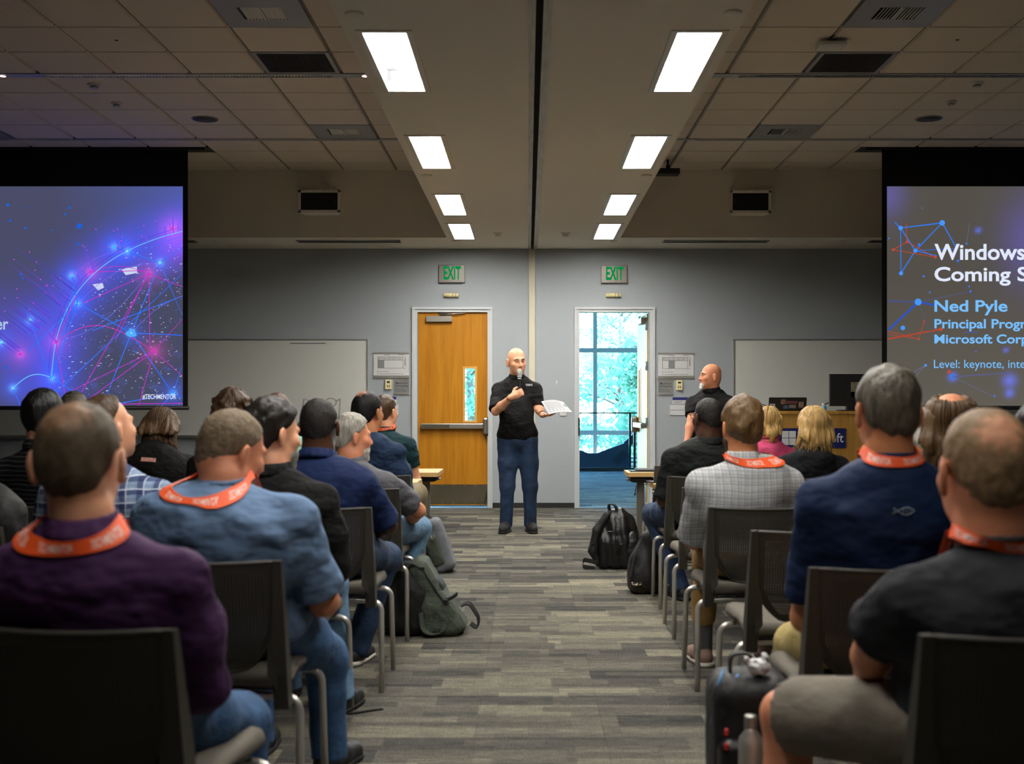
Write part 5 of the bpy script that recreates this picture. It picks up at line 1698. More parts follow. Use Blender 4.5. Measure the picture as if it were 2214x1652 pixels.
def person(label, hip, top, yaw=0, hyaw=None, pitch=0, roll=0, hs=1.0, sw=.175, g=1.0, belly=0.0, skin='fair', hair=None, hairm='brown', shirt=None, sleeve='short', collar='crew', trousers=M_jean,
           lanyard=False, knees=None, elbows=None, wrists=None, seated=True, ear=1.0, res=.008, face=False, beard=None, shorts=False, shoe=None, sole=None, neckr=.060, curl=35, pelvis_z=None, ankles=None,
           hem=None, nb=0.0, hunch=0.0, sleeve_cut=.62, jaw=1.0, fold=.010, thigh=1.0, hands=True, nlift=0.0, nx=0.0, spread=.13, name='person', hair_fn=None, thumb=20, shoe_on=True, sock=None, thin=None, shoe_s=1.0):
    if hyaw is None: hyaw = yaw
    if hair in ('bob', 'longback', 'ponytail', 'longbald'): ear = -1
    O = A(hip[0], hip[1], 0)
    T = A(PX(top[0], top[2]), top[2], PZ(top[1], top[2])) - O
    root = thing(name, label, 'person', tuple(O))
    Rt = frame_from(yaw); r, f, u = Rt
    Rh = frame_from(hyaw, pitch, roll)
    Cc = T - Rh[2] * .12 * hs
    def L(x, y, z): return r * x + f * y + A(0, 0, z)
    pz = pelvis_z if pelvis_z else .610
    Pv = L(0, .0, pz)
    N = Cc - A(0, 0, .180 * hs - nlift) - f * (.035 + nb) + r * nx
    sp = nrm(N - Pv); rr = nrm(np.cross(sp * 0 + f, sp)) if False else r
    fs = nrm(np.cross(sp, r)); Rs = np.stack([r, fs, sp])
    def lerp(t): return Pv * (1 - t) + N * t
    span = np.linalg.norm(N - Pv)
    bow = -fs * (.02 + hunch) * 1.0
    Sh = [N + r * sx * sw - sp * .080 + fs * .008 for sx in (-1, 1)]
    # arms
    El, Wr = [], []
    for i, sx in enumerate((-1, 1)):
        e = None if elbows is None else elbows[i]
        if e is None: e = Sh[i] + L(sx * .05, .05, -.265)
        else: e = A(*e) - O
        El.append(e)
        w = None if wrists is None else wrists[i]
        if w is None: w = L(sx * .10, .34, .60) if seated else e + L(0, .05, -.24)
        else: w = A(*w) - O
        Wr.append(w)
    # legs
    Hp = [Pv + r * sx * .088 * g - A(0, 0, .01) for sx in (-1, 1)]
    Kn, An = [], []
    for i, sx in enumerate((-1, 1)):
        kx = None if knees is None else knees[i]
        if kx is None: kx = L(sx * spread * 1.25, .45, .555) if seated else L(sx * .11, .02, .5)
        else: kx = A(*kx) - O
        Kn.append(kx)
        ax = None if ankles is None else ankles[i]
        if ax is None: ax = kx + L(0, .03, 0) if seated else L(sx * .13, 0, 0)
        else: ax = A(*ax) - O
        An.append(A(ax[0], ax[1], .085))
    # ---------------- torso volume shared by body and shirt
    def torso(s, e, low=True):
        c = lerp(.70) + bow * 1.2 + fs * .012
        s.ell(c, A((sw * .98) * g ** .5 + e, .112 * g + e, span * .43 + e), Rs, .05)
        s.ell(lerp(.83) + bow * .6 - fs * .005, A(sw * .84 + e, .084 * g ** .5 + e, .10 + e), Rs, .035)
        if low: s.ell(lerp(.36) + bow * .4 + fs * (.015 + belly * .05), A(.150 * g + e, .115 * g + belly * .06 + e, span * .40), Rs, .06)
        if low: s.ell(lerp(.08) + fs * .0, A(.178 * g + e, .138 * g + e, .13), Rs, .06)
        for i in (0, 1):
            s.cone(N - sp * .01, Sh[i], .042 + e, .050 * g ** .5 + e, .03)
    # ---------------- body (skin)
    bd = SDF()
    torso(bd, -.014, shorts)
    bd.chain([N - sp * .03, N + (Cc - N) * .4 - Rh[1] * .004, Cc - Rh[2] * .04 * hs - Rh[1] * .03 * hs], [neckr + .012, neckr, neckr * .98], .03)
    head_ops(bd, Cc, Rh, hs, ear, True, jaw)
    for i, sx in enumerate((-1, 1)):
        bd.chain([Sh[i], Sh[i] * .5 + El[i] * .5, El[i]], [.044, .046 * g ** .5, .041 * g ** .4], .02)
        bd.chain([El[i], El[i] * .65 + Wr[i] * .35, Wr[i]], [.041 * g ** .4, .042 * g ** .4, .027], .02)
        if hands:
            d = nrm(Wr[i] - El[i])
            hd = hands[i] if isinstance(hands, (list, tuple)) else None
            if hd is None:
                n_ = nrm(A(0, 0, -1) - d * (d @ A(0, 0, -1)) + r * (-sx) * .3); t_ = nrm(np.cross(d, n_)) ; t_ = t_ if (t_ @ r) * -sx > 0 else -t_
                hand_ops(bd, Wr[i], d, n_, t_, curl)
            else:
                hand_ops(bd, Wr[i], *[A(*v) for v in hd[:3]], *hd[3:])
    if shorts:
        for i in (0, 1):
            bd.chain([Hp[i], Kn[i]], [.075, .062], .02)
            bd.chain([Kn[i] , Kn[i] * .68 + An[i] * .32 - f * .02, An[i]], [.06, .058, .036], .02)
    body = link('body', bd.mesh('body', res), SK[skin], root)
    # ---------------- shirt
    sh = SDF()
    torso(sh, .006)
    for i, sx in enumerate((-1, 1)):
        if sleeve == 'short':
            e = Sh[i] + (El[i] - Sh[i]) * sleeve_cut
            sh.chain([Sh[i] - A(0, 0, .008), Sh[i] * .6 + e * .4], [.052 * g ** .5, .061 * g ** .5], .055); sh.ccone(Sh[i] * .6 + e * .4, e, .060 * g ** .5, .066 * g ** .5, .02)
        elif sleeve == 'long':
            sh.chain([Sh[i] - A(0, 0, .008), Sh[i] * .5 + El[i] * .5, El[i]], [.052 * g ** .5, .060 * g ** .5, .054], .055)
            wq = El[i] + (Wr[i] - El[i]) * .93
            sh.ccone(El[i], wq, .056, .040, .02)
    sh.cone(N - sp * .04, N + nrm(Cc - N) * .01, neckr + .016, neckr, .025)
    if collar == 'hood':
        sh.ell(N - fs * .07 + sp * .0, A(.11, .05, .06), Rs, .03)
    if hem is not None: sh.cut(A(0, 0, hem), A(0, 0, -1), .006)
    # neck hole
    sh.cut(N + (Cc - N) * .30 - fs * .0, nrm(Cc - N) + f * .75, .006) if False else None
    if fold:
        sd_ = abs(hash(label)) % 50 if False else (len(label) * 7 % 50)
        sh.disp = fold_disp(fold, (6.5, 6.5, 9.5), sd_)
    shirt_o = link('shirt', sh.mesh('shirt', .009 if res <= .006 else (.012 if res < .009 else .015)), shirt, root)
    cs = None
    if collar in ('polo', 'shirt'):
        cs = SDF()
        for hh, rad in ((.042, .017), (.056, .012), (.070, .008)):
            ring(cs, N + nrm(Cc - N) * hh - fs * .004, Rs, neckr + rad - .004, neckr + rad, .009, 16, .012, .28, .12)
        link('collar', cs.mesh('collar', .007), shirt, shirt_o)
    elif collar == 'crew':
        cs = SDF()
        ring(cs, N + nrm(Cc - N) * .062, Rs, (neckr + .012), (neckr + .014), .009, 16, .006, .28)
        link('collar', cs.mesh('collar', .006), shirt, shirt_o)
    # ---------------- trousers, shoes
    tr = SDF()
    tr.ell(Pv + A(0, 0, -.0), A((.178 if seated else .155) * g, (.145 if seated else .13) * g, .115), Rt, .05)
    for i, sx in enumerate((-1, 1)):
        if shorts:
            tr.ccone(Hp[i], Hp[i] + (Kn[i] - Hp[i]) * .93, .098 * thigh, .098 * thigh, .05)
        else:
            tr.chain([Hp[i], Hp[i] * .5 + Kn[i] * .5, Kn[i]], [.095 * g ** .5 * thigh, .086 * thigh, .072 * thigh], .04)
            tr.ccone(Kn[i], An[i] + A(0, 0, -.03 if sock is None else .13), .070, .062 if sock is None else .058, .03)
    tr.disp = fold_disp(.005, (9, 9, 9), 3)
    link('trousers' if not shorts else 'shorts', tr.mesh('trousers', .012 if res < .009 else .016), trousers, root)
    if sock is not None:
        for i in (0, 1):
            sk = SDF(); sk.ccone(An[i] - A(0, 0, .03), An[i] + A(0, 0, .17), .046, .050, .01)
            link('sock', sk.mesh('sock', .010), sock, root)
    if shoe is not False and shoe_on:
        for i, sx in enumerate((-1, 1)):
            ft = f if shoe is None or not isinstance(shoe, tuple) else f
            tq = nrm(ft + r * sx * .15)
            a0 = A(An[i][0], An[i][1], 0); q1 = shoe_s
            so = SDF()
            so.cone(a0 - tq * .035 * q1 + A(0, 0, .042 * q1), a0 + tq * .07 * q1 + A(0, 0, .045 * q1), .04 * q1, .042 * q1, .02)
            so.cone(a0 + tq * .07 * q1 + A(0, 0, .04 * q1), a0 + tq * .165 * q1 + A(0, 0, .034 * q1), .044 * q1, .036 * q1, .02)
            so.ccone(a0 + A(0, 0, .05), a0 + A(0, 0, .105), .042, .044, .02)
            so.cut(A(0, 0, .018), A(0, 0, -1), .003)
            s_o = link('shoe', so.mesh('shoe', .009), shoe or mat('shoe_black', C(22, 22, 22), .6), root)
            sl_ = SDF()
            sl_.cone(a0 - tq * .04 * q1 + A(0, 0, .02), a0 + tq * .07 * q1 + A(0, 0, .02), .044 * q1, .046 * q1, .01); sl_.cone(a0 + tq * .07 * q1 + A(0, 0, .02), a0 + tq * .17 * q1 + A(0, 0, .02), .046 * q1, .038 * q1, .01)
            sl_.cut(A(0, 0, .024), A(0, 0, 1), .002); sl_.cut(A(0, 0, .001), A(0, 0, -1), .002)
            link('sole', sl_.mesh('sole', .009), sole or M_soleb, s_o)
    # ---------------- hair
    def Wh(x, y, z): return Cc + hs * (A(x, y, z) @ Rh)
    def hairshell(t, nape=-.085, fy=.055, fz=.07, noise=.004, nsc=(40, 40, 18), tside=None, back=.0):
        s = SDF()
        ts = t if tside is None else tside
        s.ell(Wh(0, -.014, .034), A(.0765 + ts, .096 + t, .086 + t) * hs, Rh, .02 * hs)
        s.ell(Wh(0, -.058, -.022), A(.058 + ts, .046 + ts + back, .066) * hs, Rh, .03 * hs)
        s.cut(Wh(0, fy, fz), A(0, .75, -.66) @ Rh, .006)
        s.cut(Wh(0, 0, nape), A(0, .25, -1) @ Rh, .006)
        for sx in (-1, 1): s.ell(Wh(sx * .088, .0, -.008), A(.03, .026, .036) * hs, Rh, .006, 'sub')
        ns = np.asarray(nsc, float)
        def dp(p):
            q = ((p - Cc) @ Rh.T) / hs
            return noise * (vnoise(q * ns + 3) * 1.6 + vnoise(q * ns * 2.3 + 9) * .8)
        s.disp = dp
        return s
    hres = .0065 if res > .006 else .005
    if hair == 'buzz': h = hairshell(.0035, noise=.0024, nsc=(60, 60, 60))
    elif hair == 'short': h = hairshell(.014, noise=.006, tside=.007)
    elif hair == 'shortfull': h = hairshell(.022, noise=.010, tside=.011, nsc=(34, 34, 20))
    elif hair == 'wavy': h = hairshell(.030, nape=-.105, noise=.020, tside=.022, nsc=(30, 30, 22), back=.012)
    elif hair == 'receding': h = hairshell(.010, fy=.02, fz=.085, noise=.005, tside=.007)
    elif hair in ('crownbald', 'fringe', 'spot'):
        h = hairshell(.006 if hair != 'spot' else .014, noise=.004, tside=.007 if hair != 'spot' else .010)
        if hair == 'fringe': h.ell(Wh(0, .0, .11), A(.085, .12, .075) * hs, Rh, .02, 'sub')
    elif hair == 'long':
        h = hairshell(.016, nape=-.4, fy=.035, noise=.012, nsc=(34, 34, 5), back=.01, fz=.075)
    else: h = None
    if hair in ('longback', 'bob', 'ponytail', 'longbald'):
        h = SDF()
        h.ell(Wh(0, -.014, .036), A(.088, .106, .096) * hs, Rh, .02)
        ln = {'longback': .27, 'bob': .17, 'ponytail': .09, 'longbald': .24}[hair]
        wd = {'longback': .085, 'bob': .086, 'ponytail': .06, 'longbald': .080}[hair]
        for sx in (-.75, -.3, .3, .75):
            p0 = Wh(sx * .07, -.045, .02); p1 = Wh(sx * (wd + .012), -.065, -.06); p2 = p1 + A(0, 0, -1) * (ln - .06) + Rh[0] * sx * .012 - f * .012
            h.chain([p0, p1, p2], [.05, .040, .020], .03)
        for sx in (-1, 1):
            if hair in ('bob', 'longbald', 'longback'):
                h.chain([Wh(sx * .07, -.005, .04), Wh(sx * .085, .0, -.05), Wh(sx * .088, .005, -.05 - ln * .5)], [.03, .028, .016], .02)
        if hair == 'ponytail':
            h.chain([Wh(.012, -.1, -.03), Wh(.02, -.12, -.08), Wh(.02, -.105, -.17)], [.026, .032, .014], .015)
        h.cut(Wh(0, .045, .07), A(0, .75, -.66) @ Rh, .008)
        if hair == 'longbald': h.ell(Wh(0.0, -.03, .125), A(.05, .075, .045) * hs, Rh, .02, 'sub')
        def dp(p):
            q = ((p - Cc) @ Rh.T) / hs
            ang = np.arctan2(q[:, 0], -q[:, 1] + .02)
            w = np.stack([ang * 13, np.zeros(len(p)), q[:, 2] * 7 + ang], 1)
            return .013 * vnoise(w + 5) + .006 * vnoise(w * A(2.7, 1, 1.2) + 1)
        h.disp = dp
    if hair in ('longback', 'bob', 'ponytail', 'longbald'):
        rs = random.Random(len(label)); sm = MB()
        nst = {'longback': 150, 'bob': 150, 'ponytail': 90, 'longbald': 150}[hair]
        for q in range(nst):
            th = math.radians(rs.uniform(-118, 118))          # 0 is the back of the head
            if hair == 'longbald' and abs(th) < .1: continue
            cx_, cy_ = math.sin(th), -math.cos(th)
            pts_ = []
            for ph in (1.35, 1.05, .7, .3, -.1, -.45) if hair != 'longbald' else (.62, .4, .1, -.2, -.45):
                cr = math.cos(ph)
                pts_.append(Wh(cx_ * cr * .094, -.014 + cy_ * cr * .112, .036 + .101 * math.sin(ph)))
            if hair != 'ponytail':
                end = Wh(cx_ * .094, -.014 + cy_ * .112, -.04)
                dn = rs.uniform(.5, 1.0) * (ln - .04)
                pts_.append(end + A(0, 0, -dn * .5) + A(cx_, cy_, 0) @ np.stack([Rh[0], Rh[1], Rh[2]]) * .004)
                pts_.append(end + A(0, 0, -dn) + (A(cx_ + rs.uniform(-.5, .5), cy_, 0) @ Rh) * rs.uniform(0, .03))
            else:
                pts_.append(Wh(.012 + rs.uniform(-.01, .01), -.118, -.04)); pts_.append(Wh(.02 + rs.uniform(-.012, .012), -.12, -.09)); pts_.append(Wh(.02 + rs.uniform(-.02, .02), -.112, -.15 - rs.random() * .04))
            r0 = rs.uniform(.0025, .0055)
            sm.tube([V for V in pts_], [r0 * (.5 if i == 0 else 1 - .7 * i / len(pts_)) for i in range(len(pts_))], 5)
        so2 = sm.build('hair_strands', HM[hairm], root); so2['kind'] = 'stuff'
    if h is not None: link('hair', h.mesh('hair', hres), HM[hairm] if thin is None else hair_thin(label[:14].replace(' ', '_'), thin[0], thin[1], Wh(*thin[2]), thin[3] * hs), root)
    if beard:
        b = SDF()
        kind, bm, t = beard
        b.ell(Wh(0, .035, -.066), A(.056 * jaw + t, .06 + t, .052 + t) * hs, Rh, .02)
        b.cone(Wh(0, .066, -.09), Wh(0, .08, -.105 - t), (.03 + t) * hs, (.022 + t) * hs, .02)
        if kind == 'goatee':
            b = SDF(); b.chain([Wh(-.024, .085, -.062), Wh(-.022, .085, -.085), Wh(0, .09, -.115), Wh(.022, .085, -.085), Wh(.024, .085, -.062)], [.009, .013, .021, .013, .009], .012); b.cone(Wh(0, .095, -.08), Wh(0, .094, -.112), .016, .02, .01)
        else:
            b.cut(Wh(0, .04, -.045), A(0, -.35, 1) @ Rh, .006)
            b.cut(Wh(0, -.01, -.05), A(0, -1, 0) @ Rh, .006)
            b.ell(Wh(0, .105, -.061), A(.022, .02, .006), Rh, .004, 'sub')
        ns = A(60, 60, 40)
        b.disp = lambda p: .006 * vnoise(((p - Cc) @ Rh.T) * ns)
        link('beard', b.mesh('beard', .005), HM[bm], root)
    if face:
        for sx in (-1, 1):
            e = MB()
            M_ = Matrix.Translation(Wh(sx * .031, .0765, .004)) @ Matrix(((*Rh[:, 0],), (*Rh[:, 1],), (*Rh[:, 2],))).to_4x4()
            e.cur = 0
            pr = [(.0118 * hs * math.sin(a), -.0118 * hs * math.cos(a)) for a in np.linspace(.02, math.pi - .02, 9)]
            e.lathe(pr, 12, M_ @ Matrix.Rotation(math.pi / 2, 4, 'X'))
            eo = e.build('eye', mat('eye_white', C(186, 174, 164), .3), root)
            ir = MB(); ir.lathe([(.0056 * hs, 0), (.005 * hs, .0015)], 12, Matrix.Translation(Wh(sx * .031 + .002, .0765 + .0112, .003)) @ M_.to_3x3().to_4x4() @ Matrix.Rotation(-math.pi / 2, 4, 'X'))
            ir.build('iris', mat('iris_dark', C(40, 34, 30), .2), eo)
            bw = SDF(); bw.chain([Wh(sx * .014, .098, .031), Wh(sx * .032, .097, .034), Wh(sx * .05, .084, .027)], [.0045, .0045, .003], .004)
            link('eyebrow', bw.mesh('eyebrow', .004), HM[face], root)
        mth = SDF(); mth.ell(Wh(0, .099, -.0612), A(.02, .006, .003), Rh); link('mouth', mth.mesh('mouth', .003), mat('mouth_dark', C(110, 50, 44), .5), root)
    # ---------------- lanyard hugging the collar
    if lanyard:
        def surf(p0, d, lo=neckr + .004, hi=.2):
            ts = np.linspace(lo, hi, 90)
            pts = p0[None] + ts[:, None] * d[None]
            dd = np.minimum(sh.ev(pts) + (sh.disp(pts) if sh.disp else 0), bd.ev(pts))
            if cs is not None and collar == 'crew': dd = np.minimum(dd, cs.ev(pts))
            out = np.nonzero(dd > .003)[0]
            return pts[out[0]] if len(out) else pts[40]
        n = 40
        ax = nrm(Cc - N)
        rails = [[], []]
        wl = .021; lh_ = .070 if collar != 'crew' else .088
        for j in range(n + 1):
            a = math.radians(-188 + 196 * j / n)          # around the back
            dr = r * math.cos(a) + fs * math.sin(a)
            back = -math.sin(a)
            drop = -.006 * (1 - max(0, back)) + .05 * max(0, -back)
            for q_, hh in ((0, lh_), (1, lh_ - wl * .85)):
                rails[q_].append(surf(N + ax * (hh - drop), nrm(dr - ax * (.0 if q_ == 0 else .1))) + dr * .002)
        up_, dn_ = np.array(rails[0]), np.array(rails[1])
        for arr in (up_, dn_):
            for _ in range(3): arr[1:-1] = (arr[:-2] + 2 * arr[1:-1] + arr[2:]) / 4
            drs = np.array([r * math.cos(math.radians(-188 + 196 * j / n)) + fs * math.sin(math.radians(-188 + 196 * j / n)) + ax * .25 for j in range(n + 1)])
            for _ in range(12):
                dd = np.minimum(sh.ev(arr) + (sh.disp(arr) if sh.disp else 0), bd.ev(arr))
                if cs is not None: dd = np.minimum(dd, cs.ev(arr))
                arr += drs * np.clip(.005 - dd, 0, .01)[:, None]
            for _ in range(2): arr[1:-1] = (arr[:-2] + 2 * arr[1:-1] + arr[2:]) / 4
        mb = MB()
        vs = []; nrmv = []
        for j in range(n + 1):
            a = math.radians(-188 + 196 * j / n); dr = r * math.cos(a) + fs * math.sin(a)
            nn = nrm(dr + ax * .35); nrmv.append(nn)
            vs += [up_[j], dn_[j], dn_[j] + nn * .0016, up_[j] + nn * .0016]
        fcs = []
        for j in range(n):
            for q_ in range(4): fcs.append([j * 4 + q_, j * 4 + (q_ + 1) % 4, (j + 1) * 4 + (q_ + 1) % 4, (j + 1) * 4 + q_])
        mb.add(vs, fcs, False)
        # straps meeting on the chest
        tipc = L(0, 0, 0) + N + fs * (.15 * g) - sp * .17
        for e_ in (0, n):
            a0 = (up_[e_] + dn_[e_]) / 2
            mid = (a0 + tipc) / 2 + fs * .035
            mb.ribbon([a0, mid, tipc], [tuple(r)] * 3, wl, .0016)
        ln_o = mb.build('lanyard', M_lany, root)
        co, polys = lanyard_text()
        cen = (up_ + dn_) / 2
        cum = np.concatenate([[0], np.cumsum(np.linalg.norm(np.diff(cen, axis=0), axis=1))])
        tot = cum[-1]; wlen = .078; step = .112
        nrmv = np.array(nrmv)
        tm = MB()
        s0 = (tot % step) / 2 + .01
        while s0 + wlen < tot:
            sx_ = s0 + co[:, 0] * wlen
            jj = np.clip(np.searchsorted(cum, sx_) - 1, 0, n - 1); tt = ((sx_ - cum[jj]) / (cum[jj + 1] - cum[jj]))[:, None]
            U = up_[jj] * (1 - tt) + up_[jj + 1] * tt; D_ = dn_[jj] * (1 - tt) + dn_[jj + 1] * tt
            vv = (.22 + .56 * co[:, 1])[:, None]
            tm.add(D_ * (1 - vv) + U * vv + nrmv[jj] * .0026, polys, False)
            s0 += step
        t_o = link('lanyard_print', tm.mesh('lanyard_print'), M_lanw, ln_o)
        t_o['kind'] = 'stuff'
    return dict(root=root, O=O, C=Cc, Rh=Rh, N=N, r=r, f=f, sp=sp, fs=fs, Wh=Wh, sh=sh, Sh=Sh, El=El, Wr=Wr, shirt=shirt_o, hs=hs)

def pw(px, py, Y): return (PX(px, Y), Y, PZ(py, Y))

# ---- shirts
S_purple = cloth('purple', C(64, 33, 74), .8, .6, 8)
S_blue = cloth('blue_tee', C(98, 122, 154), .9, .7, 8)
S_black = cloth('black', C(11, 11, 12), .85)
S_navy = cloth('navy', C(17, 34, 74), .8, .5, 8)
S_navy2 = cloth('navy_sport', C(15, 36, 70), .75, .5, 8)
S_grey = cloth('grey_polo', C(92, 92, 98), .85)
S_hood = cloth('denim_hood', C(30, 48, 74), .85)
S_teal = cloth('teal', C(10, 44, 50), .8)
S_olive = cloth('dark_olive', C(19, 23, 21), .8)
S_char = cloth('charcoal', C(46, 47, 52), .9, .6, 8)
S_mint = cloth('mint', C(130, 190, 170), .9)
S_pink = cloth('pink', C(190, 70, 110), .85)
S_hoodie = cloth('hoodie', C(21, 21, 24), .9)
S_plaidb = plaid('plaid_blue', C(126, 146, 172), [('X', .052, .36, 0, C(28, 38, 84), .75), ('Z', .052, .36, .3, C(28, 38, 84), .75), ('X', .052, .07, .62, C(220, 226, 234), .75), ('Z', .052, .07, .9, C(220, 226, 234), .75), ('X', .026, .08, .2, C(60, 70, 110), .5), ('Z', .026, .08, .2, C(60, 70, 110), .5)])
S_plaidg = plaid('plaid_grey', C(186, 188, 188), [('X', .03, .3, 0, C(120, 122, 126), .5), ('Z', .03, .3, .3, C(120, 122, 126), .5), ('X', .03, .08, .5, C(84, 86, 90), .6), ('Z', .03, .08, .8, C(84, 86, 90), .6), ('X', .008, .4, .0, C(150, 152, 154), .4), ('Z', .008, .4, .0, C(150, 152, 154), .4)])
S_stripe = plaid('stripe_black', C(11, 11, 13), [('Z', .021, .11, 0, C(92, 92, 96), .8)])
S_stripew = plaid('stripe_white', C(206, 204, 196), [('Z', .016, .3, 0, C(140, 140, 136), .7)])

# ================================================================== left rows
L1 = person('person in purple shirt with orange lanyard, seated nearest on the left', (-.955, 2.80), (176, 874, 2.66), yaw=4, hyaw=2, pitch=2, nx=.022, hs=1.03, sw=.195, g=1.05, skin='fair', hair='crownbald', hairm='buzzgrey', thin=(C(92, 78, 60), C(132, 100, 76), (-.004, -.075, .095), .06), shirt=S_purple, sleeve='long', collar='polo', lanyard=True,
            ear=2.4, res=.006, elbows=(None, pw(440, 1478, 2.74)), wrists=(None, (-.80, 3.08, .60)), knees=(None, pw(520, 1560, 3.2)), neckr=.060)
L2 = person('person in faded blue tee with orange lanyard, leaning forward in the second left row', (-.955, 4.02), (528, 891, 3.92), yaw=14, hyaw=42, pitch=16, roll=6, nlift=.055, hs=1.08, sw=.235, g=1.42, belly=.6, skin='pink', hair='buzz', hairm='buzzgrey', shirt=S_blue, sleeve='short', collar='crew', lanyard=True, hunch=.03, nb=.04,
            ear=1.2, res=.006, elbows=(None, pw(700, 1300, 3.95)), wrists=(None, (-.75, 4.25, .62)), knees=(None, pw(705, 1420, 4.3)), sleeve_cut=.85, neckr=.07, thigh=1.1, trousers=M_jean)
L3 = person('person in black jacket and pale jeans, seated between the blue tee and navy polo', (-.96, 4.88), (598, 871, 4.78), yaw=8, hyaw=48, pitch=6, hs=1.02, sw=.185, g=1.05, skin='fair', hair='shortfull', hairm='dark', shirt=S_black, sleeve='long', collar='polo', beard=('full', 'grey', .008), trousers=M_jeanl,
            knees=(None, pw(715, 1262, 5.24)), ankles=(None, pw(735, 1470, 5.16)))
L4 = person('person in navy polo with glasses pushed up on the head', (-.93, 5.72), (690, 862, 5.72), yaw=6, hyaw=8, pitch=-4, hs=1.06, sw=.20, g=1.22, belly=.5, skin='dark', hair='buzz', hairm='buzzblack', shirt=S_navy, collar='polo', ear=1.2, elbows=(None, pw(838, 1135, 5.85)), wrists=(None, (-.82, 6.08, .66)), sleeve_cut=.9, neckr=.07,
            knees=(None, pw(835, 1205, 6.2)), ankles=(None, (-.86, 6.12, .085)), sole=M_sole, trousers=M_jeand)
L5 = person('person in grey polo and pale jeans turned towards the aisle', (-.90, 6.86), (765, 897, 6.74), yaw=18, hyaw=62, pitch=4, hs=1.0, sw=.185, g=1.1, skin='pink', hair='short', hairm='grey', shirt=S_grey, collar='polo', beard=('full', 'white', .007), elbows=(None, pw(903, 1104, 6.92)), wrists=(None, (-.72, 7.15, .60)), sleeve_cut=.82,
            knees=(None, pw(905, 1142, 7.35)), ankles=(None, (-.78, 7.25, .085)), trousers=M_jeanl)
L6 = person('person in dark blue hooded jacket and khaki trousers', (-.97, 7.98), (796, 850, 7.86), yaw=8, hyaw=30, hs=1.03, sw=.175, skin='tan', hair='spot', hairm='black', thin=(C(14, 12, 12), C(170, 112, 84), (-.012, -.06, .115), .042), shirt=S_hood, sleeve='long', collar='hood', trousers=M_olivep, knees=(None, pw(900, 1068, 8.4)))
L7 = person('person in teal jersey with orange lanyard by the table', (-1.12, 9.42), (833, 857, 9.34), spread=.1, yaw=6, hyaw=30, hs=1.0, sw=.18, g=1.1, skin='fair', hair='short', hairm='brown', shirt=S_teal, collar='crew', lanyard=True, trousers=M_darkp)
L8 = person('person in blue and white plaid shirt, mostly hidden behind the purple shirt', (-1.62, 4.80), (222, 858, 4.72), yaw=0, hyaw=34, pitch=-10, hs=1.04, sw=.195, g=1.15, skin='fair', hair='receding', hairm='brown', shirt=S_plaidb, collar='shirt', trousers=M_jeand, shoe=False, res=.010, hands=False)
L9 = person('person in black just beyond the blue tee, only the head showing', (-1.52, 6.52), (505, 851, 6.40), yaw=0, hyaw=4, hs=1.02, skin='fair', hair='wavy', hairm='brown', shirt=S_black, shoe=False, trousers=M_darkp, res=.010, hands=False)
L10 = person('person in mint shirt sitting upright near the whiteboard', (-1.53, 7.78), (601, 850, 7.70), hyaw=12, hs=1.0, skin='pink', hair='buzz', hairm='auburn', shirt=S_mint, shoe=False, trousers=M_darkp, sw=.2, res=.010, hands=False)
L11 = person('person in black bending forward, pale label at the back of the neck', (-2.10, 6.88), (357, 897, 7.05), pitch=38, nlift=.07, hs=1.02, sw=.18, skin='fair', hair='longback', hairm='longbrown', shirt=S_black, hunch=.05, shoe=False, trousers=M_darkp, res=.010, hands=False)
L12 = person('person in black polo with thin pale stripes', (-2.2, 5.78), (96, 845, 5.70), hyaw=12, hs=1.0, sw=.185, skin='fair', hair='short', hairm='black', shirt=S_stripe, collar='polo', shoe=False, trousers=M_darkp, res=.010, hands=False)
L13 = person('person in black below the blue slide, beyond the striped polo', (-2.78, 7.48), (162, 846, 7.38), hyaw=0, hs=1.0, skin='fair', hair='buzz', hairm='saltpepper', shirt=S_black, shoe=False, trousers=M_darkp, res=.010, hands=False)

# ================================================================== right rows
R1 = person('person in charcoal tee and grey shorts with orange lanyard', (1.02, 2.72), (2128, 885, 2.66), yaw=-14, hyaw=-4, pitch=0, hs=1.12, sw=.20, g=1.18, belly=.4, skin='pink', hair='buzz', hairm='buzzsand', thin=(C(144, 116, 84), C(196, 140, 108), (-.01, -.085, .075), .05), shirt=S_char, collar='crew', lanyard=True, ear=1.3, res=.006, sleeve_cut=.86, neckr=.07,
            elbows=(pw(1893, 1372, 2.74), None), wrists=((.83, 3.0, .60), None), knees=(pw(1700, 1545, 3.05), None), shorts=True, trousers=M_shorts, spread=.2)
R2 = person('person in navy top with small fish logo and orange lanyard', (1.05, 3.72), (1917, 797, 3.62), yaw=-2, hyaw=-6, hs=1.05, sw=.20, g=1.15, skin='tan', hair='short', hairm='saltpepper', shirt=S_navy2, collar='crew', lanyard=True, ear=1.3, res=.006, sleeve_cut=.8, neckr=.062,
            elbows=(pw(1742, 1335, 3.74), None), wrists=((1.02, 4.0, .66), None), knees=(pw(1722, 1395, 4.15), None), trousers=M_khakil)
R3 = person('person in grey plaid shirt with orange lanyard and khaki trousers', (1.04, 5.70), (1604, 864, 5.62), yaw=-2, hyaw=-10, hs=1.04, sw=.20, g=1.18, belly=.3, skin='tan', hair='shortfull', hairm='lightbrown', shirt=S_plaidg, collar='shirt', lanyard=True, beard=('full', 'brown', .014), trousers=M_khaki, sleeve_cut=.98, ear=1.0,
            elbows=((.78, 5.8, .66), None), wrists=((.86, 6.12, .61), None), knees=(pw(1530, 1205, 6.05), None), ankles=(pw(1520, 1395, 6.1), None), shoe=mat('canvas_shoe', C(140, 112, 98), .8), sole=M_sole, sock=mat('sock_grey', C(96, 94, 98), .9, bump=(120, .6, (1, 1, .05))))
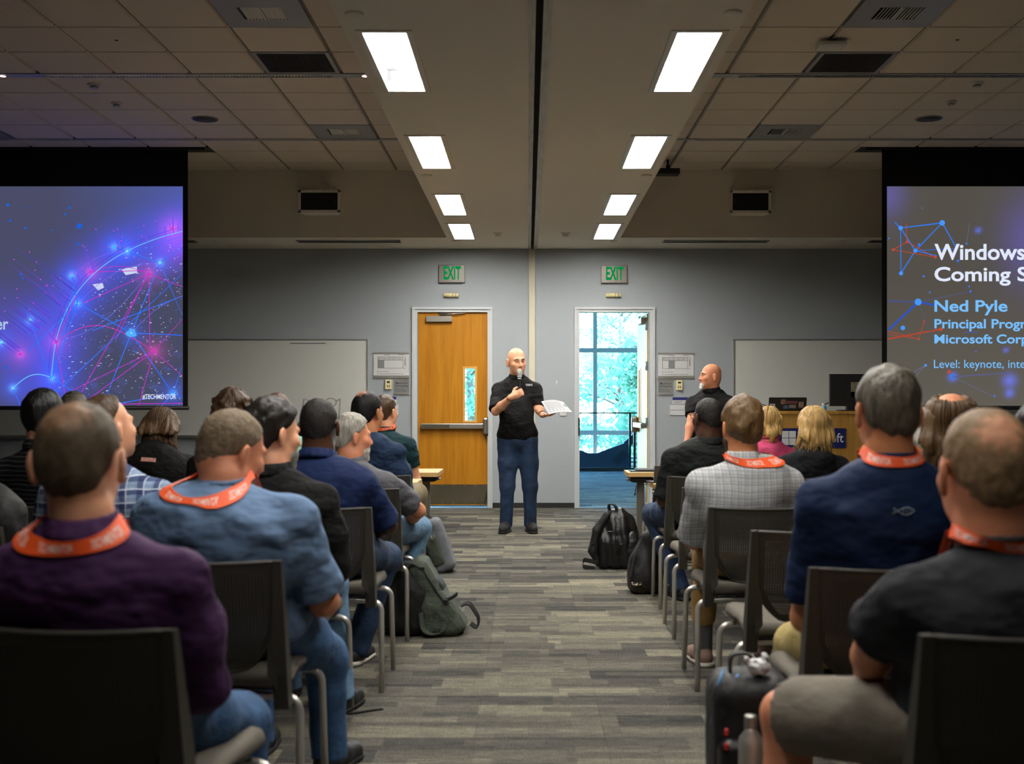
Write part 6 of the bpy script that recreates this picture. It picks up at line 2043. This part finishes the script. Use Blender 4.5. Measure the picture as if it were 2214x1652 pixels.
R4 = person('person in dark olive polo wearing glasses', (1.08, 7.92), (1530, 861, 7.80), yaw=-6, hyaw=-24, hs=1.05, sw=.21, g=1.3, belly=.6, skin='dark', hair='buzz', hairm='buzzblack', shirt=S_olive, collar='polo', trousers=M_jeand, neckr=.068, knees=(pw(1412, 1112, 8.35), None), ankles=((1.02, 8.1, .085), None), sleeve_cut=.95)
R5 = person('person in dark hoodie seated before the lectern', (1.76, 7.75), (1757, 882, 7.66), hyaw=-12, hs=.98, sw=.165, skin='fair', hair='bob', hairm='blonde', shirt=S_hoodie, sleeve='long', collar='hood', trousers=M_darkp, shoe=False, g=1.1, res=.010, hands=False)
R6 = person('person in pink top seated before the lectern', (1.80, 9.28), (1663, 882, 9.22), hyaw=10, hs=.95, sw=.155, skin='fair', hair='ponytail', hairm='blonde', shirt=S_pink, collar='crew', trousers=M_darkp, shoe=False, res=.010, hands=False)
R7 = person('person in black seated just beyond the navy top with fish logo', (1.62, 4.74), (2056, 851, 4.66), hyaw=14, hs=1.04, sw=.185, skin='pink', hair='longbald', hairm='longbrown', shirt=S_black, trousers=M_darkp, shoe=False, res=.010, hands=False)
R8 = person('person in striped white shirt, mostly hidden behind the navy fish-logo top', (1.78, 5.7), (1977, 884, 5.64), hyaw=-24, hs=1.0, skin='pink', hair='short', hairm='white', shirt=S_stripew, collar='shirt', trousers=M_darkp, shoe=False, res=.010, hands=False)
R9 = person('person in navy cut off by the right picture edge', (1.74, 3.70), (2256, 874, 3.62), sw=.16, hs=1.0, skin='tan', hair='shortfull', hairm='black', shirt=S_navy2, trousers=M_darkp, shoe=False, res=.010, hands=False)

# glasses
def glasses(p, label, z=.012, y=.10, up=0.0, parent=None, rest=None):
    W = p['Wh']; t = p['root']
    mb = MB()
    yy = y
    for sx in (-1, 1):
        pts = [W(sx * .034 + .025 * math.cos(a), yy, z + .019 * math.sin(a)) for a in np.linspace(0, 2 * math.pi, 15)[:-1]]
        mb.tube(pts, .0018, 5, closed=True)
        mb.tube([W(sx * .059, yy, z + .006), W(sx * .083, yy - .02, z + .008 + up * .1), W(sx * .088, -.01 + up * .0, z - .002 - up)], .002, 5)
    mb.tube([W(-.009, yy, z + .004), W(0, yy + .003, z + .007), W(.009, yy, z + .004)], .0018, 5)
    o = mb.build('glasses', mat('glasses_frame', C(54, 40, 34), .4, .4), t)
    return o
glasses(R4, '')
glasses(L4, '', z=.099, y=.062, up=.09)

# fish logo on the navy polo, label on the black top
def decal(p, name, local, w, h, m, fn=None):
    pass
p = R2
d = p['N'] - p['sp'] * .055
ts_ = np.linspace(.02, .25, 100); pts = d[None] - ts_[:, None] * p['fs'][None]
dd = p['sh'].ev(pts) + p['sh'].disp(pts); i_ = np.nonzero(dd < 0)[0][-1]
c0 = pts[i_] - p['fs'] * .007
fish = MB()
def fpt(x, z): return tuple(c0 + p['r'] * x + p['sp'] * z - p['fs'] * .004 * (1 - (x / .03) ** 2))
n_ = 14
top_ = [(-.018 + .046 * k / n_, .010 * math.sin(math.pi * k / n_) + .0015) for k in range(n_ + 1)]
bot_ = [(x, -z) for x, z in top_][::-1]
pts_ = [fpt(*q) for q in top_ + bot_]
fish.tube(pts_, .0011, 5, closed=True)
fish.tube([fpt(-.018, .0), fpt(-.033, .010), fpt(-.028, .0), fpt(-.033, -.010), fpt(-.018, 0)], .0012, 5)
for x in (-.006, .004, .013): fish.tube([fpt(x, .008), fpt(x + .004, 0), fpt(x, -.008)], .0008, 4)
fish.lathe([(.0016, 0), (.0014, .001)], 8, Matrix.Translation(Vector(fpt(.02, .003))))
fish.build('fish_logo', mat('logo_pale', C(150, 165, 180), .6), p['root'])
p = L11
ts_ = np.linspace(.02, .3, 140); pts = (p['N'] - p['sp'] * .035)[None] - ts_[:, None] * p['f'][None]
c0 = pts[np.nonzero(p['sh'].ev(pts) < 0)[0][-1]] - p['f'] * .006
MB().box(-.04, .04, -.004, .004, -.012, .012, Matrix.Translation(Vector(c0)) @ Matrix.Rotation(.06, 4, 'Y') @ Matrix.Rotation(-.5, 4, 'X')).build('neck_label', mat('label_red', C(196, 140, 128), .6, var=(60, .4)), p['root'])

# ================================================================== standing speakers
YP = 12.3
pf = A(0, -1, 0)
PR = person('person in black polo and jeans standing with a microphone and a sheet of paper', (PX(1119, YP), YP), (1117, 753, YP), yaw=180, hyaw=161, pitch=7, roll=3, hs=1.12, sw=.185, g=1.12, belly=.7, skin='fair', hair=None, shirt=S_black, collar='polo', seated=False, pelvis_z=.93, hem=PZ(951, YP), trousers=M_jeand, face='greybrown',
            res=.0055, ear=.9, neckr=.062, sleeve_cut=.93,
            elbows=(pw(1163, 881, YP - .02), pw(1072, 889, YP - .16)), wrists=(pw(1173, 897, YP - .14), pw(1107, 858, YP - .362)),
            hands=[((.35, -.9, -.08), (0, -.1, 1), (1, .3, 0), 9, 1.15, 1.0, 10), ((.86, -.05, .42), (.12, 1, .0), (-.4, .0, .9), 62, .9, 1.05, 55)],
            knees=(pw(1146, 1052, YP - .03), pw(1097, 1052, YP - .03)), ankles=(pw(1147, 1140, YP + .02), pw(1094, 1140, YP + .02)), shoe=mat('trainer_black', C(26, 24, 24), .7), beard=('full', 'greybrown', .0012), thigh=1.08, shoe_s=1.2)
# microphone in the raised hand
m0 = Vector(pw(1124.5, 853, YP - .33)); m1 = Vector(pw(1123, 806, YP - .30))
mic = thing('microphone', 'silver-headed black microphone held up by the person standing in jeans', 'microphone', m0)
ax_ = (m1 - m0); Lm = ax_.length
Mq = ax_.to_track_quat('Z', 'Y').to_matrix().to_4x4()
MB().lathe([(.010, -.01), (.013, 0), (.0165, Lm * .72), (.019, Lm * .78)], 16, Mq).build('handle', M_black, mic)
MB().lathe([(.0195, Lm * .70), (.0195, Lm * .75)], 16, Mq).lathe([(.0225, Lm * .80), (.0225, Lm * .84)], 16, Mq).build('ring', M_paper, mic)
MB().lathe([(.019, Lm * .78), (.026, Lm * .9), (.0275, Lm * 1.0), (.025, Lm * 1.1), (.015, Lm * 1.17), (.003, Lm * 1.18)], 16, Mq).build('grille', mat('mic_grille', C(165, 165, 160), .45, .6, bump=(500, .6)), mic)
# sheet of paper in the other hand
pc = [pw(1170, 868, YP - .12), pw(1218, 869, YP - .08), pw(1237, 891, YP - .34), pw(1187, 896, YP - .38)]
pa = thing('paper_sheet', 'printed white sheet held by the person with the microphone', 'paper', (0, 0, 0))
V0 = [Vector(q) for q in pc]; n = 10; vs = []; fs_ = []
for j in range(n + 1):
    for i in range(n + 1):
        u_, v_ = i / n, j / n
        q = (V0[0] * (1 - u_) + V0[1] * u_) * (1 - v_) + (V0[3] * (1 - u_) + V0[2] * u_) * v_
        q = q + Vector((0, 0, .018 * math.sin(u_ * math.pi) * (1 - .3 * v_)))
        vs.append(q)
for j in range(n):
    for i in range(n): fs_.append([j * (n + 1) + i, j * (n + 1) + i + 1, (j + 1) * (n + 1) + i + 1, (j + 1) * (n + 1) + i])
nn = len(vs)
up2 = Vector((0, -.3, 1)).normalized() * .0008
sheet = MB(); sheet.add(vs + [v - up2 for v in vs], fs_ + [[i + nn for i in f_[::-1]] for f_ in fs_], True)
so_ = sheet.build('sheet', mat('print_paper', C(150, 151, 155), .7), pa)
ink = MB()
def sp_(u_, v_):
    i, j = min(n - 1, int(u_ * n)), min(n - 1, int(v_ * n)); a, b = u_ * n - i, v_ * n - j
    q = (vs[j * (n + 1) + i] * (1 - a) + vs[j * (n + 1) + i + 1] * a) * (1 - b) + (vs[(j + 1) * (n + 1) + i] * (1 - a) + vs[(j + 1) * (n + 1) + i + 1] * a) * b
    return q + Vector((0, -.0012, .0022))
for k in range(9):
    u_ = .12 + k * .075
    ink.ribbon([sp_(u_, .12), sp_(u_, .5), sp_(u_, .88 - .2 * (k % 2))], [(1, 0, 0)] * 3, .006, .0004)
ink.ribbon([sp_(.9, .3), sp_(.9, .55)], [(1, 0, 0)] * 2, .03, .0004)
io = ink.build('printing', mat('print_grey', C(120, 120, 122), .8), so_); io['kind'] = 'stuff'
# wristbands and shirt logo
for i, rr_ in ((0, .033), (1, .035)):
    w = PR['Wr'][i]; d = nrm(PR['Wr'][i] - PR['El'][i])
    M_ = Matrix.Translation(Vector(w - d * .02)) @ Vector(d).to_track_quat('Z', 'Y').to_matrix().to_4x4()
    MB().tube([M_ @ Vector(((rr_ - .003) * math.cos(a), (rr_ - .003) * math.sin(a), 0)) for a in np.linspace(0, 2 * math.pi, 25)[:-1]], .0065, 8, closed=True).build('wristband', M_black, PR['root'])
p = PR
cz = A(*pw(1144, 834, YP)) - p['O']
ts_ = np.linspace(0, .35, 160); base = A(cz[0], 0.1, cz[2]); pts = base[None] + ts_[:, None] * A(0, -1, 0)[None]
dd = p['sh'].ev(pts); i_ = np.nonzero(dd < 0)[0]
yy = pts[i_[-1]][1] - .02 if len(i_) else -.15
lo_ = text_fit('chest_logo', 'TECHMENTOR', cz[0] - .035, cz[0] + .033, cz[2] - .004, cz[2] + .018, yy, mat('logo_white', C(200, 200, 205), .6), p['root'], .02)
text_fit('chest_logo', 'EVENTS', cz[0] - .01, cz[0] + .028, cz[2] - .014, cz[2] - .008, yy, mat('logo_white', C(200, 200, 205), .6), p['root'], .01) if False else None

YQ = 11.9
ST = person('person in black polo standing by the lectern, turned to the left', (PX(1535, YQ), YQ), (1536, 787, YQ), yaw=-150, hyaw=-104, pitch=0, hs=1.0, sw=.19, g=1.15, belly=.4, skin='pink', hair=None, shirt=S_black, collar='polo', seated=False, pelvis_z=.86, trousers=M_darkp, face='lightbrown', res=.0055, beard=('goatee', 'white', .0),
            elbows=(None, pw(1496, 906, YQ - .02)), wrists=(None, pw(1485, 958, YQ - .12)), neckr=.064, hem=.82, sleeve_cut=.8)

# ================================================================== bags on the floor
M_bagblk = mat('bag_black', C(10, 10, 11), .65, bump=(14, .4, (1, 1, 1), .03, 2))
M_bagnyl = mat('bag_nylon', C(13, 13, 14), .4, bump=(10, .7, (1, 1, 1), .03, 2))
M_baggrn = mat('bag_green', C(60, 68, 56), .8, var=(30, .15), bump=(12, .9, (1, 1, 1), .03))
M_baggry = mat('bag_grey', C(96, 98, 104), .8, var=(30, .12), bump=(12, .8, (1, 1, 1), .02))
M_web = mat('webbing', C(20, 20, 20), .7)
M_zip = mat('zip_metal', C(150, 150, 150), .35, .8)
def rotY(a): return np.array(Matrix.Rotation(math.radians(a), 3, 'Y')).T
def V3(v): return Vector([float(x) for x in v])

# green and black backpack beside the aisle
t = thing('backpack', 'dark green and black backpack slumped beside the aisle chair', 'backpack', (PX(915, 6.94), 6.94, 0))
RS = np.array([[.85, 0, .52], [0, 1, 0], [-.52, 0, .85]])
s = SDF(); s.box(A(-.05, .0, .16), A(.17, .14, .16), .07, None, .03); s.box(A(-.05, 0, .27), A(.10, .13, .13), .06, None, .06); s.cut(A(0, 0, .004), A(0, 0, -1)); s.disp = fold_disp(.005, (8, 8, 8), 2)
link('body', s.mesh('body', .012), M_bagblk, t)
s = SDF(); s.box(A(.075, 0, .215), A(.06, .145, .235), .05, RS, .03); s.box(A(.06, -.05, .1), A(.06, .11, .1), .04, None, .06); s.cut(A(0, 0, .004), A(0, 0, -1)); s.disp = fold_disp(.007, (11, 11, 11), 5)
fr = link('front_panel', s.mesh('front_panel', .010), M_baggrn, t)
s = SDF(); s.box(A(.17, 0, .12), A(.035, .11, .11), .03, RS, .03); s.disp = fold_disp(.005, (14, 14, 14), 1); s.cut(A(0, 0, .004), A(0, 0, -1))
link('front_pocket', s.mesh('front_pocket', .009), M_baggrn, fr)
def ribb(parent, pts, side, w, nm='strap', m=M_web, r=.04):
    return MB().ribbon(arc_pts(pts, r, 6), side, w, .007).build(nm, m, parent)
ribb(t, [(-.16, -.13, .34), (-.14, -.15, .40), (-.05, -.14, .42), (.02, -.13, .36)], (0, 1, 0), .03)
ribb(t, [(.02, -.14, .36), (.10, -.15, .24), (.13, -.15, .20)], (0, 1, 0), .02)
ribb(t, [(.09, -.14, .2), (.16, -.15, .215), (.2, -.12, .24)], (0, 0, 1), .02)
ribb(t, [(.22, -.02, .16), (.26, -.03, .18), (.32, -.03, .09), (.31, -.03, .03), (.27, -.03, .06)], (.3, .8, .5), .03)
ribb(t, [(.0, -.155, .14), (.01, -.165, .05), (.06, -.17, .02), (.12, -.165, .03), (.14, -.15, .1)], (1, .3, .4), .025, 'strap', M_baggrn)
ribb(t, [(-.2, -.13, .06), (-.24, -.14, .02), (-.2, -.15, .004)], (0, 1, 0), .03)
MB().box(.125, .15, -.16, -.145, .185, .215, None, .004).build('buckle', M_black, t)
MB().box(-.02, .02, -.15, -.135, .375, .395, None, .004).build('buckle', M_black, t)

# grey and green backpack leaning by the light jeans
t = thing('backpack', 'grey backpack with dark green pocket leaning by the light jeans', 'backpack', (PX(945, 9.46), 9.46, 0))
s = SDF(); s.box(A(.0, 0, .2), A(.09, .13, .21), .05, rotY(-20), .03); s.cut(A(0, 0, .004), A(0, 0, -1)); s.disp = fold_disp(.005, (10, 10, 10), 4)
link('body', s.mesh('body', .011), M_baggry, t)
s = SDF(); s.box(A(-.012, -.12, .17), A(.055, .03, .12), .025, rotY(-20), .02)
link('side_pocket', s.mesh('side_pocket', .01), M_baggrn, t)
s = SDF(); s.box(A(-.08, 0, .16), A(.045, .12, .15), .04, rotY(-20), .02); s.cut(A(0, 0, .004), A(0, 0, -1))
link('back_padding', s.mesh('back_padding', .012), M_bagblk, t)
ribb(t, [(-.08, -.05, .38), (-.11, -.05, .42), (-.06, -.05, .44), (-.03, -.05, .40)], (0, 1, 0), .03, 'handle', M_web)
ribb(t, [(-.1, -.1, .3), (-.16, -.12, .16), (-.17, -.12, .05), (-.1, -.12, .02)], (0, 1, 0), .03)
ribb(t, [(-.09, -.12, .25), (-.13, -.13, .14), (-.2, -.13, .06), (-.22, -.13, .01)], (0, 1, 0), .02)
MB().tube([(-.035, -.152, .29), (-.02, -.153, .24)], .003, 6).build('zip_pull', M_zip, t)

# black backpack standing in the aisle
t = thing('backpack', 'black backpack standing upright before the table by the doorway', 'backpack', (PX(1328, 9.68), 9.68, 0))
s = SDF(); s.ell(A(.03, 0, .2), A(.17, .14, .27), None, .03); s.box(A(.03, 0, .12), A(.165, .13, .13), .05, None, .05); s.cut(A(0, 0, .004), A(0, 0, -1))
def _rib(p): return .006 * np.sin((p[:, 0] - .03) * 70 + p[:, 2] * 6) + fold_disp(.006, (9, 9, 9), 6)(p)
s.disp = _rib
link('body', s.mesh('body', .010), M_bagnyl, t)
s = SDF(); s.chain([A(-.06, -.06, .42), A(-.14, -.07, .30), A(-.175, -.07, .14), A(-.13, -.07, .04)], [.03, .034, .034, .025], .02)
link('shoulder_pad', s.mesh('shoulder_pad', .009), M_bagblk, t)
s = SDF(); s.ell(A(.12, -.04, .16), A(.085, .11, .16), None, .03); s.cut(A(0, 0, .004), A(0, 0, -1)); s.disp = fold_disp(.006, (9, 9, 9), 8)
link('front_pocket', s.mesh('front_pocket', .01), M_bagnyl, t)
ribb(t, [(-.04, -.05, .45), (-.05, -.05, .505), (.0, -.05, .50), (.02, -.05, .45)], (.5, .8, 0), .04, 'handle', M_web)
ribb(t, [(-.14, -.1, .05), (-.24, -.12, .075), (-.255, -.12, .06), (-.255, -.12, .02), (-.16, -.12, .006)], (0, 0, 1), .034)
ribb(t, [(-.15, -.1, .2), (-.19, -.12, .19), (-.185, -.12, .17)], (0, 0, 1), .02)
for x, z, dx, dz in ((-.07, .30, .05, 0), (.01, .26, .0, -.03), (.03, .20, .02, 0)): MB().tube([(x, -.15, z), (x + dx, -.155, z + dz)], .003, 6).build('zip_pull', M_zip, t)

# second black bag under the olive polo's chair
t = thing('backpack', 'soft black bag on the floor beside the chair of the olive polo', 'backpack', (.81, 8.42, 0))
s = SDF(); s.chain([A(.02, 0, .36), A(.0, 0, .2), A(-.01, 0, .09)], [.06, .10, .10], .05); s.box(A(0, 0, .09), A(.11, .12, .09), .05, None, .05); s.cut(A(0, 0, .004), A(0, 0, -1)); s.disp = fold_disp(.01, (10, 10, 10), 7)
link('body', s.mesh('body', .011), M_bagblk, t)
s = SDF(); s.ell(A(-.055, -.1, .055), A(.06, .04, .045), None, .02); s.disp = fold_disp(.012, (26, 26, 26), 2); s.cut(A(0, 0, .003), A(0, 0, -1))
link('shiny_pocket', s.mesh('shiny_pocket', .006), mat('crinkled_foil', C(70, 64, 52), .2, .7), t)
ribb(t, [(-.02, -.08, .4), (-.08, -.1, .28), (-.11, -.1, .12)], (0, 1, 0), .03)

# black bag with blue piping in the right front, bottle in its pocket
t = thing('backpack', 'black backpack with blue piping and red zip pulls near shorts', 'backpack', (PX(1605, 3.44), 3.44, 0))
s = SDF(); s.box(A(.03, .05, .27), A(.115, .13, .275), .06, None, .03); s.cut(A(0, 0, .004), A(0, 0, -1)); s.disp = fold_disp(.005, (9, 9, 9), 3)
link('body', s.mesh('body', .01), M_bagblk, t)
s = SDF(); s.box(A(.0, -.07, .2), A(.08, .05, .19), .04, None, .03); s.cut(A(0, 0, .004), A(0, 0, -1)); s.disp = fold_disp(.005, (9, 9, 9), 9)
link('front_pocket', s.mesh('front_pocket', .009), M_bagnyl, t)
s = SDF(); s.box(A(.03, -.115, .16), A(.06, .04, .15), .025, None, .03); s.cut(A(0, 0, .004), A(0, 0, -1))
link('bottle_pocket', s.mesh('bottle_pocket', .009), M_bagblk, t)
M_bpipe = mat('piping_blue', C(70, 130, 190), .5)
MB().tube(arc_pts([(-.086, .02, .40), (-.07, -.03, .53), (-.05, .02, .555)], .05), .0035, 6).build('piping', M_bpipe, t)
MB().tube(arc_pts([(-.035, -.06, .49), (-.03, -.04, .535), (-.015, -.02, .55)], .03), .004, 6).build('piping', M_bpipe, t)
M_red = mat('zip_red', C(190, 30, 24), .5)
for z in (.415, .375): MB().box(-.068, -.058, -.118, -.108, z - .009, z + .009, None, .002).build('zip_pull', M_red, t)
ribb(t, [(-.03, .03, .54), (-.03, .03, .60), (.03, .03, .60), (.03, .03, .54)], (0, 1, 0), .03, 'handle', r=.025)
b = thing('water_bottle', 'silver metal bottle standing in the black backpack\'s pocket', 'bottle', (PX(1623, 3.27), 3.27, .19))
MB().lathe([(.03, 0), (.033, .004), (.033, .20), (.03, .225), (.016, .245), (.0155, .252)], 24).build('body', mat('bottle_steel', C(190, 188, 182), .38, .75), b)
MB().lathe([(.0165, .252), (.0175, .254), (.0175, .282), (.015, .286)], 20).build('cap', M_alu, b)
tg = thing('tissue', 'crumpled white tissue on top of the black backpack', 'tissue', (PX(1640, 3.42), 3.42, .545))
s = SDF(); s.ell(A(0, 0, .025), A(.028, .024, .02), None, .01); s.cone(A(-.01, 0, .03), A(-.035, -.01, .05), .012, .005, .01); s.cone(A(.01, 0, .03), A(.02, 0, .065), .012, .004, .01); s.disp = fold_disp(.01, (45, 45, 45), 3)
link('paper', s.mesh('paper', .004), M_paper, tg)

# bag on the empty aisle chair and one on the chair at the picture edge
def soft_bag(x, y, z0, w, d, h, label, seed):
    t = thing('shoulder_bag', label, 'bag', (x, y, z0))
    s = SDF(); s.box(A(0, 0, h * .42), A(w, d, h * .42), .06, None, .04); s.ell(A(0, 0, h * .8), A(w * .85, d * .8, h * .2), None, .05); s.cut(A(0, 0, .003), A(0, 0, -1)); s.disp = fold_disp(.008, (10, 10, 10), seed)
    link('body', s.mesh('body', .011), M_bagblk, t)
    for sx in (-.5, .55):
        MB().tube(arc_pts([(w * sx, -d * .9, h * .2), (w * sx, -d * .9, h * .75), (w * sx * .6, 0, h * 1.02)], .06), .005, 6).build('piping', M_web if sx < 0 else M_baggrn, t)
    ribb(t, [(-.05, 0, h * .97), (-.04, 0, h * 1.08), (.04, 0, h * 1.08), (.05, 0, h * .97)], (0, 1, 0), .03, 'handle', M_web)
soft_bag(1.15, 6.86, .49, .16, .09, .44, 'black bag on the empty aisle chair beyond the grey plaid shirt', 4)
soft_bag(-2.14, 4.82, .49, .15, .1, .52, 'black bag on the chair at the picture edge', 6)

# loose strap on the carpet
o = MB().ribbon(arc_pts([P(690, 1545, 5.15) + Vector((0, 0, 0)), Vector((PX(760, 5.15), 5.13, .006)), Vector((PX(815, 5.2), 5.2, .006))], .1), (0, 1, 0), .02, .006).tube([(PX(815, 5.2), 5.19, .006), (PX(828, 5.2), 5.2, .006), (PX(820, 5.2), 5.215, .006)], .004, 6).build('loose_strap', M_web)
tag(o, 'black strap end lying on the carpet by the aisle chairs', 'strap')
